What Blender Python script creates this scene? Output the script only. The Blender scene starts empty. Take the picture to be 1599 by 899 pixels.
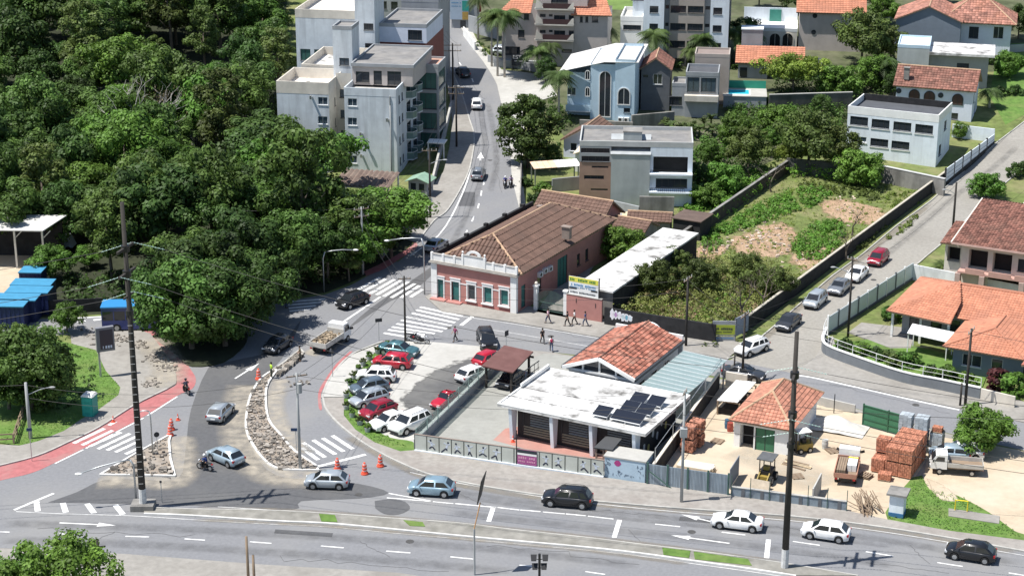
import bpy, bmesh, math, random
from mathutils import Vector as V, Matrix
R = math.radians
random.seed(11)
S = bpy.context.scene
COL = S.collection
# ------------------------------------------------------------------ camera, world, sun, exposure
F = 2950.; CX = 799.5; CY = 449.5; HC = 72.6; PITCH = R(19.1)
cam = bpy.data.objects.new('camera', bpy.data.cameras.new('camera')); COL.objects.link(cam)
cam.location = (0, 0, HC); cam.rotation_euler = (math.pi/2-PITCH, 0, 0)
cam.data.sensor_width = 36; cam.data.lens = 36*F/1599; cam.data.clip_start = 1; cam.data.clip_end = 3000
S.camera = cam
SUN_EL = R(65.5); SHADOW_YAW = R(13)
w = bpy.data.worlds.new('World'); S.world = w; w.use_nodes = True
sky = w.node_tree.nodes.new('ShaderNodeTexSky'); sky.sky_type = 'NISHITA'; sky.sun_disc = False
sky.sun_elevation = SUN_EL
sd = V((-math.cos(SUN_EL)*math.cos(SHADOW_YAW), -math.cos(SUN_EL)*math.sin(SHADOW_YAW), math.sin(SUN_EL)))
sky.sun_rotation = math.atan2(sd.x, sd.y); sky.air_density = 1.0; sky.dust_density = .6; sky.ozone_density = 1.2
bg = w.node_tree.nodes['Background']; bg.inputs[1].default_value = .092
w.node_tree.links.new(sky.outputs[0], bg.inputs[0])
sl = bpy.data.lights.new('sun', 'SUN'); sl.energy = 5.0; sl.angle = R(.53); sl.color = (1, .965, .91)
so = bpy.data.objects.new('sun', sl); COL.objects.link(so)
so.rotation_euler = sd.to_track_quat('Z', 'Y').to_euler(); so.location = (-60, 100, 150)
S.view_settings.view_transform = 'Standard'; S.view_settings.look = 'None'
S.view_settings.exposure = .42; S.view_settings.gamma = 1
S.render.engine = 'CYCLES'; S.cycles.max_bounces = 6; S.cycles.transparent_max_bounces = 8

# ------------------------------------------------------------------ from photo pixels to places on the terrain
Y0 = 262.; KS = .08                       # the land is flat up to Y0, then climbs gently
def gz(y): return KS*max(0., y-Y0)
def ray(u, v):
    a = (u-CX)/F; b = -(v-CY)/F
    return V((a, math.cos(PITCH)+b*math.sin(PITCH), -math.sin(PITCH)+b*math.cos(PITCH)))
def G(u, v, dz=0):
    d = ray(u, v); t = (HC-dz)/-d.z
    if t*d.y > Y0: t = (HC-dz+KS*Y0)/(KS*d.y-d.z)
    return V((t*d.x, t*d.y, HC+t*d.z))
def PZ(u, v, z):
    d = ray(u, v); t = (HC-z)/-d.z
    return V((t*d.x, t*d.y, z))
def PX(p):                                  # world point back to a photo pixel (for tests of where a point falls)
    y = p[1]*math.cos(PITCH)-(p[2]-HC)*math.sin(PITCH); up = p[1]*math.sin(PITCH)+(p[2]-HC)*math.cos(PITCH)
    return (CX+F*p[0]/y, CY-F*up/y)
def SC(u, v):
    p = G(u, v); return F/(p.y*math.cos(PITCH)+(HC-p.z)*math.sin(PITCH))
def HT(u, v, vt):                           # height of something standing at pixel (u, v) whose top shows at row vt
    p = G(u, v); d = ray(u, vt); return HC+p.y/d.y*d.z-p.z

# ------------------------------------------------------------------ materials
MATS = {}
def M(name, col, rough=.8, var=.12, sc=1., bump=0., metal=0., world=False, rnd=0., stain=0., stsc=.15, stcol=None, spec=.4, detail=5., vstreak=0., trans=0., hue=0.):
    if name in MATS: return MATS[name]
    m = bpy.data.materials.new(name); m.use_nodes = True; MATS[name] = m
    nt = m.node_tree; N = nt.nodes; L = nt.links.new; b = N['Principled BSDF']
    b.inputs['Roughness'].default_value = rough; b.inputs['Metallic'].default_value = metal
    b.inputs['Specular IOR Level'].default_value = spec
    if world: src = N.new('ShaderNodeNewGeometry').outputs['Position']
    else: src = N.new('ShaderNodeTexCoord').outputs['Object']
    n1 = N.new('ShaderNodeTexNoise'); n1.inputs['Scale'].default_value = sc; n1.inputs['Detail'].default_value = detail; n1.inputs['Roughness'].default_value = .62
    L(src, n1.inputs['Vector'])
    mr = N.new('ShaderNodeMapRange'); mr.inputs[1].default_value = .3; mr.inputs[2].default_value = .7
    mr.inputs[3].default_value = 1-var; mr.inputs[4].default_value = 1+var
    L(n1.outputs['Fac'], mr.inputs[0])
    fac = mr.outputs[0]
    if rnd:
        at = N.new('ShaderNodeAttribute'); at.attribute_name = 'rnd'
        r2 = N.new('ShaderNodeMapRange'); r2.inputs[3].default_value = 1-rnd; r2.inputs[4].default_value = 1+rnd
        L(at.outputs['Fac'], r2.inputs[0])
        mm = N.new('ShaderNodeMath'); mm.operation = 'MULTIPLY'; L(fac, mm.inputs[0]); L(r2.outputs[0], mm.inputs[1]); fac = mm.outputs[0]
    mx = N.new('ShaderNodeMix'); mx.data_type = 'RGBA'; mx.blend_type = 'MULTIPLY'; mx.inputs[0].default_value = 1
    mx.inputs[6].default_value = (*col, 1); cb = N.new('ShaderNodeCombineColor')
    for k in range(3): L(fac, cb.inputs[k])
    L(cb.outputs[0], mx.inputs[7]); out = mx.outputs[2]
    if stain:
        n2 = N.new('ShaderNodeTexNoise'); n2.inputs['Scale'].default_value = stsc; n2.inputs['Detail'].default_value = 6; n2.inputs['Roughness'].default_value = .6
        if vstreak:
            mp = N.new('ShaderNodeMapping'); mp.inputs['Scale'].default_value = (1, 1, vstreak); L(src, mp.inputs[0]); L(mp.outputs[0], n2.inputs['Vector'])
        else: L(src, n2.inputs['Vector'])
        m2 = N.new('ShaderNodeMapRange'); m2.inputs[1].default_value = .46; m2.inputs[2].default_value = .68; m2.inputs[4].default_value = stain
        L(n2.outputs['Fac'], m2.inputs[0])
        x2 = N.new('ShaderNodeMix'); x2.data_type = 'RGBA'; L(m2.outputs[0], x2.inputs[0]); L(out, x2.inputs[6])
        x2.inputs[7].default_value = (*(stcol or [c*.5 for c in col]), 1); out = x2.outputs[2]
    if hue:
        oi = N.new('ShaderNodeObjectInfo'); hs = N.new('ShaderNodeHueSaturation')
        h = N.new('ShaderNodeMapRange'); h.inputs[3].default_value = .5-hue; h.inputs[4].default_value = .5+hue*.8; L(oi.outputs['Random'], h.inputs[0])
        v_ = N.new('ShaderNodeMapRange'); v_.inputs[3].default_value = .68; v_.inputs[4].default_value = 1.3
        ml = N.new('ShaderNodeMath'); ml.operation = 'MULTIPLY'; ml.inputs[1].default_value = 7.31; fr = N.new('ShaderNodeMath'); fr.operation = 'FRACT'
        L(oi.outputs['Random'], ml.inputs[0]); L(ml.outputs[0], fr.inputs[0]); L(fr.outputs[0], v_.inputs[0])
        L(h.outputs[0], hs.inputs['Hue']); L(v_.outputs[0], hs.inputs['Value']); L(out, hs.inputs['Color']); out = hs.outputs[0]
    L(out, b.inputs['Base Color'])
    if bump:
        bp = N.new('ShaderNodeBump'); bp.inputs['Strength'].default_value = bump; bp.inputs['Distance'].default_value = .05
        L(n1.outputs['Fac'], bp.inputs['Height']); L(bp.outputs[0], b.inputs['Normal'])
    if trans:
        tr = N.new('ShaderNodeBsdfTranslucent'); ms = N.new('ShaderNodeMixShader'); ms.inputs[0].default_value = trans
        L(out, tr.inputs[0]); L(b.outputs[0], ms.inputs[1]); L(tr.outputs[0], ms.inputs[2]); L(ms.outputs[0], N['Material Output'].inputs[0])
    return m
def paintm(name, col, rough=.28, metal=0.):
    if name in MATS: return MATS[name]
    m = M(name, col, rough, .04, 2., metal=metal, spec=.5)
    m.node_tree.nodes['Principled BSDF'].inputs['Coat Weight'].default_value = .6 if max(col) > .08 else .25
    m.node_tree.nodes['Principled BSDF'].inputs['Coat Roughness'].default_value = .092
    return m
def seeglass(name, col, alpha, rough=.05):
    m = M(name, col, rough, .05, 1., spec=.5); nt = m.node_tree; N = nt.nodes
    tr = N.new('ShaderNodeBsdfTransparent'); tr.inputs[0].default_value = (*[min(1, c*.5+.5) for c in col], 1)
    ms = N.new('ShaderNodeMixShader'); ms.inputs[0].default_value = alpha
    nt.links.new(tr.outputs[0], ms.inputs[1]); nt.links.new(N['Principled BSDF'].outputs[0], ms.inputs[2]); nt.links.new(ms.outputs[0], N['Material Output'].inputs[0])
    return m
asph = M('asphalt_old', (.20, .203, .212), .88, .10, 3., .15, world=True, stain=.55, stsc=.09, stcol=(.255, .25, .24))
asph_new = M('asphalt_new', (.098, .099, .103), .86, .14, 2.2, .15, world=True, stain=.5, stsc=.11, stcol=(.15, .148, .142))
conc = M('concrete_pavement', (.29, .275, .25), .9, .14, 1.6, .2, world=True, stain=.6, stsc=.22, stcol=(.2, .185, .165))
conc_l = M('concrete_light', (.44, .43, .40), .9, .1, 1.2, .2, world=True, stain=.5, stsc=.2, stcol=(.33, .32, .29))
pave_b = M('pavement_brown', (.30, .28, .255), .92, .16, 1.8, .25, world=True, stain=.55, stsc=.3, stcol=(.21, .18, .16))
kerbm = M('kerb_concrete', (.42, .41, .38), .9, .16, 1.5, .2, world=True, stain=.4, stsc=.5)
kerbw = M('kerb_whitewash', (.66, .65, .62), .9, .14, 1.5, .2, world=True, stain=.4, stsc=.5)
cobble = M('worn_cobble', (.29, .275, .245), .92, .16, 2.4, .4, world=True, stain=.5, stsc=.12, stcol=(.22, .205, .18))
dirt = M('tan_dirt', (.47, .385, .28), .95, .12, .9, .4, world=True, stain=.6, stsc=.12, stcol=(.57, .5, .4))
soil = M('reddish_soil', (.36, .24, .155), .95, .25, 1.1, .5, world=True, stain=.5, stsc=.3, stcol=(.48, .36, .25))
grass = M('mown_grass', (.10, .185, .035), .95, .3, 1.4, .6, world=True, stain=.5, stsc=.35, stcol=(.17, .19, .065))
weeds = M('rough_grass', (.125, .16, .045), .95, .35, .8, .6, world=True, stain=.55, stsc=.16, stcol=(.3, .25, .14))
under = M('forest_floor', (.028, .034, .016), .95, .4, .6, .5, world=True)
redlane = M('red_cycle_lane', (.38, .135, .135), .9, .16, 1.6, .15, world=True, stain=.75, stsc=.3, stcol=(.34, .21, .195))
paint_w = M('road_paint_white', (.76, .76, .74), .8, .12, 3., .05, world=True, stain=.65, stsc=1.6, stcol=(.38, .38, .38))
paint_wn = M('road_paint_worn', (.52, .52, .51), .85, .16, 2.5, .05, world=True, stain=.7, stsc=1.3, stcol=(.3, .3, .3))
white = M('white_paint', (.80, .80, .78), .75, .06, 1., stain=.18, stsc=.5, vstreak=.25)
whiteb = M('bluish_white_paint', (.74, .80, .86), .75, .06, 1., stain=.4, stsc=1.2, vstreak=.1, stcol=(.5, .53, .56))
roofw = M('white_roof_coat', (.70, .69, .67), .8, .12, 1.4, stain=.95, stsc=.5, stcol=(.1, .095, .085))
aptw = M('weathered_white_render', (.62, .665, .70), .8, .1, .8, stain=.65, stsc=1.1, vstreak=.09, stcol=(.40, .425, .45))
cream = M('cream_render', (.66, .61, .53), .8, .1, .9, stain=.35, stsc=.45, vstreak=.2)
beige = M('beige_render', (.50, .45, .42), .8, .08, .9, stain=.25, stsc=.45, vstreak=.2)
taupe = M('taupe_render', (.40, .35, .31), .8, .08, .9)
greyw = M('grey_render', (.33, .345, .36), .8, .08, .9, stain=.25, stsc=.5, vstreak=.2)
greyg = M('greenish_grey_render', (.42, .45, .44), .8, .08, .9, stain=.25, stsc=.5, vstreak=.2)
dgrey = M('dark_grey_render', (.13, .138, .15), .8, .12, .9, stain=.2, stsc=.5)
bluew = M('pale_blue_render', (.50, .64, .74), .75, .06, 1., stain=.12, stsc=.5, vstreak=.25)
bluegrey = M('blue_grey_render', (.185, .22, .265), .8, .07, 1.)
lav = M('lavender_white_render', (.66, .70, .80), .75, .06, 1., stain=.12, stsc=.5, vstreak=.25)
pinkm = M('salmon_render', (.43, .20, .175), .85, .1, 1., stain=.35, stsc=.5, vstreak=.2, stcol=(.35, .18, .16))
brownw = M('brown_render', (.33, .215, .165), .85, .1, 1.)
oldcon = M('stained_concrete', (.25, .24, .225), .92, .2, .8, .3, stain=.7, stsc=.5, vstreak=.2, stcol=(.1, .098, .09))
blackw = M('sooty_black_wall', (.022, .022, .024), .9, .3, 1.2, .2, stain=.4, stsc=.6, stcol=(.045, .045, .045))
tarroof = M('bitumen_roof', (.20, .195, .19), .9, .2, .8, .2, stain=.6, stsc=.3, stcol=(.33, .31, .28))
dkroof = M('dark_membrane_roof', (.085, .09, .1), .85, .15, .8, .1)
tile_br = M('brown_clay_tile', (.15, .09, .068), .85, .22, 1.2, rnd=.1, stain=.55, stsc=.3, stcol=(.09, .062, .05))
tile_or = M('orange_clay_tile', (.47, .2, .122), .82, .14, .6, rnd=.14, stain=.55, stsc=.35, stcol=(.36, .17, .115))
tile_rd = M('mottled_red_tile', (.31, .115, .078), .85, .3, .9, rnd=.6, stain=.55, stsc=.9, stcol=(.40, .25, .19))
tile_rb = M('weathered_red_brown_tile', (.215, .10, .075), .85, .28, .8, rnd=.42, stain=.45, stsc=.5, stcol=(.2, .12, .09))
ridgem = M('ridge_tile', (.46, .31, .2), .85, .2, 1.)
glass = M('dark_window_glass', (.03, .037, .045), .08, .2, .5, spec=.6)
glass2 = M('blue_window_glass', (.06, .085, .11), .06, .2, .5, spec=.6)
glassg = M('green_tinted_glass', (.06, .14, .12), .1, .2, .5, spec=.5)
darkin = M('dark_interior', (.02, .019, .019), .9, .2, 1.)
framew = M('white_frame', (.74, .74, .73), .6, .05, 1.)
frameb = M('dark_frame', (.04, .04, .042), .5, .1, 1.)
steel = M('galvanised_steel', (.45, .47, .48), .4, .1, 2., metal=.6)
blackmet = M('black_metal', (.02, .02, .022), .45, .1, 2.)
wood = M('weathered_wood', (.27, .2, .14), .9, .2, 2., stain=.4, stsc=1.)
palew = M('pale_new_wood', (.62, .5, .34), .85, .12, 2.)
darkwood = M('tarred_wood_pole', (.045, .04, .036), .9, .25, 2., stain=.3, stsc=1.)
polec = M('concrete_pole', (.36, .37, .37), .85, .1, 2., stain=.3, stsc=1.)
wirem = M('wire_black', (.02, .02, .02), .6, .05, 1.)
insul = M('insulator_glass', (.42, .58, .53), .25, .1, 3.)
rubber = M('rubber', (.018, .018, .019), .85, .1, 4.)
rimm = M('alloy_rim', (.42, .43, .44), .35, .1, 3., metal=.7)
carglass = M('car_glass', (.018, .022, .027), .05, .05, 1., spec=.7)
lampw = M('headlamp', (.75, .76, .78), .15, .03, 1.)
lampr = M('tail_lamp', (.35, .02, .02), .25, .03, 1.)
trimb = M('black_trim', (.025, .025, .027), .6, .1, 1.)
orangep = M('orange_plastic', (.75, .115, .06), .55, .08, 3.)
bark = M('bark', (.14, .115, .09), .9, .3, 2., .4)
barkp = M('pale_bark', (.42, .39, .35), .9, .2, 2., .4)
def leafm(n, c, rnd=.4, hue=.012): return M(n, c, .55, .25, .35, rnd=rnd, trans=.25, hue=hue, spec=.25)
lf_forest = leafm('leaf_forest', (.078, .138, .029), .45, .016)
lf_bright = leafm('leaf_bright', (.098, .19, .03), .4, .014)
lf_dark = leafm('leaf_dark', (.05, .094, .021), .45, .012)
lf_olive = leafm('leaf_olive', (.088, .125, .03), .4, .012)
lf_yell = leafm('leaf_yellow_green', (.155, .21, .032), .35, .012)
lf_palm = leafm('leaf_palm', (.075, .115, .032), .4, .015)
lf_dry = leafm('leaf_dry', (.19, .16, .075), .45, .02)
lf_red = leafm('leaf_red', (.065, .02, .018), .5, .02)

# ------------------------------------------------------------------ mesh and object helpers
def prop(o, label=None, cat=None, group=None, kind=None):
    if label: o['label'] = label
    if cat: o['category'] = cat
    if group: o['group'] = group
    if kind: o['kind'] = kind
    return o
def empty(name, loc, rz, label, cat, group=None):
    o = bpy.data.objects.new(name, None); COL.objects.link(o); o.empty_display_size = .3
    o.location = loc; o.rotation_euler = (0, 0, rz); return prop(o, label, cat, group)
class MB:
    def __init__(s): s.v = []; s.f = []; s.mi = []; s.r = []; s.cur = 0; s.useR = False
    def add(s, vs, fs, r=None):
        b = len(s.v); s.v += [tuple(p) for p in vs]
        for f in fs: s.f.append([b+i for i in f]); s.mi.append(s.cur); s.r.append(random.random() if r is None else r)
        return s
    def box(s, x0, x1, y0, y1, z0, z1):
        return s.add([(x0, y0, z0), (x1, y0, z0), (x1, y1, z0), (x0, y1, z0), (x0, y0, z1), (x1, y0, z1), (x1, y1, z1), (x0, y1, z1)],
                     [(3, 2, 1, 0), (4, 5, 6, 7), (0, 1, 5, 4), (1, 2, 6, 5), (2, 3, 7, 6), (3, 0, 4, 7)])
    def bar(s, p, q, w, h, up=V((0, 0, 1))):
        p = V(p); q = V(q); d = (q-p).normalized()
        a = d.cross(up)
        if a.length < 1e-4: a = d.cross(V((1, 0, 0)))
        a = a.normalized()*w/2; c = a.cross(d).normalized()*h/2
        vs = [p-a-c, p+a-c, p+a+c, p-a+c, q-a-c, q+a-c, q+a+c, q-a+c]
        return s.add(vs, [(0, 1, 2, 3), (7, 6, 5, 4), (0, 4, 5, 1), (1, 5, 6, 2), (2, 6, 7, 3), (3, 7, 4, 0)])
    def prism(s, poly, z0, z1, bottom=True):
        n = len(poly); vs = [(p[0], p[1], z0) for p in poly]+[(p[0], p[1], z1) for p in poly]
        fs = [list(range(n, 2*n))]+[(i, (i+1) % n, n+(i+1) % n, n+i) for i in range(n)]
        if bottom: fs.append(list(range(n-1, -1, -1)))
        return s.add(vs, fs)
    def poly(s, pts): return s.add(pts, [list(range(len(pts)))])
    def slab(s, pts, t):
        pts = [V(p) for p in pts]; n = (pts[1]-pts[0]).cross(pts[2]-pts[0]).normalized()*t; k = len(pts)
        return s.add(pts+[p-n for p in pts], [list(range(k)), list(range(2*k-1, k-1, -1))]+[(i, k+i, k+(i+1) % k, (i+1) % k) for i in range(k)])
    def tube(s, pts, r, n=6, caps=True):
        pts = [V(p) for p in pts]; m = len(pts); rr = r if isinstance(r, (list, tuple)) else [r]*m
        vs = []; a = None
        for i, p in enumerate(pts):
            d = (pts[min(i+1, m-1)]-pts[max(i-1, 0)])
            d = d.normalized() if d.length > 1e-9 else V((0, 0, 1))
            if a is None:
                a = d.cross(V((0, 0, 1)))
                if a.length < 1e-3: a = d.cross(V((1, 0, 0)))
            a = (a-d*a.dot(d)).normalized(); b = d.cross(a)
            for k in range(n):
                t = 2*math.pi*k/n; vs.append(p+a*math.cos(t)*rr[i]+b*math.sin(t)*rr[i])
        fs = [(i*n+k, i*n+(k+1) % n, (i+1)*n+(k+1) % n, (i+1)*n+k) for i in range(m-1) for k in range(n)]
        if caps: fs += [list(range(n-1, -1, -1)), list(range((m-1)*n, m*n))]
        return s.add(vs, fs)
    def ball(s, c, r, n=8, m=5, sq=(1, 1, 1)):
        c = V(c); vs = [c+V((0, 0, -r*sq[2]))]
        for i in range(1, m):
            t = math.pi*i/m-math.pi/2
            for k in range(n):
                p = 2*math.pi*k/n; vs.append(c+V((r*sq[0]*math.cos(t)*math.cos(p), r*sq[1]*math.cos(t)*math.sin(p), r*sq[2]*math.sin(t))))
        vs.append(c+V((0, 0, r*sq[2]))); fs = [(0, 1+(k+1) % n, 1+k) for k in range(n)]
        for i in range(m-2): fs += [(1+i*n+k, 1+i*n+(k+1) % n, 1+(i+1)*n+(k+1) % n, 1+(i+1)*n+k) for k in range(n)]
        e = len(vs)-1; fs += [(e, 1+(m-2)*n+k, 1+(m-2)*n+(k+1) % n) for k in range(n)]
        return s.add(vs, fs)
    def rock(s, c, r):
        c = V(c); vs = []
        for sx in (-1, 1):
            for sy in (-1, 1):
                for sz in (-1, 1):
                    vs.append(c+V((sx*r*random.uniform(.4, 1), sy*r*random.uniform(.4, 1), sz*r*random.uniform(.25, .7))))
        return s.add(vs, [(0, 1, 3, 2), (4, 6, 7, 5), (0, 4, 5, 1), (2, 3, 7, 6), (0, 2, 6, 4), (1, 5, 7, 3)])
    def mesh(s, name, mats, smooth=False, rnd=False):
        me = bpy.data.meshes.new(name); me.from_pydata(s.v, [], s.f)
        for m in (mats if isinstance(mats, (list, tuple)) else [mats]): me.materials.append(m)
        if any(s.mi): me.polygons.foreach_set('material_index', s.mi)
        if smooth: me.polygons.foreach_set('use_smooth', [True]*len(s.f))
        if rnd or s.useR:
            at = me.attributes.new('rnd', 'FLOAT', 'FACE'); at.data.foreach_set('value', s.r)
        me.update(); return me
    def build(s, name, mats, parent=None, smooth=False, rnd=False, loc=None, recenter=True):
        if parent is None and recenter and loc is None and s.v:
            xs = [p[0] for p in s.v]; ys = [p[1] for p in s.v]; zs = [p[2] for p in s.v]
            loc = V(((min(xs)+max(xs))/2, (min(ys)+max(ys))/2, min(zs)))
            s.v = [(p[0]-loc.x, p[1]-loc.y, p[2]-loc.z) for p in s.v]
        o = bpy.data.objects.new(name, s.mesh(name, mats, smooth, rnd)); COL.objects.link(o)
        if parent: o.parent = parent
        if loc is not None: o.location = loc
        return o
def inst(name, me, parent, loc=(0, 0, 0), rz=0, scale=None):
    o = bpy.data.objects.new(name, me); COL.objects.link(o); o.parent = parent; o.location = loc; o.rotation_euler = (0, 0, rz)
    if scale: o.scale = scale
    return o
def copy_tree(o, parent=None):
    c = o.copy(); COL.objects.link(c); c.parent = parent
    for ch in o.children: copy_tree(ch, c)
    return c
# ---- ground sheets that follow the terrain
def sheet(name, pts, z, mat, parent=None, kind='structure', thick=0., side=None):
    bm = bmesh.new(); vs = [bm.verts.new((p[0], p[1], 0)) for p in pts]
    f = bm.faces.new(vs); f.normal_update()
    if f.normal.z < 0: f.normal_flip()
    ys = [p[1] for p in pts]
    bmesh.ops.triangulate(bm, faces=bm.faces[:])
    if max(ys) > Y0 > min(ys): bmesh.ops.bisect_plane(bm, geom=bm.verts[:]+bm.edges[:]+bm.faces[:], plane_co=(0, Y0, 0), plane_no=(0, 1, 0), dist=1e-5)
    for f in bm.faces:
        if f.normal.z < 0: f.normal_flip()
    if thick:
        r = bmesh.ops.extrude_face_region(bm, geom=bm.faces[:])
        up = {e for e in r['geom'] if isinstance(e, bmesh.types.BMVert)}
        for v in bm.verts: v.co.z = z+gz(v.co.y)+(thick if v in up else -.05)
    else:
        for v in bm.verts: v.co.z = z+gz(v.co.y)
    bm.normal_update()
    me = bpy.data.meshes.new(name); bm.to_mesh(me); bm.free(); me.materials.append(mat)
    o = bpy.data.objects.new(name, me); COL.objects.link(o)
    if parent: o.parent = parent
    elif kind: o['kind'] = kind
    return o
def PL(s): return [G(*p) for p in s]
def smooth_line(pts, k=6):
    out = []; n = len(pts)
    for i in range(n-1):
        p0 = V(pts[max(i-1, 0)]); p1 = V(pts[i]); p2 = V(pts[i+1]); p3 = V(pts[min(i+2, n-1)])
        for j in range(k):
            t = j/k; out.append(.5*((2*p1)+(p2-p0)*t+(2*p0-5*p1+4*p2-p3)*t*t+(3*p1-p0-3*p2+p3)*t**3))
    out.append(V(pts[-1])); return out
def offs(pts, d):
    out = []
    for i, p in enumerate(pts):
        t = (pts[min(i+1, len(pts)-1)]-pts[max(i-1, 0)]); t = V((t.x, t.y, 0)).normalized(); out.append(p+V((-t.y, t.x, 0))*d)
    return out
def strip(name, pts, wd, z, mat, parent=None, thick=0., kind='structure'):
    pts = [V((p[0], p[1], 0)) for p in pts]
    return sheet(name, offs(pts, wd/2)+offs(pts, -wd/2)[::-1], z, mat, parent, kind, thick)
# ---- buildings
class Bld:
    def __init__(s, name, label, cat, px, yaw, z=None, group=None, loc=None):
        p = G(*px) if loc is None else V(loc)
        if z is not None: p.z = z
        s.p = p; s.a = R(yaw); s.o = empty(name, p, s.a, label, cat, group)
        s.ux = V((math.cos(s.a), math.sin(s.a), 0)); s.uy = V((-math.sin(s.a), math.cos(s.a), 0))
    def L(s, P): d = P-s.p; return V((d.dot(s.ux), d.dot(s.uy), d.z))
    def Wd(s, x, y, z=0): return s.p+s.ux*x+s.uy*y+V((0, 0, z))
    def f(s, u, v, y=0.):                                     # pixel -> (x, z) on the plane local y
        d = ray(u, v); o = V((0, 0, HC))-s.p; t = (y-o.dot(s.uy))/d.dot(s.uy); q = o+d*t; return q.dot(s.ux), q.z
    def r(s, u, v, x=0.):                                     # pixel -> (y, z) on the plane local x
        d = ray(u, v); o = V((0, 0, HC))-s.p; t = (x-o.dot(s.ux))/d.dot(s.ux); q = o+d*t; return q.dot(s.uy), q.z
    def t(s, u, v, z=0.):                                     # pixel -> (x, y) at local height z
        q = s.L(PZ(u, v, s.p.z+z)); return q.x, q.y
    def fr(s, u0, v0, u1, v1, y=0.):
        c = s.f((u0+u1)/2, (v0+v1)/2, y); a = s.f(u0, (v0+v1)/2, y)[0]; b = s.f(u1, (v0+v1)/2, y)[0]
        return (a, b, s.f((u0+u1)/2, v1, y)[1], s.f((u0+u1)/2, v0, y)[1])
    def rr(s, u0, v0, u1, v1, x=0.):
        a = s.r(u0, (v0+v1)/2, x)[0]; b = s.r(u1, (v0+v1)/2, x)[0]
        return (min(a, b), max(a, b), s.r((u0+u1)/2, v1, x)[1], s.r((u0+u1)/2, v0, x)[1])
    def box(s, name, x0, x1, y0, y1, z0, z1, mat, parent=None): return MB().box(x0, x1, y0, y1, z0, z1).build(name, mat, parent or s.o)
    def face(s, side, c, a0, a1, z0, z1, mat, rects=(), dep=.14, name='wall'):
        # side f: plane y=c spanning x a0..a1; b: the back; l/r: plane x=c spanning y a0..a1. rects = openings (a0, a1, z0, z1, kind)
        P = {'f': lambda a, z, d: (a, c+d, z), 'b': lambda a, z, d: (a, c-d, z), 'l': lambda a, z, d: (c+d, a, z), 'r': lambda a, z, d: (c-d, a, z)}[side]
        rs = [r for r in rects if r[1] > r[0] and r[3] > r[2]]
        xs = sorted({a0, a1, *[min(max(q, a0), a1) for r in rs for q in r[:2]]}); zs = sorted({z0, z1, *[min(max(q, z0), z1) for r in rs for q in r[2:4]]})
        m = MB()
        def quad(A, B, C_, D): m.add([A, B, C_, D], [(0, 1, 2, 3)] if side in 'fr' else [(3, 2, 1, 0)])
        for i in range(len(xs)-1):
            for j in range(len(zs)-1):
                mx = (xs[i]+xs[i+1])/2; mz = (zs[j]+zs[j+1])/2
                if any(r[0] < mx < r[1] and r[2] < mz < r[3] for r in rs): continue
                quad(P(xs[i], zs[j], 0), P(xs[i+1], zs[j], 0), P(xs[i+1], zs[j+1], 0), P(xs[i], zs[j+1], 0))
        for r in rs:
            k = r[4] if len(r) > 4 else 'w'; d = 1.1 if k == 'o' else dep
            b0, b1, c0, c1 = r[:4]
            quad(P(b0, c0, 0), P(b0, c0, d), P(b0, c1, d), P(b0, c1, 0)); quad(P(b1, c0, d), P(b1, c0, 0), P(b1, c1, 0), P(b1, c1, d))
            quad(P(b0, c0, d), P(b0, c0, 0), P(b1, c0, 0), P(b1, c0, d)); quad(P(b0, c1, 0), P(b0, c1, d), P(b1, c1, d), P(b1, c1, 0))
        wl = m.build(name, mat, s.o)
        for r in rs: s.opening(P, side, r, dep)
        return wl
    def opening(s, P, side, r, dep):
        k = r[4] if len(r) > 4 else 'w'; b0, b1, c0, c1 = r[:4]; fm = framew; gm = glass; nm = 'window'
        if k == 'b': fm = frameb
        if k == 'B': fm = frameb; gm = glass2
        if k == 'W': gm = glass2
        if k == 'o':
            m = MB(); m.add([P(b0, c0, 1.08), P(b1, c0, 1.08), P(b1, c1, 1.08), P(b0, c1, 1.08)], [(0, 1, 2, 3)]); m.build('recess', darkin, s.o); return
        if isinstance(k, tuple): fm, gm, nm = k
        t = .06; m = MB()
        def bx(a0, a1, z0, z1, d0, d1):
            p = P(a0, z0, d0); q = P(a1, z1, d1); m.box(min(p[0], q[0]), max(p[0], q[0]), min(p[1], q[1]), max(p[1], q[1]), min(p[2], q[2]), max(p[2], q[2]))
        d0, d1 = dep-.07, dep-.005
        bx(b0, b0+t, c0, c1, d0, d1); bx(b1-t, b1, c0, c1, d0, d1); bx(b0+t, b1-t, c0, c0+t, d0, d1); bx(b0+t, b1-t, c1-t, c1, d0, d1)
        nx = max(1, int(round((b1-b0)/.85)))
        for i in range(1, nx): x = b0+(b1-b0)*i/nx; bx(x-.025, x+.025, c0+t, c1-t, d0+.01, d1)
        if nm == 'window' and (c1-c0) > .7: bx(b0-.06, b1+.06, c0-.07, c0-.005, -.07, .05)
        w_ = m.build(nm, fm, s.o)
        g_ = MB(); g_.add([P(b0+.01, c0+.01, dep-.03), P(b1-.01, c0+.01, dep-.03), P(b1-.01, c1-.01, dep-.03), P(b0+.01, c1-.01, dep-.03)], [(0, 1, 2, 3)] if side in 'fr' else [(3, 2, 1, 0)])
        g_.build('pane' if nm == 'window' else 'leaf_panel', gm, w_)
    def block(s, x0, x1, y0, y1, z0, z1, mat, f=(), r=(), l=(), side=None):
        s.face('f', y0, x0, x1, z0, z1, mat, f); s.face('r', x1, y0, y1, z0, z1, side or mat, r)
        s.face('l', x0, y0, y1, z0, z1, side or mat, l); s.face('b', y1, x0, x1, z0, z1, mat)
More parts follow.
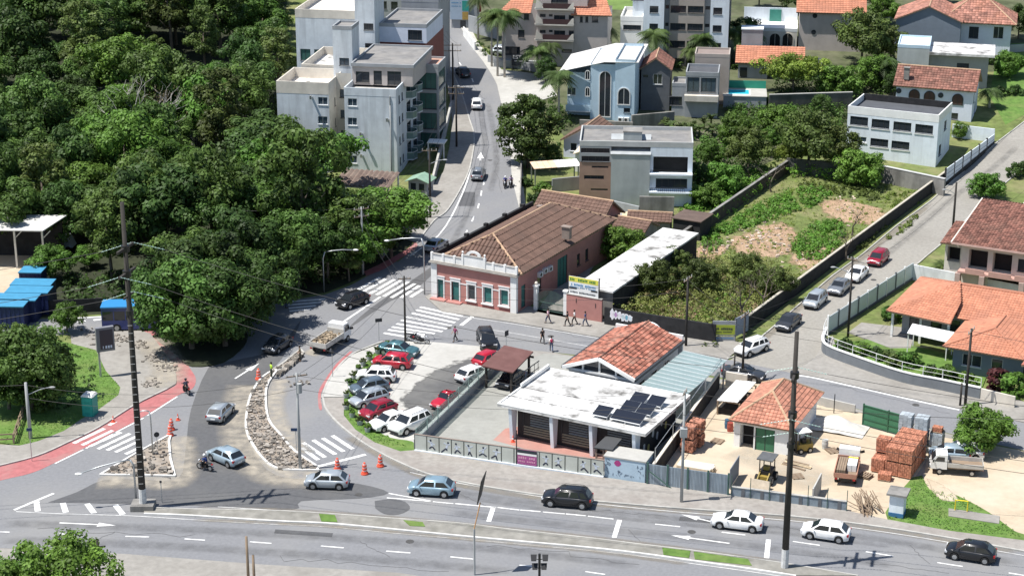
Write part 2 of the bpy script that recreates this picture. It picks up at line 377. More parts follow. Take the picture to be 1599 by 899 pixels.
    def flat(s, x0, x1, y0, y1, z, par, mat, pmat, t=.16, name='roof'):
        MB().box(x0+t, x1-t, y0+t, y1-t, z-.2, z).build(name, mat, s.o)
        if par > 0:
            m = MB(); h = z+par
            m.box(x0-.02, x1+.02, y0-.02, y0+t, z-.22, h).box(x0-.02, x1+.02, y1-t, y1+.02, z-.22, h).box(x0-.02, x0+t, y0+t, y1-t, z-.22, h).box(x1-t, x1+.02, y0+t, y1-t, z-.22, h)
            m.build('parapet', pmat, s.o)
def tile_plane(m, poly, pitch=.42, row=.46, amp=.07, step=.05):
    # poly: eave left, eave right, then up the slope (convex). Rows of round tiles, each row lapping the one below
    P = [V(p) for p in poly]; e = (P[1]-P[0]).normalized(); n = e.cross(P[2]-P[0])
    if n.length < 1e-6: n = e.cross(P[-1]-P[0])
    n.normalize()
    if n.z < 0: n = -n
    sdir = n.cross(e).normalized()
    if sdir.z < 0: sdir = -sdir
    Q = [((p-P[0]).dot(e), (p-P[0]).dot(sdir)) for p in P]; bmax = max(q[1] for q in Q); b = 0.
    def rng(b_):
        xs = []
        for i in range(len(Q)):
            (a0, b0), (a1, b1) = Q[i], Q[(i+1) % len(Q)]
            if (b0-b_)*(b1-b_) <= 0 and abs(b0-b1) > 1e-6: xs.append(a0+(a1-a0)*(b_-b0)/(b1-b0))
        return (min(xs), max(xs)) if len(xs) > 1 else None
    m.useR = True
    while b < bmax-.02:
        b1 = min(b+row, bmax); rg = rng(min((b+b1)/2, bmax-.01)); 
        if rg and rg[1]-rg[0] > .05:
            k0 = math.floor(rg[0]/pitch); k1 = math.ceil(rg[1]/pitch)
            for k in range(k0, k1):
                rv = random.random(); vs = []
                for (fa, h) in ((0, 0), (.22, .85), (.5, 1), (.78, .85), (1, 0)):
                    a = min(max((k+fa)*pitch, rg[0]), rg[1])
                    vs.append(P[0]+e*a+sdir*b+n*(h*amp+step)); vs.append(P[0]+e*a+sdir*b1+n*(h*amp*.9))
                m.add(vs, [(2*i, 2*i+2, 2*i+3, 2*i+1) for i in range(4)], rv)
                m.add([vs[0], vs[2], vs[4], vs[6], vs[8], V(vs[0])-n*step*1.3, V(vs[8])-n*step*1.3], [(5, 6, 4, 3, 2, 1, 0)], rv)
        b = b1
    return m
def roof_tiles(o, planes, mat, name='roof_tiles', base=True, **kw):
    m = MB()
    for p in planes: tile_plane(m, p, **kw)
    t = m.build(name, mat, o, rnd=True); t['kind'] = 'stuff'
    if base:
        b = MB()
        for p in planes:
            P = [V(q)-V((0, 0, .04)) for q in p]; b.slab(P, .1)
        b.build('roof_deck', wood, o)
def ridge(o, segs, mat=None, r=.12):
    for a, b in segs: MB().tube([V(a)+V((0, 0, .06)), V(b)+V((0, 0, .06))], r, 6).build('ridge_tiles', mat or ridgem, o)
# ------------------------------------------------------------------ the ground, roads, pavements and paint
def line(pts, k=5): return smooth_line([G(*p) for p in pts], k)
gm_ = [V((-900, 20, 0)), V((900, 20, 0)), V((900, 1300, 0)), V((-900, 1300, 0))]
sheet('ground', gm_, 0, weeds)
FOREST = [(-700, -60), (452, -60), (440, 120), (520, 285), (625, 335), (650, 372), (620, 405), (572, 430), (548, 441), (508, 457), (300, 482), (87, 495), (-700, 505)]
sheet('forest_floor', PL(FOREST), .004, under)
sheet('lot_concrete', PL([(600, 533), (850, 548), (1130, 592), (1300, 628), (1500, 682), (1700, 735), (1700, 862), (1440, 822), (1140, 778), (942, 750), (648, 706)]), .004, conc)
AVN = [(503, 622), (508, 640), (530, 665), (570, 695), (620, 722), (680, 745), (780, 765), (900, 781), (1060, 795), (1240, 808), (1400, 828), (1599, 862), (1750, 890)]
avn = line(AVN)
upbike = [(-100, 752), (0, 728), (60, 712), (110, 690), (155, 668), (213, 632), (262, 608), (275, 600), (275, 585), (268, 565), (252, 545), (235, 522), (212, 514)]
road = sheet('road', PL([(-100, 850), (199, 865), (407, 881), (620, 894), (760, 914), (1000, 950), (1300, 1000), (1750, 1070)])+avn[::-1]
      + PL([(510, 598), (528, 572), (550, 552), (575, 540), (600, 533), (660, 533), (690, 487), (668, 464), (640, 440), (620, 408), (572, 432), (550, 444), (524, 457), (508, 460), (470, 466), (400, 476), (300, 484), (160, 493), (87, 497), (-100, 506), (-100, 528), (100, 523)]+upbike[::-1]), .008, asph)
sheet('cross_street_road', PL([(668, 464), (690, 487), (800, 503), (940, 527), (1080, 550), (1140, 562), (1240, 583), (1279, 590), (1412, 620), (1498, 638), (1599, 660), (1750, 697), (1750, 742), (1599, 703), (1480, 676), (1346, 640), (1279, 622), (1130, 590), (1000, 565), (845, 548), (750, 541), (660, 533), (600, 533), (592, 522)]), .012, asph)
LEFTK = [(508, 460), (550, 444), (572, 432), (620, 410), (651, 380), (677, 346), (700, 327), (728, 278), (739, 235), (740, 210), (733, 187), (721, 147), (705, 112), (690, 90), (668, 70), (655, 45), (640, 10), (622, -40)]
RIGHTK = [(668, 464), (745, 420), (815, 375), (812, 330), (800, 280), (797, 240), (795, 215), (784, 165), (776, 133), (757, 101), (739, 77), (723, 50), (712, 30), (700, 0), (690, -40)]
sheet('hill_street_road', line(LEFTK)+line(RIGHTK)[::-1], .016, asph)
sheet('side_street_road', PL([(1140, 562), (1180, 535), (1240, 482), (1300, 430), (1345, 398), (1400, 352), (1455, 312), (1520, 252), (1599, 190), (1750, 75), (1750, 150), (1599, 262), (1560, 292), (1520, 332), (1485, 368), (1445, 402), (1420, 422), (1340, 475), (1290, 525), (1280, 560), (1290, 592), (1240, 583)]), .016, cobble)
sheet('asphalt_patch', line([(75, 784), (120, 768), (160, 750), (215, 748), (278, 747), (290, 700), (298, 640), (325, 575), (350, 566), (430, 545), (470, 500), (440, 560), (400, 600), (384, 640), (384, 675), (400, 712), (432, 742), (500, 750), (560, 755), (607, 769), (560, 778), (470, 782), (455, 796), (300, 789), (180, 786)], 3), .02, asph_new)
sheet('asphalt_patch', line([(560, 503), (610, 470), (650, 452), (700, 400), (640, 440), (580, 480), (540, 515)], 3), .02, asph_new)
# cycle lane
bike = sheet('cycle_lane', line(upbike, 3)+line([(228, 508), (248, 524), (262, 540), (285, 560), (298, 577), (306, 592), (300, 607), (278, 617), (225, 650), (175, 676), (130, 700), (86, 722), (50, 738), (0, 750), (-100, 775)], 3), .02, redlane)
sheet('cycle_lane', line([(551, 548), (530, 570), (513, 594), (501, 615), (503, 638), (498, 637), (497, 613), (508, 592), (525, 568), (546, 549)], 3), .02, redlane)
sheet('cycle_lane', line([(572, 431), (600, 420), (625, 404), (645, 391), (652, 384), (648, 378), (640, 386), (615, 401), (590, 414), (568, 424)], 3), .024, redlane)
# pavements, each a raised slab
sheet('pavement', avn+PL([(1750, 868), (1599, 845), (1482, 830), (1384, 812), (1320, 798), (1140, 774), (1010, 756), (942, 747), (800, 729), (648, 704), (625, 706), (585, 692), (555, 672), (537, 650), (537, 622)]), 0, pave_b, thick=.13)
sheet('pavement', PL([(575, 545), (550, 555), (528, 575), (511, 600), (504, 621), (537, 621), (548, 600), (562, 580), (577, 560), (592, 545), (598, 537)]), 0, conc_l, thick=.135)
strip('kerb', offs(avn, .09), .2, 0, kerbm, thick=.15)
strip('kerb', line([(598, 534), (575, 543), (550, 554), (528, 574), (511, 599), (503, 622)]), .2, 0, kerbm, thick=.15)
sheet('pavement', PL([(0, 728), (60, 712), (110, 690), (155, 668), (213, 632), (262, 608), (275, 600), (275, 585), (268, 565), (252, 545), (235, 522), (212, 515), (150, 520), (110, 524), (112, 538), (150, 548), (165, 580), (188, 606), (185, 618), (155, 640), (128, 655), (100, 674), (60, 690), (30, 697), (0, 695), (-100, 720), (-100, 752)]), 0, conc, thick=.12)
strip('kerb', offs(line([(-100, 752), (0, 728), (60, 712), (110, 690), (155, 668), (213, 632), (262, 608)]), .05), .18, 0, kerbm, thick=.145)
sheet('lawn', PL([(112, 538), (150, 548), (165, 580), (188, 606), (185, 618), (155, 640), (128, 655), (100, 674), (60, 690), (30, 697), (0, 692), (-150, 715), (-150, 530), (60, 527)]), .02, grass, thick=.11)
sheet('dirt_yard', PL([(-200, 397), (60, 399), (78, 430), (62, 470), (-200, 500)]), .02, dirt)
sheet('pavement', PL([(664, 464), (690, 487), (800, 504), (940, 528), (1080, 551), (1135, 561), (1165, 538), (1130, 530), (945, 500), (820, 478), (690, 452)]), 0, conc, thick=.12)
sheet('pavement', PL([(1240, 583), (1279, 590), (1412, 620), (1498, 638), (1599, 660), (1750, 697), (1750, 660), (1599, 628), (1530, 612), (1407, 586), (1310, 560), (1300, 525), (1283, 540), (1272, 560)]), 0, conc, thick=.1)
strip('kerb', line([(1135, 561), (1165, 546), (1240, 483), (1300, 431), (1345, 399), (1400, 353), (1455, 313), (1520, 253), (1599, 191), (1700, 110)], 2), .16, 0, kerbm, thick=.13)
strip('kerb', line([(1290, 525), (1340, 475), (1420, 422), (1445, 402), (1485, 368), (1520, 332), (1599, 262), (1700, 190)], 2), .16, 0, kerbm, thick=.13)
sheet('verge', PL([(1165, 546), (1240, 483), (1300, 431), (1345, 399), (1400, 353), (1455, 313), (1475, 293), (1460, 300), (1395, 345), (1335, 392), (1290, 425), (1228, 475), (1150, 530)]), .05, weeds, thick=.06)
hk = line(LEFTK[4:17])
sheet('pavement', hk+PL([(655, 20), (668, 60), (690, 105), (702, 150), (706, 190), (702, 230), (692, 270), (668, 300), (648, 330), (628, 372)])[0:], 0, conc, thick=.12)
strip('kerb', hk, .2, 0, kerbm, thick=.14)
hr = line(RIGHTK[3:13])
sheet('pavement', hr+PL([(722, 20), (735, 45), (748, 70), (775, 100), (800, 130), (815, 165), (820, 215), (816, 250), (818, 300), (822, 330)]), 0, conc_l, thick=.12)
sheet('driveway', PL([(776, 133), (784, 168), (812, 168), (870, 150), (850, 118), (800, 112), (770, 108)]), .03, conc_l, thick=.1)
# the car park
lot = sheet('car_park', PL([(596, 538), (600, 533), (660, 533), (750, 541), (830, 549), (773, 579), (648, 703), (625, 706), (585, 692), (555, 672), (537, 650), (538, 620), (548, 600), (562, 580), (577, 560)]), .01, conc_l, thick=.05)
LOTP = ([(616, 628), (640, 603), (669, 582), (705, 566), (735, 556), (765, 560), (768, 578), (712, 632), (668, 668), (640, 660)], M('asphalt_lot', (.10, .10, .10), .9, .15, 1.5, .2, world=True, stain=.6, stsc=.15, stcol=(.2, .195, .18)))
sheet('lawn', line([(598, 540), (577, 560), (562, 580), (548, 600), (538, 622), (537, 650), (555, 671), (585, 691), (625, 706), (648, 703), (644, 690), (610, 684), (580, 668), (562, 648), (556, 628), (564, 606), (580, 585), (592, 562), (604, 546)], 3), .05, grass, thick=.03)
# school court, yard, right lot
sheet('school_court', PL([(648, 701), (773, 579), (850, 552), (1000, 568), (1128, 594), (1012, 756), (942, 746)]), .02, M('court_concrete', (.31, .31, .285), .9, .1, 1.3, .2, world=True, stain=.5, stsc=.18, stcol=(.22, .22, .2)))
sheet('red_floor', PL([(770, 687), (789, 669), (850, 660), (960, 690), (950, 732), (943, 731), (840, 706)]), .024, M('red_court_floor', (.40, .205, .17), .85, .1, 1., world=True, stain=.4, stsc=.3, stcol=(.36, .26, .22)))
sheet('yard_dirt', PL([(1012, 756), (1128, 596), (1180, 590), (1290, 636), (1345, 644), (1470, 682), (1386, 811), (1140, 775)]), .02, dirt)
sheet('dirt_lot', PL([(1450, 690), (1470, 682), (1590, 702), (1750, 742), (1750, 866), (1599, 843), (1500, 820), (1440, 770)]), .016, dirt)
sheet('grass_patch', line([(1440, 742), (1452, 764), (1475, 766), (1505, 778), (1545, 800), (1575, 822), (1600, 834), (1700, 852), (1700, 860), (1599, 844), (1482, 829), (1386, 811), (1400, 775), (1425, 745)], 3), .024, grass)
sheet('grass_patch', line([(860, -40), (862, 3), (930, 14), (1000, 10), (1010, -40)], 2), .03, M('pale_grass', (.13, .2, .05), .95, .2, .6, .5, world=True))  # top lawn has its own paler grass tone
sheet('concrete_pad', PL([(1481, 794), (1561, 806), (1560, 818), (1481, 806)]), .03, conc, thick=.05)
# vacant lot
sheet('vacant_lot', PL([(948, 505), (1118, 532), (1165, 515), (1478, 282), (1375, 258), (1240, 240), (1075, 350), (1060, 400)]), .02, weeds)
SOILS = []
for q in ([(1015, 455), (1040, 446), (1070, 452), (1078, 470), (1060, 492), (1020, 490)], [(1137, 372), (1170, 360), (1215, 362), (1240, 378), (1225, 402), (1170, 405), (1140, 392)], [(1270, 318), (1300, 308), (1350, 316), (1395, 335), (1385, 350), (1330, 352), (1290, 340)], [(1180, 352), (1215, 345), (1245, 360), (1240, 398), (1200, 398)], [(1075, 395), (1110, 375), (1140, 388), (1105, 412)], [(1150, 480), (1190, 470), (1180, 490), (1155, 495)]):
    SOILS.append(q)
sheet('lawn', PL([(1420, 520), (1300, 540), (1295, 552), (1407, 590), (1530, 615), (1540, 590), (1500, 560), (1420, 540)]), .02, grass, thick=.11)
sheet('driveway', PL([(1325, 520), (1345, 505), (1430, 515), (1422, 545), (1390, 545)]), .03, conc, thick=.11)
sheet('yard_ground', PL([(700, -60), (1700, -60), (1700, 70), (1560, 112), (1400, 118), (1395, 215), (1320, 238), (1240, 238), (1180, 262), (1085, 310), (1080, 225), (1000, 212), (880, 212), (840, 160), (800, 110), (745, 62)]), .012, M('yard_ground', (.075, .088, .04), .95, .4, .5, .5, world=True, stain=.6, stsc=.15, stcol=(.17, .16, .11)))
sheet('garden', PL([(1545, 150), (1570, 195), (1599, 180), (1750, 80), (1700, 60), (1560, 70)]), .02, grass)

# dust spread round the works: fades out to the edge
dm = M('pale_dust', (.47, .42, .34), .95, .12, 1., world=True); nt = dm.node_tree; N = nt.nodes
at = N.new('ShaderNodeAttribute'); at.attribute_name = 'cover'; nz = N.new('ShaderNodeTexNoise'); nz.inputs['Scale'].default_value = .9; nz.inputs['Detail'].default_value = 6
ge = N.new('ShaderNodeNewGeometry'); nt.links.new(ge.outputs['Position'], nz.inputs['Vector'])
ad = N.new('ShaderNodeMath'); ad.operation = 'MULTIPLY'; nt.links.new(at.outputs['Fac'], ad.inputs[0])
mr = N.new('ShaderNodeMapRange'); mr.inputs[1].default_value = .15; mr.inputs[2].default_value = .75; nt.links.new(nz.outputs['Fac'], mr.inputs[0]); nt.links.new(mr.outputs[0], ad.inputs[1])
tr = N.new('ShaderNodeBsdfTransparent'); ms = N.new('ShaderNodeMixShader'); nt.links.new(ad.outputs[0], ms.inputs[0]); nt.links.new(tr.outputs[0], ms.inputs[1]); nt.links.new(N['Principled BSDF'].outputs[0], ms.inputs[2]); nt.links.new(ms.outputs[0], N['Material Output'].inputs[0])
def dust(pts, wd, z=.03, mat=None, name='dust', amp=.8):
    c = line(pts); m = MB(); n = len(c); cov = []
    for d, a in ((-wd, 0), (-wd*.4, amp), (wd*.4, amp), (wd, 0)):
        for i, p in enumerate(offs(c, d)): m.v.append((p.x, p.y, gz(p.y)+z)); cov.append(0 if i in (0, n-1) else a)
    for j in range(3):
        for i in range(n-1): m.f.append([j*n+i, j*n+i+1, (j+1)*n+i+1, (j+1)*n+i]); m.mi.append(0); m.r.append(0)
    o = m.build(name, mat or dm, recenter=False); at = o.data.attributes.new('cover', 'FLOAT', 'POINT'); at.data.foreach_set('value', cov); o['kind'] = 'stuff'
dust([(388, 600), (378, 630), (374, 665), (382, 700), (405, 730), (440, 745), (500, 748)], 2.4)
dust([(440, 590), (428, 630), (440, 670), (475, 710)], 1.3)
dust([(150, 752), (210, 750), (275, 752), (285, 720), (278, 680)], 1.8)
dust([(480, 555), (500, 545), (520, 548)], 1.2)
dust([(230, 530), (258, 560), (262, 590), (230, 600)], 2.2, .145)
dust([(1150, 700), (1230, 730), (1290, 760)], 3., .03)

# paint
def dash(a, b, wd, mat=None, z=.026, par=None):
    return strip('lane_line', [G(*a), G(*b)], wd, z, mat or paint_w, par or road)
for a, b in [((0, 830), (15, 830.5)), ((92, 833), (121, 834.5)), ((196, 837), (233, 838)), ((288, 841), (320, 843)), ((390, 845.5), (424, 848)), ((501, 852), (537, 855)), ((603, 860), (641, 863)), ((703, 869), (739, 872.5)), ((811, 882), (837, 884)), ((914, 892), (945, 896.5)),
             ((676, 783), (708, 786)), ((711, 786), (775, 792)), ((777, 792), (811, 796)), ((812.5, 796), (844, 798.5)), ((848, 799), (882, 802)), ((883.5, 802), (915, 805)), ((918, 805.5), (958, 810)), ((1023, 818), (1062, 822)), ((1127, 830.5), (1164, 835)), ((1238, 845), (1280, 851)), ((1352, 861), (1395, 868)), ((1463.5, 878), (1503, 884)), ((1575, 894), (1605, 899))]: dash(a, b, .17)
dash((607, 770), (673, 782), .16); dash((604, 777), (673, 782.5), .16)
ed = line([(25, 798.5), (99, 802), (202, 805), (300, 811), (422, 818), (509, 822), (614, 832), (733, 842), (821, 850), (920, 859), (1000, 868), (1077, 879), (1164, 891), (1243, 903)]); strip('lane_line', ed, .14, .026, paint_wn, road)
ed = line([(640, 737), (711, 753), (777, 764), (850, 776), (920, 785), (1060, 799), (1240, 813), (1400, 833), (1599, 867)]); strip('lane_line', ed, .12, .026, paint_wn, road)
ed = line([(340, 791), (446, 797.5), (620, 811), (717, 817)]); strip('lane_line', ed, .12, .026, paint_wn, road)
dash((22, 796), (84, 770), .3)
for a, b in [((57, 783), (59, 798)), ((98, 785), (103, 800)), ((136, 786), (147, 801)), ((180, 788), (192, 803))]: dash(a, b, .5)
for a, b in [((770.5, 791.5), (763, 814)), ((967.5, 811.5), (959, 839)), ((1200, 842), (1197, 871))]: dash(a, b, .42)
def arrow(tail, tip, wd=.18, head=(1.6, .75), par=None):
    a = G(*tail); b = G(*tip); a.z = b.z = 0; d = (b-a).normalized(); n = V((-d.y, d.x, 0)); c = b-d*head[0]
    return sheet('direction_arrow', [a+n*wd/2, c+n*wd/2, c+n*head[1]/2, b, c-n*head[1]/2, c-n*wd/2, a-n*wd/2], .026, paint_w, par or road)
arrow((93, 816), (181, 820)); arrow((1139, 848), (1048, 835.5)); arrow((1110, 814), (1064, 803)); arrow((367, 591), (405, 567), .2, (2.2, .8)); arrow((750, 251), (751, 238), .25, (2.6, 1.))
dash((86, 723.5), (130, 702), .2); dash((134, 700), (176, 678), .2); dash((181, 675), (224, 652.5), .2); dash((230, 649), (277, 619), .2)
dash((115, 692), (163, 669), .45, z=.03); dash((170, 664), (181, 658), .4, z=.03)
def zebra(stripes, wd, label=None):
    o = bpy.data.objects.new('zebra_crossing', None); COL.objects.link(o); o['kind'] = 'structure'
    for a, b in stripes: strip('crossing_stripe', [G(*a), G(*b)], wd, .03, paint_w, o)
zebra([((128, 695), (176, 672)), ((140, 697), (189, 675)), ((153, 701), (203, 677)), ((167, 703), (216, 680)), ((180, 706), (219, 688)), ((196, 709), (222, 697))], .42)
zebra([((471, 699), (497, 718)), ((473, 691), (508, 714)), ((489, 687), (524, 709.5)), ((504, 684), (537, 705)), ((519, 680), (551, 701))], .42)
zebra([((449, 471.5), (508, 467)), ((450, 476.5), (502, 471.8)), ((451, 481.5), (493, 477.5)), ((452, 486), (486, 482.5)), ((380, 497), (410, 493)), ((378, 502), (405, 498))], .5)
zebra([((557, 453), (594, 433)), ((568, 455), (602, 436)), ((578, 458.6), (616, 436.5)), ((588, 460.6), (626, 438)), ((599, 463), (638, 440)), ((611, 465), (648, 443)), ((626, 465), (655, 446)), ((641, 464), (660, 452))], .45)
zebra([((599, 520), (640, 527)), ((606, 515), (664, 523)), ((612, 510.5), (679, 521)), ((619, 505.5), (691, 518)), ((626, 500), (698, 513.5)), ((634, 494.5), (705, 509)), ((643, 489), (711, 504)), ((650, 484), (717, 499)), ((656, 479.5), (722, 494))], .45)
dash((497, 728), (571, 709.5), .42); dash((720, 508), (740, 492.5), .45); dash((534, 504), (594, 463.6), .28)
for a, b in [((740, 338), (737, 346)), ((729.5, 359.5), (727, 366)), ((748, 318), (746, 325.5)), ((752, 298), (751, 306)), ((756, 282), (755, 289)), ((737, 123), (739, 128.5)), ((717, 98), (720, 102.5)), ((671, 48), (673, 53.5)), ((719, 384), (714, 390))]: dash(a, b, .2)
strip('lane_line', line([(640, 400), (656, 389), (680, 372), (698, 350), (715, 318), (730, 281), (737.5, 241), (739.5, 217)]), .2, .026, paint_w, road)
strip('lane_line', line([(690, 490), (800, 505.5), (937, 528.5)]), .16, .026, paint_wn, road)
strip('lane_line', line([(750, 513), (800, 520), (920, 541)]), .14, .026, paint_wn, road)
strip('lane_line', line([(1245, 586), (1279, 591.5), (1412, 621.5), (1498, 640)]), .3, .026, paint_w, road)
strip('lane_line', line([(87, 498.5), (160, 494.5)]), .3, .026, paint_w, road)
for a, b in [((98, 506), (112, 504)), ((120, 502.5), (134, 501)), ((146, 500), (160, 498))]: dash(a, b, .5)

# median strip with kerbs and patches of turf
mt = line([(225, 793), (300, 796), (446, 799), (620, 811), (717, 818), (799, 828), (920, 841), (1000, 851), (1077, 860), (1164, 872), (1221, 880), (1340, 900)], 4)
mb_ = line([(225, 803), (300, 806), (422, 814), (509, 818), (600, 826), (733, 839), (821, 847), (920, 856), (1000, 865), (1077, 876), (1164, 888), (1243, 900)], 4)
median = sheet('median', mt+mb_[::-1], 0, M('median_concrete', (.24, .23, .205), .92, .25, .9, .4, world=True, stain=.6, stsc=.5, stcol=(.15, .145, .12)), thick=.14)
strip('kerb', mt, .14, 0, kerbm, median, thick=.16); strip('kerb', mb_, .2, 0, kerbw, median, thick=.16)
for q in ([(498, 804), (523, 806), (527, 817), (502, 816)], [(630, 814), (660, 817), (664, 824), (640, 823)], [(1034, 857), (1078, 862), (1076, 873), (1036, 868)], [(1083, 863), (1168, 875), (1174, 885), (1085, 875)]):
    sheet('turf', PL(q), .148, grass, median, thick=.03)
sheet('asphalt_patch', line([(585, 782), (610, 779), (632, 783), (640, 794), (622, 803), (600, 802), (586, 793)], 3), .024, asph_new)
# islands under construction: kerb ring, soil and rubble
def island(rim, name, kerb_mat, nrub, rubm, rmax=.28):
    pts = [V((p.x, p.y, 0)) for p in rim]
    o = sheet(name, pts, .0, M('island_soil', (.27, .225, .18), .95, .25, 1.3, .5, world=True, stain=.6, stsc=.5, stcol=(.36, .34, .31)), thick=.09)
    for i in range(len(pts)):
        a_ = pts[i-1]; b_ = pts[i]; d_ = (b_-a_).normalized()*.06; MB().bar(a_-d_+V((0, 0, .085)), b_+d_+V((0, 0, .085+.002*(i % 2))), .22, .19).build('kerb_stone', kerb_mat, o)
    xs = [p.x for p in pts]; ys = [p.y for p in pts]; m = MB(); m.useR = True; n = 0
    def inside(x, y):
        c = False
        for i in range(len(pts)):
            a = pts[i]; b = pts[i-1]
            if (a.y > y) != (b.y > y) and x < (b.x-a.x)*(y-a.y)/(b.y-a.y)+a.x: c = not c
        return c
    while n < nrub:
        x = random.uniform(min(xs), max(xs)); y = random.uniform(min(ys), max(ys))
        if inside(x, y): m.rock((x, y, .09+random.random()*.07), rmax*random.uniform(.12, .45) if random.random() < .9 else rmax*random.uniform(.6, 1.1)); n += 1
    r = m.build('rubble', rubm, o, rnd=True); r['kind'] = 'stuff'
    return o
rubm = M('broken_concrete', (.25, .225, .195), .95, .25, 2., .3, rnd=.6)
isl = line([(497, 735), (439, 733), (415, 721), (396, 697), (385, 673), (385, 649), (391, 620), (407, 593), (428, 578)], 4)+line([(432, 580), (418, 601), (415, 625), (420, 657), (439, 681), (460, 705), (492, 727)], 4)
island(isl, 'traffic_island', kerbw, 1100, rubm)
island(line([(428, 577), (445, 566), (462, 552), (470, 547)], 3)+line([(474, 552), (462, 562), (446, 573), (434, 580)], 3), 'traffic_island', kerbm, 130, rubm)
island(PL([(157, 742), (273, 744), (266, 716), (264, 690), (267, 679), (258, 684), (214, 708)]), 'traffic_island', kerbw, 150, rubm, .42)
m = MB(); m.useR = True
for c, n, sp in (((245, 560), 60, 22), ((262, 575), 40, 16), ((235, 600), 60, 12), ((190, 530), 50, 18), ((150, 526), 40, 20), ((470, 600), 14, 16), ((215, 540), 30, 14)):
    for k in range(n):
        p = G(c[0]+random.gauss(0, sp*.5), c[1]+random.gauss(0, sp*.28)); m.rock((p.x, p.y, .15), random.uniform(.05, .22))
for k in range(16):
    t = k/15; p = G(436+34*t+random.uniform(-1, 1), 587-30*t); m.rock((p.x, p.y, .2), .34)
prop(m.build('rubble', rubm, rnd=True, recenter=False), kind='stuff')
m = MB(); m.useR = True                                       # debris and boards dumped on the vacant lot
for c, n, sp in (((1195, 372), 90, 46), ((1120, 385), 50, 30), ((1330, 330), 26, 50), ((1250, 400), 50, 60), ((1050, 470), 24, 30), ((1180, 480), 20, 24)):
    for k in range(n):
        p = G(c[0]+random.gauss(0, sp*.5), c[1]+random.gauss(0, sp*.25)); m.rock((p.x, p.y, .06), random.uniform(.05, .3))
prop(m.build('debris', M('mixed_debris', (.45, .36, .29), .95, .2, 2., rnd=.6), rnd=True, recenter=False), kind='stuff')

def fading(name, base):
    m = base.copy(); m.name = name; nt = m.node_tree; N = nt.nodes
    at = N.new('ShaderNodeAttribute'); at.attribute_name = 'cover'; nz = N.new('ShaderNodeTexNoise'); nz.inputs['Scale'].default_value = .7; nz.inputs['Detail'].default_value = 7; nz.inputs['Roughness'].default_value = .65
    ge = N.new('ShaderNodeNewGeometry'); nt.links.new(ge.outputs['Position'], nz.inputs['Vector']); ad = N.new('ShaderNodeMath'); ad.operation = 'ADD'; nt.links.new(at.outputs['Fac'], ad.inputs[0]); nt.links.new(nz.outputs['Fac'], ad.inputs[1])
    mr = N.new('ShaderNodeMapRange'); mr.inputs[1].default_value = .85; mr.inputs[2].default_value = 1.05; nt.links.new(ad.outputs[0], mr.inputs[0]); tr = N.new('ShaderNodeBsdfTransparent'); ms = N.new('ShaderNodeMixShader'); nt.links.new(mr.outputs[0], ms.inputs[0]); nt.links.new(tr.outputs[0], ms.inputs[1]); nt.links.new(N['Principled BSDF'].outputs[0], ms.inputs[2]); nt.links.new(ms.outputs[0], N['Material Output'].inputs[0]); return m
def patch(name, q, z, mat):
    P = line(q+[q[0]], 4)[:-1]; c = sum(P, V((0, 0, 0)))/len(P); n = len(P); m = MB(); cov = []
    for t, a in ((1.25, 0), (.7, .62), (.0, .7)):
        for p in P: w_ = c+(p-c)*t; m.v.append((w_.x, w_.y, gz(w_.y)+z)); cov.append(a)
    for j in range(2):
        for i in range(n): m.f.append([j*n+i, j*n+(i+1) % n, (j+1)*n+(i+1) % n, (j+1)*n+i]); m.mi.append(0); m.r.append(0)
    o = m.build(name, mat, recenter=False); o['kind'] = 'structure'; at = o.data.attributes.new('cover', 'FLOAT', 'POINT'); at.data.foreach_set('value', cov)
soil_f = fading('soil_fading', soil)
for k, q in enumerate(SOILS): patch('bare_soil', q, .03+.003*k, soil_f)
patch('bare_soil', [(1230, 395), (1290, 385), (1330, 400), (1280, 425), (1235, 415)], .05, soil_f); patch('bare_soil', [(1000, 478), (1060, 465), (1110, 480), (1080, 500), (1020, 500)], .055, soil_f)
patch('asphalt_patch', LOTP[0], .066, fading('lot_asphalt_fading', LOTP[1])); dirt_f = fading('dirt_fading', dirt); patch('worn_dirt', [(1445, 745), (1480, 760), (1500, 785), (1460, 775)], .03, dirt_f)
tyre = dm.copy(); tyre.name = 'tyre_wear'; tyre.node_tree.nodes['Mix'].inputs[6].default_value = (.09, .09, .092, 1)
for pts_, wd in (([(0, 842), (199, 849), (407, 861), (620, 876), (800, 893)], .9), ([(0, 816), (199, 823), (407, 832), (620, 846), (800, 860), (1000, 884)], .9), ([(640, 757), (711, 768), (850, 787), (1060, 810), (1240, 826), (1400, 846), (1599, 880)], .8), ([(700, 799), (850, 816), (1060, 838), (1240, 860), (1400, 884)], .8), ([(650, 764), (850, 795), (1060, 818), (1240, 834), (1400, 854)], .5), ([(700, 392), (722, 350), (745, 300), (755, 260), (757, 215), (748, 160)], .6), ([(765, 300), (775, 260), (772, 215), (762, 160)], .6), ([(1300, 470), (1400, 385), (1500, 300), (1590, 228)], .7)): dust(pts_, wd, .0225, tyre, 'tyre_wear', .3)
ironm = M('manhole_iron', (.07, .068, .065), .7, .2, 4.)
for u, v in ((1364, 437), (1310, 560), (560, 772), (1080, 830), (640, 845), (700, 512), (860, 525), (765, 250), (1430, 632)):
    p = G(u, v); o = MB().tube([(p.x, p.y, p.z+.005), (p.x, p.y, p.z+.024)], .36, 16).build('manhole_cover', ironm); o['kind'] = 'structure'
for q, mt_ in (([(1062, 806), (1130, 812), (1128, 818), (1060, 812)], asph_new), ([(430, 826), (520, 832), (518, 838), (428, 832)], asph_new), ([(720, 300), (742, 300), (741, 322), (716, 322)], asph_new), ([(1360, 600), (1420, 614), (1418, 622), (1358, 608)], asph_new), ([(960, 535), (1010, 543), (1008, 551), (958, 543)], asph_new)): sheet('asphalt_patch', PL(q), .0215, mt_)

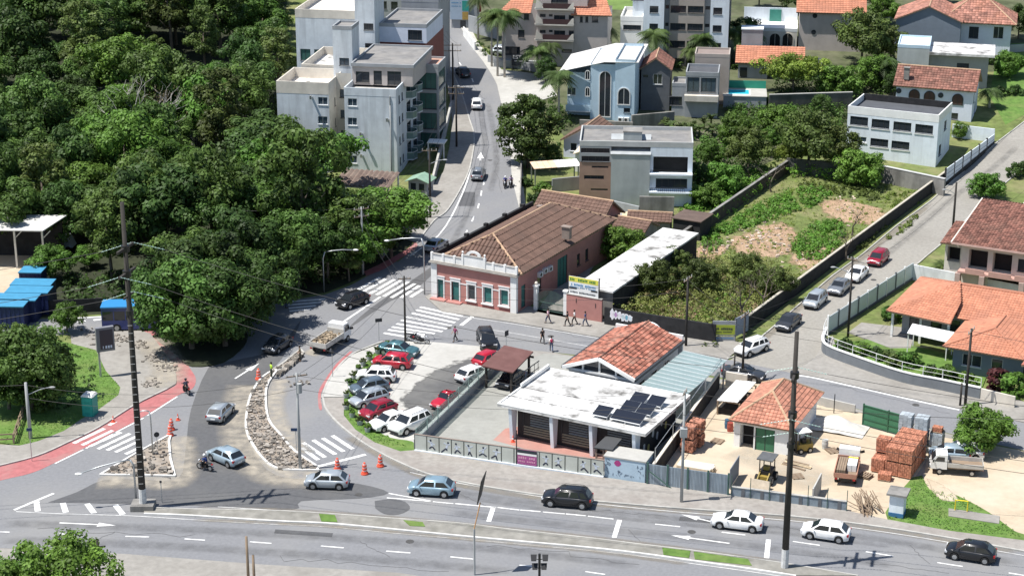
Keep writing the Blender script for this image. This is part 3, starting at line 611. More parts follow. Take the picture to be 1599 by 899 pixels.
# tar seams along the carriageways and dirt in the gutters
random.seed(41); seam = M('tar_seam', (.1, .1, .102), .8, .2, 3., world=True)
def crack(a, b, n=14, j=.22, wd=.045):
    A = G(*a); B = G(*b); j = min(j, (B-A).length/n*.22); q = [A.lerp(B, k/n)+V((random.gauss(0, j), random.gauss(0, j), 0)) for k in range(n+1)]; strip('tar_seam', q, wd, .0235, seam)
for a, b in (((60, 826), (300, 836)), ((430, 870), (700, 892)), ((560, 845), (610, 870)), ((760, 850), (1000, 880)), ((900, 793), (1040, 806)), ((1180, 820), (1330, 838)), ((1340, 876), (1480, 894)), ((980, 826), (1000, 845)), ((1420, 850), (1450, 880)), ((130, 850), (180, 830)), ((720, 772), (760, 790)), ((755, 395), (790, 330)), ((780, 300), (775, 220)), ((880, 520), (1010, 552)), ((1300, 600), (1480, 645)), ((640, 520), (760, 535))): crack(a, b)
gut = dm.copy(); gut.name = 'gutter_dirt'; gut.node_tree.nodes['Mix'].inputs[6].default_value = (.26, .23, .185, 1)
dust([(540, 680), (620, 726), (680, 749), (780, 768), (900, 784), (1060, 798), (1240, 811), (1400, 831), (1590, 864)], .6, .0245, gut, 'gutter_dirt', .8); dust([(300, 793), (446, 796), (620, 808), (799, 825), (920, 838), (1077, 857), (1221, 877)], .4, .0245, gut, 'gutter_dirt', .7); dust([(300, 811), (509, 821), (733, 842), (920, 860), (1077, 881)], .4, .0275, gut, 'gutter_dirt', .7); dust([(1180, 540), (1240, 486), (1345, 402), (1455, 316)], .7, .0245, gut, 'gutter_dirt', .8)
sheet('pavement', PL([(-100, 852), (199, 866), (407, 882), (620, 895), (760, 915), (1000, 951), (1000, 1100), (-100, 1000)]), .01, conc, thick=.09)
# ------------------------------------------------------------------ buildings
def gable(b, x0, x1, y0, y1, ze, zr, axis, oh, mat, wall=None, tiles=True, **kw):
    if axis == 'y':
        xm = (x0+x1)/2; s = (zr-ze)/(xm-x0); d = oh*s; A, B, Y, Z = x0-oh, x1+oh, y0-oh, y1+oh; e = ze-d
        pl = [[(A, Z, e), (A, Y, e), (xm, Y, zr), (xm, Z, zr)], [(B, Y, e), (B, Z, e), (xm, Z, zr), (xm, Y, zr)]]
        ends = [[(x0, y0, ze), (x1, y0, ze), (xm, y0, zr)], [(x1, y1, ze), (x0, y1, ze), (xm, y1, zr)]]; rd = [((xm, Y, zr), (xm, Z, zr))]
    else:
        ym = (y0+y1)/2; s = (zr-ze)/(ym-y0); d = oh*s; A, B, Y, Z = x0-oh, x1+oh, y0-oh, y1+oh; e = ze-d
        pl = [[(A, Y, e), (B, Y, e), (B, ym, zr), (A, ym, zr)], [(B, Z, e), (A, Z, e), (A, ym, zr), (B, ym, zr)]]
        ends = [[(x1, y0, ze), (x1, y1, ze), (x1, ym, zr)], [(x0, y1, ze), (x0, y0, ze), (x0, ym, zr)]]; rd = [((A, ym, zr), (B, ym, zr))]
    if tiles: roof_tiles(b.o, pl, mat, **kw); ridge(b.o, rd, kw.get('rm'))
    else:
        for p in pl: MB().slab(p, .09).build('roof_slope', mat, b.o)
    if wall:
        for e_ in ends: MB().poly(e_).build('gable_wall', wall, b.o)
def hip(b, x0, x1, y0, y1, ze, zr, oh, mat, axis=None, inset=None, **kw):
    A, B, Y, Z = x0-oh, x1+oh, y0-oh, y1+oh; w_, d_ = B-A, Z-Y
    axis = axis or ('x' if w_ > d_ else 'y')
    if axis == 'x':
        i = inset or d_/2; ym = (Y+Z)/2; P, Q = (A+i, ym, zr), (B-i, ym, zr)
        pl = [[(A, Y, ze), (B, Y, ze), Q, P], [(B, Y, ze), (B, Z, ze), Q], [(B, Z, ze), (A, Z, ze), P, Q], [(A, Z, ze), (A, Y, ze), P]]
        rd = [(P, Q), ((A, Y, ze), P), ((A, Z, ze), P), ((B, Y, ze), Q), ((B, Z, ze), Q)]
    else:
        i = inset or w_/2; xm = (A+B)/2; P, Q = (xm, Y+i, zr), (xm, Z-i, zr)
        pl = [[(A, Y, ze), (B, Y, ze), P], [(B, Y, ze), (B, Z, ze), Q, P], [(B, Z, ze), (A, Z, ze), Q], [(A, Z, ze), (A, Y, ze), P, Q]]
        rd = [(P, Q), ((A, Y, ze), P), ((B, Y, ze), P), ((A, Z, ze), Q), ((B, Z, ze), Q)]
    roof_tiles(b.o, pl, mat, **kw); ridge(b.o, rd)
def arch(b, y, x0, x1, z0, z1, fm=framew, gm=glass, ring=.14):
    r = (x1-x0)/2; c = (x0+x1)/2; zc = z1-r; n = 12
    def outl(d): return [(x0-d, z0-d), (x1+d, z0-d)]+[(c+(r+d)*math.cos(math.pi*k/n), zc+(r+d)*math.sin(math.pi*k/n)) for k in range(n+1)]
    o, i = outl(ring), outl(0); k = len(o); m = MB()
    m.add([(p[0], y-.09, p[1]) for p in o]+[(p[0], y-.09, p[1]) for p in i]+[(p[0], y+.01, p[1]) for p in o]+[(p[0], y-.02, p[1]) for p in i],
          [(j, (j+1) % k, k+(j+1) % k, k+j) for j in range(k)]+[((j+1) % k, j, 2*k+j, 2*k+(j+1) % k) for j in range(k)]+[(k+j, k+(j+1) % k, 3*k+(j+1) % k, 3*k+j) for j in range(k)])
    m.box(c-.03, c+.03, y-.07, y-.022, z0, z1-.02)
    w_ = m.build('arched_window', fm, b.o); MB().poly([(p[0], y-.022, p[1]) for p in i]).build('pane', gm, w_)
def disc(b, y, x, z, r, gm=glass, nm='round_window'):
    n = 14; w_ = MB().tube([(x, y+.02, z), (x, y-.07, z)], r, n).build(nm, frameb, b.o)
    MB().poly([(x+r*.85*math.cos(2*math.pi*k/n), y-.075, z+r*.85*math.sin(2*math.pi*k/n)) for k in range(n)]).build('pane', gm, w_)
def acunit(b, x, y, z, par=None, side=False):
    m = MB(); (m.box(x-.4, x+.4, y-.35, y, z, z+.6) if not side else m.box(x, x+.35, y-.4, y+.4, z, z+.6)); o = m.build('air_conditioner', framew, b.o)
    if not side: MB().tube([(x-.1, y-.352, z+.3), (x-.1, y-.37, z+.3)], .22, 10).build('fan_grille', frameb, o)
    else: MB().tube([(x+.352, y-.1, z+.3), (x+.37, y-.1, z+.3)], .22, 10).build('fan_grille', frameb, o)

# --- pink corner building with a parapet and brown hip roof
teal = M('teal_door_paint', (.035, .15, .14), .6, .12, 2.)
b = Bld('colonial_building', 'salmon pink single storey corner building with white parapet and long brown tiled hip roof', 'building', (675, 466), -29)
W = b.f(806, 494)[0]; D = 24.2; Hc = 4.45; EZ = 4.7
tr = teal; dk = (frameb, tr, 'door'); rects = []
for k, (u0, v0, u1, v1) in enumerate([(680, 436, 692.4, 467.5), (705.3, 440, 717, 472.5), (730.4, 445, 741.8, 468), (755, 449, 767.7, 473), (781, 453, 793.4, 476.5)]):
    q = list(b.fr(u0, v0, u1, v1)); 
    if k < 2: q[2] = .3
    rects.append((*q, dk if k < 2 else ('w' if k == 2 else (framew, teal, 'window'))))
b.face('f', 0, 0, W, -.3, Hc, pinkm, rects, dep=.2)
sidew = []
for (y0_, y1_, z0_, z1_) in [(1.2, 2.2, .3, 3.), (5., 6., 1.1, 2.9), (10, 12.5, .1, 3.6), (15, 15.8, 1.3, 2.8), (17.2, 18, 1.3, 2.8)]: sidew.append((y0_, y1_, z0_, z1_, dk if y0_ in (1.2, 10) else 'b'))
b.face('r', W, 0, D, -.3, Hc, pinkm, sidew); b.face('l', 0, 0, D, -.3, Hc, pinkm, [(4+4*k, 5+4*k, .9, 3, 'w') for k in range(5)]); b.face('b', D, 0, W, -.3, Hc, pinkm)
for r in rects:
    m = MB(); t = .17; z0 = .28 if r[4] is dk else r[2]
    m.box(r[0]-t, r[0]-.01, -.05, .02, z0, r[3]+.36).box(r[1]+.01, r[1]+t, -.05, .02, z0, r[3]+.36).box(r[0]-.01, r[1]+.01, -.05, .02, r[3]+.01, r[3]+.36).box(r[0]-t-.06, r[1]+t+.06, -.1, .02, r[3]+.361, r[3]+.45)
    m.build('window_surround', framew, b.o)
    if r[4] is not dk: MB().box(r[0]-.25, r[1]+.25, -.2, .02, r[2]-.2, r[2]-.08).build('sill', framew, b.o)
    else: MB().box(r[0]-.4, r[1]+.5, -.7, 0, -.2, .26).build('step', pinkm, b.o)
for a, c in zip([0.75]+[r[1]+.18 for r in rects], [r[0]-.18 for r in rects]+[W-.75]):
    if c > a: MB().box(a, c, -.04, .02, 2.4, 2.52).build('string_course', framew, b.o)
MB().box(0, W, -.06, .02, -.2, .28).build('plinth', M('red_plinth', (.42, .15, .13), .85, .1, 1.), b.o)
for x in (-.06, W-.7): MB().box(x, x+.76, -.1, .3, -.2, Hc).build('pilaster', white, b.o)
MB().box(-.25, W+.25, -.35, .3, Hc, Hc+.14).box(-.15, W+.15, -.22, .28, Hc+.14, Hc+.28).build('cornice', M('mossy_cornice', (.34, .32, .29), .9, .2, 1.), b.o)
z0 = Hc+.28; z1 = Hc+1.12; xs = [0, 1.5, 3., 4.1, W-4.1, W-3., W-1.5, W]
for i in range(7):
    mid = i == 3; zz = z1+(.45 if mid else 0)
    MB().box(xs[i]+.14, xs[i+1]-.14, .02, .12, z0, zz-.12).build('parapet_panel', white, b.o)
    MB().box(xs[i]+(.0 if mid else .14), xs[i+1]-(.0 if mid else .14), -.04, .2, zz-.118, zz).build('parapet_cap', M('parapet_cap_stain', (.42, .4, .37), .9, .2, 1.), b.o)
for i, x in enumerate(xs):
    zz = z1+(.35 if i in (3, 4) else 0)+.08; MB().box(x-.13, x+.13, -.05, .22, z0, zz).build('parapet_post', white, b.o)
    if i in (3, 4): MB().tube([(x, .08, zz), (x, .08, zz+.12), (x, .08, zz+.3), (x, .08, zz+.42)], [.1, .06, .14, .02], 8).build('finial', white, b.o)
m = MB(); c = (xs[3]+xs[4])/2
for k in range(10):
    a0, a1 = math.pi*k/10, math.pi*(k+1)/10
    m.add([(c+r*math.cos(a), y, z1+.45+r*.62*math.sin(a)) for a in (a0, a1) for r in (.55, .95) for y in (0, .14)], [(0, 2, 6, 4), (1, 5, 7, 3), (2, 3, 7, 6), (0, 4, 5, 1)])
m.build('parapet_arch', white, b.o)
MB().box(-.12, .22, .3, D, Hc-.1, Hc+1.0).build('side_parapet', blackw, b.o)
for k in range(5): MB().box(-.16, .26, 3+4.6*k, 3.5+4.6*k, Hc+1.0, Hc+1.3).build('parapet_post', blackw, b.o)
ry0, rz = b.r(766.8, 367.4, W/2); ry1 = b.r(860, 311, W/2)[0]; rz = min(max(rz, 6.6), 8.2)
A, B_, Y, Z = .25, W+.55, .3, D+.4
P, Q = (W/2, max(4.5, min(ry0, 7)), rz), (W/2, min(D-3., max(ry1, 17)), rz)
roof_tiles(b.o, [[(A, Y, EZ), (B_, Y, EZ), P], [(B_, Y, EZ), (B_, Z, EZ), Q, P], [(B_, Z, EZ), (A, Z, EZ), Q], [(A, Z, EZ), (A, Y, EZ), P, Q]], tile_br, pitch=.5, row=1.0, amp=.16)
ridge(b.o, [(P, Q), ((A, Y, EZ), P), ((B_, Y, EZ), P), ((A, Z, EZ), Q), ((B_, Z, EZ), Q)], r=.14)
for (u, v) in ((846, 330), (885, 362)):
    x, y = b.t(u, v, 6.4); MB().box(x-.5, x+.5, y-.3, y+.3, 5.6, 7.0).box(x-.62, x+.62, y-.42, y+.42, 7.0, 7.1).build('roof_vent', M('vent_metal', (.25, .2, .17), .8, .2, 1.), b.o)
for k, (y, z) in enumerate([(5.4, 3.3), (6.6, 3.4), (7.8, 3.3)]): acunit(b, W, y, z-.4, side=True)
pink = b
bb = Bld('annex_house', 'low house with dark brown tiled gable roof right behind the long pink building', 'house', None, -29, loc=pink.Wd(-.5, 25.6))
bb.block(0, 9.2, 0, 6, -.3, 3.6, pinkm, r=[(1, 2.2, 1, 2.4, 'b')]); gable(bb, 0, 9.2, 0, 6, 3.6, 5.6, 'x', .5, tile_br, pinkm, pitch=.5, row=.55)
bb = Bld('annex_house', 'small shed with brown tiled lean roof beside the annex behind the pink building', 'shed', None, -29, loc=pink.Wd(9.6, 26.6))
bb.block(0, 4.5, 0, 4.5, -.3, 2.6, oldcon); gable(bb, 0, 4.5, 0, 4.5, 2.6, 3.7, 'x', .3, tile_br, oldcon, pitch=.5, row=.55)

# --- gate and wall with billboard
def wall_run(name, label, cat, pa, pb, h, mat, t=.2, cap=None, capm=None, world=False, z0=-.3, group=None):
    A = V(pa) if world else G(*pa); B = V(pb) if world else G(*pb); d = B-A
    o = empty(name, A, math.atan2(d.y, d.x), label, cat, group); L_ = math.hypot(d.x, d.y); dz = B.z-A.z
    m = MB(); m.add([(0, -t/2, z0), (L_, -t/2, z0+dz), (L_, t/2, z0+dz), (0, t/2, z0), (0, -t/2, h), (L_, -t/2, h+dz), (L_, t/2, h+dz), (0, t/2, h)], [(3, 2, 1, 0), (4, 5, 6, 7), (0, 1, 5, 4), (1, 2, 6, 5), (2, 3, 7, 6), (3, 0, 4, 7)]); m.build('wall', mat, o)
    if cap:
        m = MB(); c = t/2+.05; m.add([(0, -c, h+.004), (L_, -c, h+dz+.004), (L_, c, h+dz+.004), (0, c, h+.004), (0, -c, h+cap), (L_, -c, h+dz+cap), (L_, c, h+dz+cap), (0, c, h+cap)], [(3, 2, 1, 0), (4, 5, 6, 7), (0, 1, 5, 4), (1, 2, 6, 5), (2, 3, 7, 6), (3, 0, 4, 7)]); m.build('coping', capm or kerbm, o)
    return o, L_, dz
def scribble(o, x0, x1, z, hh, y, mat, n, name='lettering', gap=.3):
    m = MB(); x = x0; st = (x1-x0)/n
    for k in range(n):
        if random.random() > .12: m.box(x, x+st*(1-gap), y-.012, y, z-hh*random.uniform(.32, .5), z+hh*random.uniform(.3, .5))
        x += st
    prop(m.build(name, mat, o), kind='stuff')
gw, L_, _ = wall_run('boundary_wall', 'salmon pink wall beside the iron gate, carrying a yellow and white banner', 'wall', (885, 494), (940, 504), 2.75, pinkm, .25, .06)
MB().box(1.2, 1.26, -.17, -.13, 1.9, 2.4).box(3.6, 3.66, -.17, -.13, 1.7, 2.2).build('drain_pipe', frameb, gw)
bn = Bld('banner_sign', 'yellow and white property banner on posts above the pink wall', 'sign', (885, 494), -29)
q = bn.fr(888.5, 434, 934.5, 455)
x0, x1 = q[0], q[1]; z0, z1 = 2.7, 4.9
MB().box(x0, x1, -.03, .03, z0, z1).build('panel', white, bn.o); MB().box(x0+.02, x1-.02, -.045, -.031, z1-.6, z1-.02).build('yellow_band', M('yellow_print', (.7, .66, .1), .6, .05, 1.), bn.o)
MB().box(x0+.02, x0+1., -.045, -.031, z0+.75, z0+.95).box(x1-.9, x1-.1, -.045, -.031, z0+.75, z0+.95).build('black_band', frameb, bn.o)
blue_i = M('blue_print', (.05, .22, .42), .6, .05, 1.); dark_i = M('dark_print', (.03, .04, .05), .6, .05, 1.); green_i = M('green_print', (.06, .22, .05), .6, .05, 1.)
scribble(bn.o, x0+.15, x1-.3, z1-.32, .34, -.046, green_i, 16); scribble(bn.o, x0+.3, x1-.3, z1-.92, .3, -.031, blue_i, 18); scribble(bn.o, x0+.2, x1-.3, z1-1.2, .15, -.031, blue_i, 24); scribble(bn.o, x0+.2, x1-.3, z0+.4, .22, -.031, dark_i, 20)
for x in (x0-.05, x1+.06): MB().box(x-.05, x+.05, .04, .14, -.2, z1+.25).build('post', darkwood, bn.o)
gt = Bld('iron_gate', 'double leaf dark green iron gate between two white pillars next to the pink building', 'gate', (836, 484), -29)
for x in (.1, 3.9): MB().box(x-.22, x+.22, -.22, .22, -.2, 2.9).box(x-.3, x+.3, -.3, .3, 2.9, 3.05).build('pillar', white, gt.o)
MB().ball((.1, 0, 3.25), .2).build('lamp_globe', cream, gt.o)
gmt = M('green_iron', (.08, .13, .11), .6, .15, 2.)
for k in (0, 1):
    m = MB(); a = .36+k*1.66; m.box(a, a+1.6, -.03, .03, .15, .25).box(a, a+1.6, -.03, .03, 1.1, 1.18)
    for j in range(11): x = a+.03+j*.154; m.box(x-.02, x+.02, -.02, .02, .15, 2.15+.5*math.sin(math.pi*(x-.36)/3.3))
    m.build('gate_leaf', gmt, gt.o)
sheet('driveway', PL([(838, 488), (885, 497), (935, 400), (900, 395)]), .02, conc, thick=.1)
# --- long white roofed shed right of the gate
p = PZ(942, 464, 3.5)+V((.77, 1.45, 0)); b = Bld('long_shed', 'long narrow shed with a stained white flat roof and sooty black side wall', 'shed', None, -28, loc=(p.x, p.y, 0))
b.block(-4.4, 0, .9, 25, -.2, 3.3, oldcon, side=blackw); MB().box(-4.6, .15, .55, 25.2, 3.3, 3.5).build('roof', roofw, b.o)
b.face('r', .02, .9, 25, -.2, 3.3, blackw)
for k in range(8): MB().box(-4.5, .1, 2.5+3*k, 2.62+3*k, 3.5, 3.53).build('roof_seam', M('seam', (.6, .58, .55), .9, .2, 1.), b.o)

# --- apartment block on the left of the hill street
b = Bld('apartment_block', 'weathered white four storey apartment block with flat roofs, stair tower and balconies', 'building', (541, 271), -9.6)
W = b.f(621, 275)[0]; H = b.f(600, 139)[1]; xl0 = b.f(433, 170)[0]; xl1 = b.f(514, 170)[0]
fr_ = [(*b.fr(543, v, 557.5, v+12), 'W') for v in (154, 184, 214, 243)]
sr = []
for fl in range(4):
    for yy in (1.5, 3.4): sr.append((yy, yy+.9, 1.1+3*fl, 2.2+3*fl, 'B'))
b.block(0, W, 0, 18, -2, H, aptw, f=fr_, r=sr); b.flat(0, W, 0, 18, H-.9, .9, M('terrace_tiles', (.42, .4, .37), .9, .15, 1.), aptw)
lf = [(*b.fr(496.5, v, 511.5, v+12), 'W') for v in (152, 182, 213, 243)]
HL = b.f(470, 128)[1]
rs = [(3.0, 3.5, 9.0, 10.2, 'B'), (3.0, 3.5, 6.0, 7.2, 'B')]
b.face('f', 0, xl0, xl1, -2, HL, aptw, lf); b.face('r', xl1, 0, 9, -2, HL, cream, rs); b.face('l', xl0, 0, 9, -2, HL, aptw, [(2+3*k, 3+3*k, z, z+1.2, 'W') for k in range(2) for z in (1, 4, 7, 10)]); b.face('b', 9, xl0, xl1, -2, HL, aptw)
b.flat(xl0, xl1, 0, 9, HL-1.5, 1.5, M('cream_roof_coat', (.74, .69, .63), .85, .1, .8, stain=.3, stsc=.4), cream)
MB().tube([(xl0+3.5, 4, HL-1.5), (xl0+3.5, 4, HL-.9)], .35, 10).build('roof_vent', blackmet, b.o)
b.face('f', 4.2, xl1, 0, -2, HL+.5, cream, [(xl1+.5, 0-.5, z, z+1.2, 'B') for z in (1, 4, 7, 10)])
for (x, z) in ((b.f(487, 152)[0], b.f(487, 152)[1]), (b.f(606, 187)[0], b.f(606, 187)[1]), (b.f(565, 209)[0], b.f(565, 209)[1]), (b.f(566, 243)[0], b.f(566, 243)[1])):
    MB().tube([(x, .05, z), (x, -.75, z), (x, -.75, z+.4)], .17, 8).build('flue_pipe', steel, b.o)
MB().tube([(W-.9, -.1, -1), (W-.9, -.1, H-1)], .09, 6).build('down_pipe', polec, b.o)
# penthouse
b.block(.1, W+1.4, 4.5, 17.5, H-.6, H+2.3, beige, f=[(.6, 2.6, H-.3, H+1.3, 'b'), (3.2, 4.4, H-.5, H+1.5, 'b'), (5.2, 7.2, H-.5, H+1.5, 'b')]); b.flat(0, W+1.6, 4.3, 17.7, H+2.3, .25, tarroof, greyw)
# stair tower
ty = 7.; tx0, tx1 = b.f(520, 80, ty)[0], b.f(550, 80, ty)[0]; tz = b.f(535, 41, ty)[1]
b.block(tx0, tx1, ty, ty+4.2, H-3, tz, aptw, f=[(*b.fr(530, 91, 545, 102.5, ty), 'B')]); b.flat(tx0, tx1, ty, ty+4.2, tz-.3, .3, tarroof, greyw)
# second roof section behind the left wing
H2 = HL+.4; b.block(xl0+1, xl1+.8, 9.6, 22, -2, H2, aptw, l=[(11+3*k, 12.2+3*k, z, z+1.3, 'W') for k in range(3) for z in (1, 4, 7, 10)]); b.flat(xl0+1, xl1+.8, 9.6, 22, H2-1.2, 1.2, roofw, cream)
# balconies along the street side
gb = seeglass('balcony_glass', (.25, .36, .34), .55)
for fl in range(4):
    for k, yy in enumerate((6.2, 10.2)):
        z = .6+3*fl; m = MB(); pts = [(W, yy), (W+.9, yy+.25), (W+1.25, yy+1.4), (W+.9, yy+2.7), (W, yy+2.95)]
        m.prism(pts, z, z+.18); o_ = m.build('balcony', aptw, b.o)
        m = MB()
        for i in range(4): m.slab([(pts[i][0], pts[i][1], z+.2), (pts[i+1][0], pts[i+1][1], z+.2), (pts[i+1][0], pts[i+1][1], z+1.15), (pts[i][0], pts[i][1], z+1.15)], .03)
        m.build('balcony_glass', gb, o_); m = MB()
        m.tube([(x, y, z+1.18) for x, y in pts], .04, 5); m.build('handrail', framew, o_)
        MB().box(W+.005, W+.03, yy+.3, yy+2.6, z+.2, z+2.4).build('balcony_door', glass, o_)
# green glass volume towards the street
b.block(W, W+3.2, 13.6, 19, -2, H+.4, greyw, f=[(W+.4, W+2.9, .5+3*k, 2.9+3*k, (frameb, glassg, 'window')) for k in range(4)], r=[(14, 18.6, .5+3*k, 2.9+3*k, (frameb, glassg, 'window')) for k in range(4)]); b.flat(W, W+3.2, 13.6, 19, H+.4, .3, M('terracotta_terrace', (.5, .3, .22), .9, .1, 1.), greyw)
apt = b
b = Bld('apartment_block', 'grey white apartment block behind the first one with cream terrace and tall plain stair tower', 'building', None, -9.6, loc=(*apt.Wd(0, 25)[:2], .5))
x0 = b.f(482, 60, 0)[0]; x1 = b.f(560, 60, 0)[0]; zt = b.f(510, 27, 0)[1]
b.block(x0-2, x1, 0, 16, -3, zt, aptw, f=[(x0-1.4+2.2*k, x0+.2+2.2*k, z, z+1.8, (frameb, glassg, 'window')) for k in range(2) for z in (7, 10)], l=[(2+3.5*k, 4+3.5*k, z, z+1.8, (frameb, glassg, 'window')) for k in range(4) for z in (1, 4, 7, 10)]); b.flat(x0-2, x1, 0, 16, zt, 1.1, MATS['cream_roof_coat'], cream)
x2 = b.f(588, 40, 0)[0]; b.block(x1-.2, x2, -1.2, 5, -3, 21, aptw, f=[(*b.fr(568, 37, 583, 47.5, -1.2), 'b'), (*b.fr(570, 68, 583, 76, -1.2), 'b')]); b.flat(x1-.2, x2, -1.2, 5, 21, .3, tarroof, greyw)
x3 = b.f(659, 40, 0)[0]; zt2 = b.f(630, 40, 2)[1]
redt = M('red_brown_wall', (.22, .075, .06), .8, .1, 1.)
b.block(x2, x3, 2, 16, -3, zt2-2.6, redt, f=[(x2+.6+1.8*k, x2+1.8+1.8*k, zt2-4.6, zt2-3., 'b') for k in range(4)]); b.block(x2+.02, x3+.3, 1.7, 14, zt2-2.6, zt2, lav, f=[(x3-2.6, x3-.4, zt2-2.2, zt2-.6, 'b')]); b.flat(x2, x3+.3, 1.7, 14, zt2, .35, tarroof, greyw)
x4 = b.f(590, 15, 14)[0]; b.block(x2, x3-1, 17, 26, -3, zt2+1., greyw); b.flat(x2, x3-1, 17, 26, zt2+1., .4, roofw, greyw)
b = Bld('low_building', 'low white flat roofed building far up the hill street beyond the apartment blocks', 'building', (586, 40), -9.6)
b.block(0, 9, 0, 10, -2, 5.5, greyw, f=[(1+2*k, 2.2+2*k, 3, 4.4, 'b') for k in range(4)]); b.flat(0, 9, 0, 10, 5.5, .3, roofw, whiteb)

# --- lean-to roof, guard booth, garden wall
b = Bld('lean_to_shed', 'open shed with a brown corrugated sheet roof under the apartment block', 'shed', (566, 322), -14)
cr = M('brown_fibre_sheet', (.16, .115, .095), .9, .2, 1., stain=.5, stsc=.6, stcol=(.3, .25, .2))
for k in range(11):
    x = -4.2+.72*k; MB().slab([(x, 0, 2.7), (x+.36, 0, 2.86), (x+.36, 5.2, 3.66), (x, 5.2, 3.5)], .05).slab([(x+.36, 0, 2.86), (x+.71, 0, 2.7), (x+.71, 5.2, 3.5), (x+.36, 5.2, 3.66)], .05).build('roof_sheet', cr, b.o)
for x in (-4, 0, 3.5):
    for y in (.3, 5): MB().box(x-.1, x+.1, y-.1, y+.1, -.3, 2.75+.15*y).build('post', white, b.o)
b.face('f', .5, -.5, 3.6, -.3, 2.2, white); MB().box(-4.2, 3.7, .25, .4, 2.4, 2.7).build('beam', white, b.o)
b = Bld('guard_booth', 'small grey guard booth with a pale green gable roof beside the hill street', 'booth', (638, 306), -18)
b.block(0, 2.7, 0, 2.4, -.3, 2.3, greyw, f=[(.3, 1.1, 1, 1.9, 'b'), (1.5, 2.3, .9, 1.9, 'b')], r=[(.5, 1.7, 1, 1.9, 'b')])
gable(b, 0, 2.7, 0, 2.4, 2.3, 2.8, 'y', .4, M('green_sheet_roof', (.22, .34, .25), .8, .15, 1.), greyw, tiles=False)
wall_run('garden_wall', 'grey planter wall at the bend of the hill street under the shrubs', 'wall', (596, 404), (652, 330), 1.1, greyw, .25, .08)
wall_run('garden_wall', 'low wall with pale coping along the shaded pavement by the apartment block', 'wall', (676, 290), (705, 170), 1.2, greyw, .2, .08)
b = Bld('entrance_canopy', 'small bright white canopy at the apartment entrance in the street shadow', 'canopy', (667, 250), -9)
MB().box(0, 2.6, 0, 2.2, 2.5, 2.65).build('canopy_slab', white, b.o)
for x in (.15, 2.45): MB().box(x-.08, x+.08, .1, .26, -.2, 2.5).build('post', white, b.o)

# --- grey and brown modern house (middle)
b = Bld('modern_house', 'modern grey house with brown left wing, blank grey wall and dark balconies', 'house', (953, 322), -4)
W = b.f(1014, 300)[0]; zt = b.f(985, 241)[1]
b.face('f', 0, 0, W, -.5, zt, greyg); b.face('r', W, 0, 9, -.5, zt, greyw); b.face('l', 0, 0, 9, -.5, zt, greyw); MB().slab([(-.1, -.1, zt), (W+.1, -.1, zt), (W+.1, 5, zt+1.5), (-.1, 5, zt+1.5)], .12).build('lean_roof', M('fibre_cement', (.36, .38, .39), .85, .15, 1.), b.o)
x0 = b.f(904.5, 280, .6)[0]; zb = b.f(930, 253, .6)[1]; z2 = b.f(930, 227, .6)[1]
rc = [(*b.fr(*q, .6), 'b') for q in ((924, 259.5, 950, 262.5), (912, 274, 943, 280), (922.5, 294.5, 949, 297.5))]
b.face('f', .6, x0, -.02, -.5, zb, brownw, rc); b.face('l', x0, .6, 9, -.5, z2, brownw)
b.face('f', .6, x0, -.02, zb, z2, greyw, [(*b.fr(907, 231.5, 952, 239, .6), 'b'), (*b.fr(908, 244, 952, 252.5, .6), 'b')])
x1 = b.f(1081, 270, .6)[0]
b.face('f', .6, W+.02, x1, -.5, z2, whiteb, [(*b.fr(1020, 245, 1074, 273, .6), 'o'), (*b.fr(1024, 279, 1073, 293, .6), 'b')]); b.face('r', x1, .6, 9, -.5, z2, greyw); b.face('b', 9, x0, x1, -.5, z2, greyw)
for v in (272, 300):
    q = b.fr(1017, v-6, 1058, v, -.4); m = MB(); m.box(W+.1, x1-1, -.42, -.38, q[3]-.06, q[3])
    for k in range(18): x = W+.12+k*(x1-1.1-W)/17; m.box(x-.015, x+.015, -.42, -.38, q[2], q[3]-.06)
    m.build('railing', frameb, b.o); MB().box(W, x1, -.5, .58, q[2]-.2, q[2]).build('balcony_slab', whiteb, b.o)
b.flat(x0, x1, .6, 9, z2+.1, .5, tarroof, M('pale_parapet', (.46, .47, .46), .85, .1, 1.)); tx = [b.f(u, 215, 3.)[0] for u in (973.5, 1002.5)]; tz = b.f(988, 207, 3)[1]
b.block(tx[0], tx[1], 3, 5.4, z2-.5, tz, greyg); MB().box(tx[0]-.05, tx[1]+.05, 2.95, 5.45, tz, tz+.12).build('tank_roof', oldcon, b.o)
wall_run('ruined_wall', 'stained free standing concrete wall below the modern house', 'wall', (998, 336), (1052, 337), 2.6, oldcon, .3)
wall_run('ruined_wall', 'low stained wall with brown coping right below the brown wing of the house', 'wall', (950, 325), (998, 336), 1.2, greyw, .3)
b = Bld('back_shed', 'low shed with a worn brown tiled roof between pink building and modern house', 'shed', (980, 365), -10)
b.block(0, 5.4, 0, 3, -.3, 1.9, oldcon); gable(b, 0, 5.4, 0, 3, 1.9, 2.6, 'x', .2, tile_br, oldcon, pitch=.5, row=.5)
b = Bld('back_shed', 'dark windowless shed with brown roof at the corner of the vacant lot', 'shed', (1056, 371), -28)
b.block(-.5, 3.2, 0, 3.8, -.3, 2.5, blackw); MB().box(-.7, 3.4, -.2, 4, 2.5, 2.62).build('roof', M('brown_sheet', (.12, .085, .07), .9, .2, 1.), b.o)
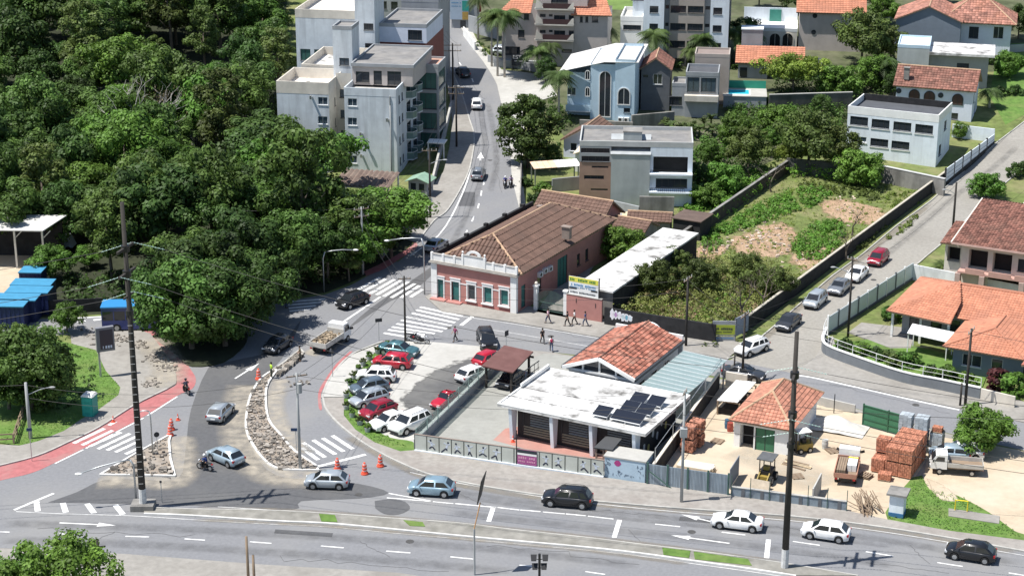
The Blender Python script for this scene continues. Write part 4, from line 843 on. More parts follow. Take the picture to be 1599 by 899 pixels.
# clutter between: scrap sheets
for k, (u, v, c, lab) in enumerate([(955, 350, (.3, .3, .31), 'bent grey sheet of scrap on the shed yard'), (968, 358, (.33, .15, .1), 'rusty brown sheet of scrap in the shed yard'), (975, 345, (.6, .5, .33), 'tan plywood board leaning in the shed yard'), (962, 366, (.2, .2, .21), 'dark crumpled tarpaulin on the shed yard pile')]):
    p = G(u, v); m = MB(); m.slab([(-1.3, -.7, .5), (1.2, -.8, .9), (1.4, .8, 1.3), (-1.2, .7, .7)], .05).box(-.9, .9, -.5, .5, 0, .55); prop(m.build('scrap_sheet', M('scrap_%d' % k, c, .85, .3, 1.5), loc=p), lab, 'scrap')

# --- brown roof houses left of the modern house
b = Bld('small_house', 'small pale house with a brown gable roof behind the round tree', 'house', (880, 245), -20)
b.block(0, 6.6, 0, 6.5, -.5, 2.8, lav, f=[(1, 2, 1, 2.2, 'w')]); gable(b, 0, 6.6, 0, 6.5, 2.8, 4.8, 'y', .4, tile_br, lav, pitch=.5, row=.55)
b = Bld('small_house', 'low annex with a sunlit cream gabled sheet roof behind the modern house', 'house', (898, 268), -14)
b.block(0, 5.5, 0, 4, -.5, 2.8, white); gable(b, 0, 5.5, 0, 4, 2.8, 3.9, 'y', .3, M('cream_sheet', (.72, .6, .47), .8, .1, 1.), white, tiles=False)
b = Bld('carport', 'sloping cream and orange sheet canopy left of the modern house', 'canopy', (834, 292), 14)
co = M('peach_sheet', (.72, .52, .36), .8, .15, 1.)
for k in range(8): MB().slab([(k*.85, 0, 2.6), (k*.85+.8, 0, 2.62), (k*.85+.8, 2.4, 3.), (k*.85, 2.4, 2.98)], .06).build('roof_sheet', co if k < 4 else white, b.o)
for x in (.2, 6.4): MB().box(x-.08, x+.08, .1, .25, -.2, 2.6).box(x-.08, x+.08, 2.1, 2.25, -.2, 2.9).build('post', steel, b.o)
wall_run('garden_wall', 'grey plastered side wall under the cream canopy', 'wall', (862, 300), (905, 296), 1.9, greyw, .2)
wall_run('garden_fence', 'thin dark wall along the pavement beside the two motorbikes', 'wall', (812, 335), (814, 255), 1.5, oldcon, .15)
# ------------------------------------------------------------------ school
b = Bld('school_building', 'long low school building with white flat roof, slanted white columns and dark louvred walls', 'building', (797, 685), -28)
b.block(.3, 13.2, .9, 9., -.2, 3.3, M('dark_louvre_wall', (.045, .042, .04), .85, .2, 1.))
MB().box(-1.1, 14.25, -.55, 9.9, 3.35, 3.6).build('roof', roofw, b.o)
m = MB().box(-1.12, 14.27, -.57, -.4, 3.6, 3.7).box(-1.12, 14.27, 9.75, 9.92, 3.6, 3.7).box(-1.12, -.95, -.4, 9.75, 3.6, 3.7).box(14.1, 14.27, -.4, 9.75, 3.6, 3.7).build('roof_rim', white, b.o)
for k, x in enumerate((.15, 4.5, 8.6, 13.)):
    m = MB(); m.add([(x-.17, -.05, 0), (x+.17, -.05, 0), (x+.17, .55, 0), (x-.17, .55, 0), (x-.17, -.42, 3.34), (x+.17, -.42, 3.34), (x+.17, .85, 3.34), (x-.17, .85, 3.34)], [(3, 2, 1, 0), (4, 5, 6, 7), (0, 1, 5, 4), (1, 2, 6, 5), (2, 3, 7, 6), (3, 0, 4, 7)]); m.build('column', whiteb, b.o)
lvl = M('louvre_slat', (.3, .3, .29), .6, .1, 1.); lvt = M('tan_slat', (.42, .33, .22), .7, .1, 1.)
for x0, x1 in ((.9, 4.2), (5., 8.2), (9., 12.6)):
    fr_ = MB().box(x0, x1, .82, .9, .3, .4).box(x0, x1, .82, .9, 2.9, 3.0).box(x0, x0+.1, .82, .9, .4, 2.9).box(x1-.1, x1, .82, .9, .4, 2.9).build('louvre_window', frameb, b.o)
    for k in range(10):
        z = .45+k*.25; MB().slab([(x0+.12+(.0 if k < 4 else .7), .74, z), (x1-.12-(.0 if k < 4 else .3), .74, z), (x1-.12-(.0 if k < 4 else .3), .86, z+.09), (x0+.12+(0 if k < 4 else .7), .86, z+.09)], .02).build('slat', lvt if k < 4 else lvl, fr_)
mw = M('mural_white', (.6, .6, .56), .8, .1, 1.); my = M('mural_yellow', (.55, .5, .16), .8, .1, 1.)
for k, (y, z, mt_) in enumerate([(1.6, 1.2, mw), (2.6, .8, my), (3.6, 1.9, mw), (4.6, 1.3, mw), (5.6, 2.3, mw), (6.6, 1.6, my)]):
    n = 9; MB().prism([(.0, 0), (.02, 0), (.02, .01), (0, .01)], 0, .01) ; m = MB()
    m.add([(13.215, y+.32*math.cos(2*math.pi*j/n)*(1 if j % 2 else .7), z+.42*math.sin(2*math.pi*j/n)) for j in range(n)], [tuple(range(n))]); m.build('mural_figure', mt_, b.o)
sch = b
MB().box(-1.05, -.85, 4, 9.9, 3.7, 4.05).build('upstand', white, b.o)
# railing on the ramp behind the left end
rl = empty('handrail', sch.Wd(-2.4, 5.6), sch.a, 'black iron handrail by the rear left corner of the white school roof', 'railing')
for k in range(7): MB().box(-.02, .02, k*.8-.02, k*.8+.02, 0, 3.9).build('baluster', blackmet, rl)
MB().tube([(0, -.1, 3.9), (0, 5, 3.9)], .05, 6).build('top_rail', blackmet, rl); MB().tube([(0, -.1, 3.2), (0, 5, 3.2)], .04, 6).build('mid_rail', blackmet, rl)
pvf = M('panel_cells', (.016, .02, .032), .35, .2, 8., spec=.3)
labs = ['single solar panel apart on the left of the white roof', 'rear solar panel of the left row of three', 'middle solar panel of the left row of three', 'front solar panel of the left row of three', 'rear solar panel of the right row of three', 'middle solar panel of the right row of three', 'front solar panel of the right row of three']
for k, (u, v) in enumerate([(940, 648), (997, 627), (983, 640), (968, 654), (1023, 632), (1007, 645), (991, 659)]):
    p = PZ(u, v, 3.75); o = empty('solar_panel', (p.x, p.y, 3.6), sch.a, labs[k], 'solar panel', 'solar panels on the white school roof')
    a = [(-.8, -.55, .3), (.8, -.55, .3), (.8, 1.0, .72), (-.8, 1.0, .72)]
    MB().slab(a, .04).build('frame', steel, o); MB().slab([(-.76, -.5, .335), (.76, -.5, .335), (.76, .96, .73), (-.76, .96, .73)], .01).build('glass', pvf, o)
    for x in (-.75, .75): MB().tube([(x, -.5, 0), (x, -.5, .27)], .035, 5).build('leg', framew, o)
    MB().tube([(-.75, -.57, .28), (.75, -.57, .28)], .035, 5).build('brace', framew, o)
# hall with mottled red tile roof
p = PZ(881, 571, 3.8); b = Bld('school_hall', 'small hall with mottled red clay tile roof, glazed gable and white curved pediment', 'building', None, -28, loc=(p.x, p.y, 0))
hz = b.f(936, 560, 0)[1]; b.face('l', .35, .3, 11.7, -.2, 3.7, white, [(2+3*k, 3.4+3*k, 1, 2.6, 'b') for k in range(3)]); b.face('r', 7.3, .3, 11.7, -.2, 3.7, white, [(2+3*k, 3.4+3*k, 1, 2.6, 'b') for k in range(3)]); b.face('b', 11.7, .35, 7.3, -.2, 3.7, white)
b.face('f', .3, .35, 7.3, -.2, 3.7, white, [(1, 3.6, .5, 3.2, 'b'), (4.1, 6.7, .5, 3.2, 'b')])
MB().poly([(.35, .3, 3.7), (7.3, .3, 3.7), (3.8, .3, hz-.15)]).build('gable_glazing', glass, b.o)
sl_ = (hz-3.8)/3.8
roof_tiles(b.o, [[(0, 12, 3.8), (0, 0, 3.8), (3.8, 0, hz), (3.8, 12, hz)], [(7.6, 0, 3.8), (7.6, 12, 3.8), (3.8, 12, hz), (3.8, 0, hz)]], tile_rd, pitch=.4, row=.42, amp=.1, step=.06); ridge(b.o, [((3.8, 0, hz), (3.8, 12, hz))], tile_rd)
for A, B_ in (((-.15, -.1, 3.7), (3.8, -.1, hz-.02)), ((7.75, -.1, 3.7), (3.8, -.1, hz-.02))): MB().bar(A, B_, .2, .34).build('barge_board', white, b.o)
for x in (3.8, 2, 5.6): MB().box(x-.08, x+.08, .1, .29, 3.3, 3.7+(hz-3.9)*(1-abs(x-3.8)/3.8)).build('mullion', white, b.o)
MB().box(.2, 7.4, .05, .29, 3.5, 3.72).build('tie_beam', white, b.o)
gut = M('dark_gutter', (.05, .052, .058), .5, .2, 1.)
for x in (-.12, 7.72): MB().box(x-.16, x+.16, -.1, 12.1, 3.6, 3.88).build('gutter', gut, b.o)
MB().box(0, 7.6, 12.05, 12.3, 0, 4.35).build('parapet_wall', white, b.o)
m = MB(); n = 12; pts = [(3.8+1.25*math.cos(math.pi*k/n), 4.35+.8*math.sin(math.pi*k/n)) for k in range(n+1)]; k = len(pts)
m.add([(x, 12.0, z) for x, z in pts]+[(x, 12.35, z) for x, z in pts], [tuple(range(k)), tuple(range(2*k-1, k-1, -1))]+[(j+1, j, k+j, k+j+1) for j in range(k-1)]); m.build('pediment', white, b.o)
# translucent sheet roof beside the hall
p = PZ(1001, 601, 3.2); b = Bld('sheet_roof_canopy', 'translucent grey green sheet roof with pale ribs beside the tiled hall', 'canopy', None, -28, loc=(p.x, p.y, 0))
gl = seeglass('translucent_sheet', (.36, .46, .46), .62, .3)
for k in range(11):
    y = .0+k*.95; MB().slab([(0, y, 3.25), (4.8, y, 3.05), (4.8, y+.9, 3.05), (0, y+.9, 3.25)], .03).build('sheet', gl, b.o)
    MB().slab([(0, y+.9, 3.3), (4.8, y+.9, 3.1), (4.8, y+.96, 3.1), (0, y+.96, 3.3)], .08).build('rib', M('rib_paint', (.62, .66, .66), .6, .05, 1.), b.o)
for x in (.2, 4.6):
    for y in (.2, 5, 10.2): MB().box(x-.07, x+.07, y-.07, y+.07, -.1, 3.0).build('post', greyw, b.o)
# carport
p = PZ(757, 568, 2.6); b = Bld('carport', 'carport with a flat dark red brown roof on posts between car park and school', 'carport', None, -28, loc=(p.x, p.y, 0))
MB().slab([(-.2, -.3, 2.5), (3.5, -.5, 2.5), (2.9, 5.1, 2.75), (-.6, 5.3, 2.75)], .12).build('roof', M('oxide_roof', (.135, .062, .055), .8, .12, .8, stain=.4, stsc=.4, stcol=(.19, .1, .09)), b.o)
for x, y in ((.1, .1), (3.1, -.1), (-.3, 4.9), (2.6, 4.7)): MB().box(x-.1, x+.1, y-.1, y+.1, -.1, 2.45+.04*y).build('post', darkwood, b.o)
for y in (.1, 4.8): MB().box(-.2, 3.1, y-.06, y+.06, 2.15, 2.35).build('beam', darkwood, b.o)
# car park wall with wire fence
fencem = seeglass('wire_mesh', (.5, .58, .55), .3, .6)
o, L_, _ = wall_run('car_park_wall', 'low white topped wall with wire fence between car park and school court', 'wall', (648, 701), (774, 578), .95, greyw, .22, .1, white)
for k in range(9): x = k*L_/8; MB().tube([(x, -.15, .6), (x, -.15, 2.2)], .05, 6).build('fence_post', M('green_post', (.3, .42, .38), .6, .1, 1.), o)
for k in range(8): MB().box(k*L_/8+.06, (k+1)*L_/8-.06, -.155, -.145, 1.05, 2.15).build('mesh_panel', fencem, o)
# mural wall towards the avenue
mural = M('mural_ground', (.50, .52, .47), .85, .08, 1., stain=.3, stsc=.7, vstreak=.3)
A = G(648, 704); B = G(943, 746); d = B-A; LW = math.hypot(d.x, d.y); mu = empty('mural_wall', A, math.atan2(d.y, d.x), 'pale mural wall with painted sport figures along the avenue pavement', 'wall')
n = 15; figs = M('mural_blue_black', (.03, .035, .06), .85, .1, 1.); figw = M('mural_shirt', (.55, .6, .68), .85, .1, 1.)
for k in range(n):
    x0 = k*LW/n+.05; x1 = (k+1)*LW/n-.05; MB().box(x0, x1, -.07, .07, -.1, 1.72).build('wall_panel', mural, mu); MB().box(x0-.08, x0-.02, -.085, .085, -.1, 1.75).build('post', M('panel_post', (.09, .1, .09), .8, .1, 1.), mu)
    if k in (0, 7, 12): continue
    c = (x0+x1)/2; rnd_ = random.Random(k); m = MB(); lean = rnd_.uniform(-.25, .25)
    m.bar((c+lean*.4, -.078, .75), (c+lean, -.078, 1.2), .012, .2, V((1, 0, 0)))
    m2 = MB()
    for s_ in (-1, 1): m2.bar((c+lean*.4, -.078, .78), (c+s_*rnd_.uniform(.15, .42), -.078, .3+rnd_.uniform(0, .3)), .012, .13, V((1, 0, 0)))
    for s_ in (-1, 1): m.bar((c+lean, -.078, 1.15), (c+lean+s_*rnd_.uniform(.2, .45), -.078, 1.1+rnd_.uniform(-.2, .4)), .012, .09, V((1, 0, 0)))
    m2.add([(c+lean*1.25+.1*math.cos(j*math.pi/4), -.082, 1.36+.11*math.sin(j*math.pi/4)) for j in range(8)], [tuple(range(8))])
    f1 = m.build('painted_shirt', figw, mu); f1['kind'] = 'stuff'; f1 = m2.build('painted_figure', figs, mu); f1['kind'] = 'stuff'
MB().box(0, LW, -.09, .09, 1.755, 1.79).build('coping', M('rust_coping', (.25, .2, .17), .9, .2, 1.), mu); MB().box(0, LW, -.2, -.071, -.1, .22).build('plinth', whiteb, mu)
bn = Bld('banner_sign', 'magenta and white banner with a dark top fixed to the mural wall', 'sign', None, math.degrees(math.atan2(d.y, d.x)), loc=A)
q = bn.fr(808, 706, 838, 726, -.12); MB().box(q[0], q[1], -.14, -.1, .3, 1.75).build('panel', M('magenta_print', (.36, .09, .25), .6, .12, 3.), bn.o); MB().box(q[0], q[1], -.152, -.141, 1.22, 1.42).build('white_band', white, bn.o); MB().box(q[0], q[1], -.152, -.141, 1.43, 1.75).build('dark_band', dark_i, bn.o)
scribble(bn.o, q[0]+.1, q[1]-.1, .95, .26, -.141, M('pink_print', (.6, .3, .42), .6, .1, 1.), 8); scribble(bn.o, q[0]+.1, q[1]-.1, .6, .2, -.141, MATS['pink_print'], 10)
MB().tube([(q[0]-.1, -.1, 0), (q[0]-.1, -.1, 3.6)], .05, 6).build('post', blackmet, bn.o)
# kiosk
b = Bld('gate_kiosk', 'pale blue painted kiosk with a round magenta emblem and concrete roof on the avenue', 'kiosk', (943.5, 744.5), -21)
kb = M('kiosk_blue', (.42, .54, .64), .8, .06, 1., stain=.15, stsc=.6); b.block(0, 3.85, 0, 2.3, -.2, 2.05, kb); MB().box(-.08, 3.95, -.06, 2.4, 2.05, 2.17).build('roof', conc_l, b.o)
m = MB(); m.add([(1.25+.3*math.cos(j*math.pi/5)*(1 if j % 5 else 1.15), -.012, 1.58+.3*math.sin(j*math.pi/5)) for j in range(10)], [tuple(range(10))]); m.build('emblem', M('emblem_magenta', (.38, .05, .2), .7, .1, 1.), b.o)
m = MB()
for k in range(34):
    x = random.choice((random.uniform(.05, .5), random.uniform(3.1, 3.7), random.uniform(.8, 3.2))); z = random.uniform(.35, .9) if .6 < x < 3 else random.uniform(.5, 1.9); a = random.uniform(0, 3); r = random.uniform(.06, .16)
    m.bar((x-r*math.cos(a), -.008, z-r*math.sin(a)), (x+r*math.cos(a), -.008, z+r*math.sin(a)), .01, .05, V((0, 1, 0)))
o = m.build('painted_marks', figs, b.o); o['kind'] = 'stuff'
b = Bld('gate_canopy', 'small dark sheet canopy over the school pedestrian gate beside the blue kiosk', 'canopy', (936, 738), -21)
MB().slab([(-.7, .3, 2.3), (1.1, .3, 2.35), (1.3, 2.6, 2.6), (-.3, 2.6, 2.55)], .1).build('roof', M('charcoal_sheet', (.06, .062, .065), .8, .1, 1.), b.o)
for x, y in ((-.5, .5), (.2, .5), (-.1, 2.3)): MB().box(x-.07, x+.07, y-.07, y+.07, -.1, 2.3).build('post', brownw, b.o)
for k in range(4): MB().box(-.45, .15, .46, .54, .4+.4*k, .5+.4*k).build('gate_bar', brownw, b.o)

# ------------------------------------------------------------------ builders' yard
b = Bld('yard_shed', 'white yard shed with orange clay hip roof and green sliding door', 'shed', (1145, 696), -25)
gdoor = M('green_sheet_door', (.045, .16, .085), .6, .1, 1.)
b.block(0, 5.4, 0, 9, -.2, 2.75, white, f=[(.6, 1.95, -.1, 2.35, 'o'), (2.1, 4., -.05, 2.3, (frameb, gdoor, 'door'))])
hip(b, 0, 5.4, 0, 9.4, 2.75, 4.9, .42, M('faded_orange_tile', (.44, .2, .135), .85, .2, .6, rnd=.25, stain=.5, stsc=.5, stcol=(.28, .14, .1)), axis='y', inset=3.4, pitch=.36, row=.4)
# fence along the avenue
A = G(1011, 756); B = G(1137, 773.5); d = B-A; L_ = math.hypot(d.x, d.y); o = empty('corrugated_fence', A, math.atan2(d.y, d.x), 'blue grey corrugated metal fence between kiosk and yard gate', 'fence')
cf = M('fence_sheet', (.34, .40, .45), .5, .1, 1., metal=.2, rnd=.2); m = MB(); m.useR = True; n = 58
for k in range(n): x = k*L_/n; m.box(x, x+L_/n*.55, -.06, 0, .05, 2.05).box(x+L_/n*.55, x+L_/n, -.01, .03, .05, 2.03)
s_ = m.build('corrugated_sheets', cf, o, rnd=True); s_['kind'] = 'stuff'
for k in range(5): MB().box(k*L_/4-.08, k*L_/4+.08, -.15, -.061, -.1, 2.25).build('post', M('green_grey_post', (.06, .12, .1), .7, .1, 1.), o)
MB().bar((.1, -.22, 1.5), (2.3, -.3, .1), .08, .08).build('brace', MATS['green_grey_post'], o)
o, L_, _ = wall_run('yard_wall', 'low blue grey yard wall with thin green posts along the avenue', 'wall', (1142, 774.5), (1322, 798), .95, M('blue_grey_wall', (.24, .29, .33), .85, .15, 1., stain=.6, stsc=.9, stcol=(.1, .12, .14)), .2, .05)
for k in range(7): MB().tube([(k*L_/6, -.16, 0), (k*L_/6, -.16, 2.1)], .035, 6).build('post', MATS['green_grey_post'], o)
for k in range(6): MB().box(k*L_/6+.9, k*L_/6+1.2, -.14, -.101, 0, .94).build('buttress', dgrey, o)
o, L_, _ = wall_run('gate_leaf', 'open blue grey steel gate leaf standing edge on inside the yard', 'gate', (1139, 764), (1153, 742), 2.0, bluegrey, .06, z0=.1)
o, L_, _ = wall_run('yard_partition', 'tan concrete partition stub inside the yard near the flatbed lorry', 'wall', (1268, 790), (1281, 765), 1.7, conc_l, .12)
o, L_, _ = wall_run('yard_partition', 'dark wall dividing the school court from the yard', 'wall', (1020, 752), (1122, 606), 1.7, blackw, .18, .1, cream)
for k in range(5): MB().tube([(k*L_/4, -.12, 1.7), (k*L_/4, -.12, 3.4)], .04, 6).build('fence_post', steel, o)
MB().tube([(0, -.12, 3.3), (L_, -.12, 3.3)], .03, 5).build('fence_rail', steel, o)
wall_run('yard_wall', 'tan low wall on the street side behind the yard shed', 'wall', (1133, 601), (1166, 607), 1.5, cream, .2)
wall_run('yard_wall', 'low pale wall between yard and cross street with two thin posts', 'wall', (1262, 628), (1335, 645), .9, conc_l, .2)
o, L_, _ = wall_run('yard_gate', 'dark green steel sliding gate panel at the back of the yard', 'gate', (1347, 664), (1412, 682), 2.2, gdoor, .08, z0=.15)
for z in (.2, .8, 1.5, 2.15): MB().box(0, L_, -.09, -.041, z-.05, z+.05).build('rail', M('dark_green_rail', (.03, .1, .055), .6, .1, 1.), o)
for x in (0, L_*.6, L_): MB().box(x-.05, x+.05, -.1, .1, 0, 2.3).build('post', MATS['dark_green_rail'], o)
# stacks of bricks and blocks on pallets; each stack is a thing with its courses
brick = M('hollow_brick', (.43, .18, .11), .9, .15, 2., rnd=.3); block_ = M('concrete_block', (.36, .40, .43), .9, .12, 2., rnd=.2); brick2 = M('dark_brick', (.36, .16, .105), .9, .2, 2., rnd=.45)
def stack_mesh(w_, d_, h_, nx, ny, nz, mat, jit=.012):
    m = MB(); m.useR = True
    for i in range(nx):
        for j in range(ny):
            for k in range(nz):
                if 0 < i < nx-1 and 0 < j < ny-1 and k < nz-1: continue
                g = .008; x0 = i*w_/nx-w_/2; y0 = j*d_/ny-d_/2; z0 = .14+k*h_/nz; a = random.uniform(-jit, jit); c = random.uniform(-jit, jit)
                m.box(x0+g+a, x0+w_/nx-g+a, y0+g+c, y0+d_/ny-g+c, z0+.003, z0+h_/nz-.006)
    return m.mesh('stack', mat, rnd=True)
pal = MB()
for k in range(5): pal.box(-.55, .55, -.5+.24*k, -.36+.24*k, .1, .13)
for k in range(3): pal.box(-.5+.45*k, -.4+.45*k, -.5, .6, 0, .1)
palm = pal.mesh('pallet', wood)
sm_brick = stack_mesh(1.15, 1.0, 1.25, 6, 4, 6, brick); sm_block = stack_mesh(1.1, 1.0, 1.3, 3, 5, 6, block_); sm_dark = stack_mesh(1.15, 1.0, 1.2, 6, 4, 6, brick2, .05)
def stack(pos, yaw, me, label, group, z=0, sc=(1, 1, 1)):
    o = empty('brick_stack' if me is not sm_block else 'block_stack', (pos.x, pos.y, pos.z+z), R(yaw), label, 'brick stack' if me is not sm_block else 'block stack', group)
    inst('pallet', palm, o); s = inst('courses', me, o, scale=sc); s['kind'] = 'stuff'; return o
bs = Bld('tmp', 'x', 'x', (1372, 735), -26); bpy.data.objects.remove(bs.o)
nm = ['front left', 'front middle', 'front right', 'second row left', 'second row middle', 'second row right', 'third row left', 'third row right', 'fourth row left', 'fourth row right']
pos = [(0, 0), (1.3, -.1), (2.55, -.15), (0, 1.35), (1.3, 1.3), (2.55, 1.25), (1.35, 2.65), (2.55, 2.6), (1.4, 4.), (2.6, 3.95)]
for k, (x, y) in enumerate(pos):
    stack(bs.Wd(x, y), -26, sm_brick, 'orange hollow brick stack at the yard edge, %s of the lower layer' % nm[k], 'orange brick stacks in the yard', sc=(1.05, 1.15, 1))
    if k in (1, 2, 4, 5, 6, 7, 8, 9, 3): stack(bs.Wd(x, y), -26, sm_brick, 'orange hollow brick stack at the yard edge, %s of the upper layer' % nm[k], 'orange brick stacks in the yard', z=1.42, sc=(1.05, 1.15, 1))
stack(bs.Wd(1.0, -1.6), -20, sm_brick, 'short orange brick stack nearest the stick pile', 'orange brick stacks in the yard', sc=(1, .9, .5))
bs2 = Bld('tmp', 'x', 'x', (1413, 690), -26); bpy.data.objects.remove(bs2.o)
for k, (x, y, z, lab) in enumerate([(0, 0, 0, 'lower grey block stack next to the green gate'), (0, 0, 1.45, 'upper grey block stack next to the green gate'), (1.5, .1, 0, 'lower grey block stack in the middle behind the orange bricks'), (1.5, .1, 1.45, 'upper grey block stack in the middle behind the orange bricks'), (1.6, -1.4, 0, 'single grey block stack in front of the grey pair'), (2.9, .5, 0, 'grey block stack by the dark posts at the lot edge')]): stack(bs2.Wd(x, y), -26, sm_block, lab, 'grey block stacks in the yard', z, (1.1, 1.2, 1))
stack(bs2.Wd(2.9, .5), -26, sm_brick, 'small orange brick stack on top of the rightmost grey blocks', None, 1.42, (.8, .7, .4))
bs3 = Bld('tmp', 'x', 'x', (1075, 704), -25); bpy.data.objects.remove(bs3.o)
for k, (x, y, z, lab) in enumerate([(0, 0, 0, 'front brown brick stack by the school wall, bottom'), (0, 0, 1.35, 'front brown brick stack by the school wall, top'), (.25, 1.5, 0, 'rear brown brick stack by the school wall, bottom'), (.25, 1.5, 1.35, 'rear brown brick stack by the school wall, top')]): stack(bs3.Wd(x, y), -25+random.uniform(-4, 4), sm_dark, lab, 'brown brick stacks by the school wall', z, (1.1, 1.2, .95))
# timber, sheets, sticks, tarpaulin
b = Bld('timber_stack', 'stack of pale sawn boards just inside the corrugated fence', 'timber', (1056, 742), -22)
for k in range(7):
    for j in range(4): MB().box(0, 3.3+random.uniform(-.15, .15), j*.36, j*.36+.33, .1+k*.14, .1+k*.14+.125).build('board', palew if k < 6 else M('bleached_board', (.72, .64, .52), .85, .12, 2.), b.o)
for x in (.4, 2.8): MB().box(x, x+.12, 0, 1.4, 0, .095).build('bearer', wood, b.o)
b = Bld('sheet_rack', 'rack of bright white wall sheets along the school wall in the yard', 'sheet rack', (1119, 648), -25)
for k in range(5): MB().box(0+k*.42, .4+k*.42, 0, 5.8, 1.55+.03*k, 1.63+.03*k).build('sheet', white, b.o)
for y in (.2, 2.8, 5.4):
    MB().box(-.1, 2.3, y-.05, y+.05, 1.45, 1.545).build('cross_bar', wood, b.o)
    for x in (0, 2.2): MB().box(x-.06, x+.06, y-.06, y+.06, -.1, 1.45).build('post', wood, b.o)
MB().box(0, 2, .4, 5.4, 0, .7).build('boxed_goods', darkin, b.o)
p = G(1362, 803); o = empty('stick_pile', p, R(35), 'heap of grey brown poles and sticks at the yard corner', 'stick pile')
for k in range(34): MB().tube([(random.uniform(-1.2, 1.), random.uniform(-.6, .8), random.uniform(.05, .5)), (random.uniform(-.6, 1.4), random.uniform(.8, 2.6), random.uniform(.4, 1.5))], .045, 5).build('stick', wood, o)
b = Bld('meter_cabinet', 'white and blue meter booth with a square concrete lid by the grass', 'booth', (1387, 806), -22)
b.block(0, 1.25, 0, 1.25, -.1, 2.1, whiteb); MB().box(-.02, 1.27, -.02, 1.27, -.1, .45).build('blue_base', M('blue_base_paint', (.05, .16, .33), .8, .1, 1.), b.o); MB().box(-.25, 1.5, -.25, 1.6, 2.1, 2.28).build('lid', oldcon, b.o)
p = G(1305, 668); m = MB(); n = 9
for i in range(n):
    for j in range(n): m.v.append((-3+6*i/(n-1), -1.6+3.2*j/(n-1), 1.3*math.exp(-((i-4)/2.6)**2-((j-4)/2.8)**2)+random.uniform(0, .1)))
for i in range(n-1):
    for j in range(n-1): m.f.append([i*n+j, (i+1)*n+j, (i+1)*n+j+1, i*n+j+1]); m.mi.append(0); m.r.append(0)
o = m.build('sand_heap', M('pale_sand_tarp', (.55, .53, .49), .9, .15, 1.), loc=p, smooth=True); o.rotation_euler.z = R(-25); prop(o, 'low pale grey sand heap between yard shed and street wall', 'sand heap')
b = Bld('goalpost', 'small yellow metal hoop standing beside the concrete pad on the grass', 'post', (1491, 797), -15)
ym = M('yellow_paint', (.75, .6, .03), .5, .08, 2.); MB().tube([(0, 0, 0), (0, 0, 1.05), (1.05, 0, 1.05), (1.05, 0, 0)], .06, 8).build('hoop', ym, b.o)

for k, (u, v, a, z, lab) in enumerate([(1300, 705, 20, 0, 'loose wooden pallet between yard shed and dropside lorry'), (1352, 745, 60, 0, 'loose wooden pallet left of the orange bricks, bottom one'), (1352, 745, 52, .15, 'loose wooden pallet left of the orange bricks, top one'), (1120, 690, -30, 0, 'loose wooden pallet beside the brown bricks'), (1245, 745, 10, 0, 'loose wooden pallet behind the low yard wall')]):
    p = G(u, v); o = bpy.data.objects.new('pallet', palm); COL.objects.link(o); o.location = p+V((0, 0, .03+z)); o.rotation_euler.z = R(a); prop(o, lab, 'pallet', 'loose pallets in the yard')
for k, (u, v, c, lab) in enumerate([(1136, 668, (.05, .12, .2), 'blue oil barrel at the left wall of the yard shed'), (1140, 673, (.3, .06, .04), 'rusty red barrel at the left wall of the yard shed'), (1288, 700, (.5, .5, .48), 'pale barrel right of the yard shed')]):
    p = G(u, v); o = empty('barrel', p+V((0, 0, .03)), 0, lab, 'barrel'); MB().tube([(0, 0, 0), (0, 0, .3), (0, 0, .31), (0, 0, .58), (0, 0, .59), (0, 0, .88)], [.29, .29, .31, .31, .29, .29], 14).build('drum_body', M('barrel_%d' % k, c, .6, .2, 3.), o)
b = Bld('plank_pile', 'untidy pile of weathered planks in front of the yard shed door', 'timber', (1225, 722), -35)
for k in range(9): x = random.uniform(-.2, .3); y = random.uniform(-.5, .5); MB().bar((x, y, .06+.06*(k//3)), (x+2.4, y+random.uniform(-.3, .3), .06+.06*(k//3)), .2, .05).build('plank', wood if k % 2 else palew, b.o)
# ------------------------------------------------------------------ houses on the right
p = PZ(1384, 485, 3.2); b = Bld('bungalow', 'single storey bungalow with bright orange tiled hip roofs in a fenced corner garden', 'house', None, -28, loc=(p.x, p.y, 0))
b.block(1.2, 16.5, 2.2, 12, -.2, 3.1, greyw, f=[(2, 3.5, .2, 2.5, 'b'), (4.4, 5.6, 1, 2.4, 'b'), (6.3, 7.6, .2, 2.6, 'b'), (8, 9.2, .2, 2.6, 'o')])
b.block(9.2, 16.5, -6.4, 2.2, -.2, 2.9, bluegrey, f=[(10.2, 12.2, 1.0, 2.3, 'w'), (13.2, 14.4, 1.0, 2.3, 'w')], l=[(-5.5, -4.2, 1, 2.3, 'w'), (-3, -1.8, 0, 2.3, 'b')])
zr = 5.2; A = (0, 0, 3.2); roof_tiles(b.o, [[(0, 0, 3.2), (7.3, -.9, 3.2), (7.3, 3, 4.5), (6.2, 6.6, zr)], [(0, 13, 3.2), (0, 0, 3.2), (6.2, 6.6, zr), (6.2, 6.8, zr)], [(7.4, 1.2, 3.2), (17.5, 1.2, 3.2), (17.5, 6.6, zr), (6.2, 6.6, zr)], [(17.5, 13, 3.2), (0, 13, 3.2), (6.2, 6.7, zr), (17.5, 6.7, zr)]], tile_or, pitch=.34, row=.4, amp=.05, step=.03)
roof_tiles(b.o, [[(8.3, -7.3, 3.), (16.8, -7.3, 3.), (12.55, -3, 4.3)], [(8.3, 1.4, 3.), (8.3, -7.3, 3.), (12.55, -3, 4.3), (12.55, 1.4, 4.3)], [(16.8, -7.3, 3.), (16.8, 1.4, 3.), (12.55, 1.4, 4.3), (12.55, -3, 4.3)]], tile_or, pitch=.34, row=.4, amp=.05, step=.03)
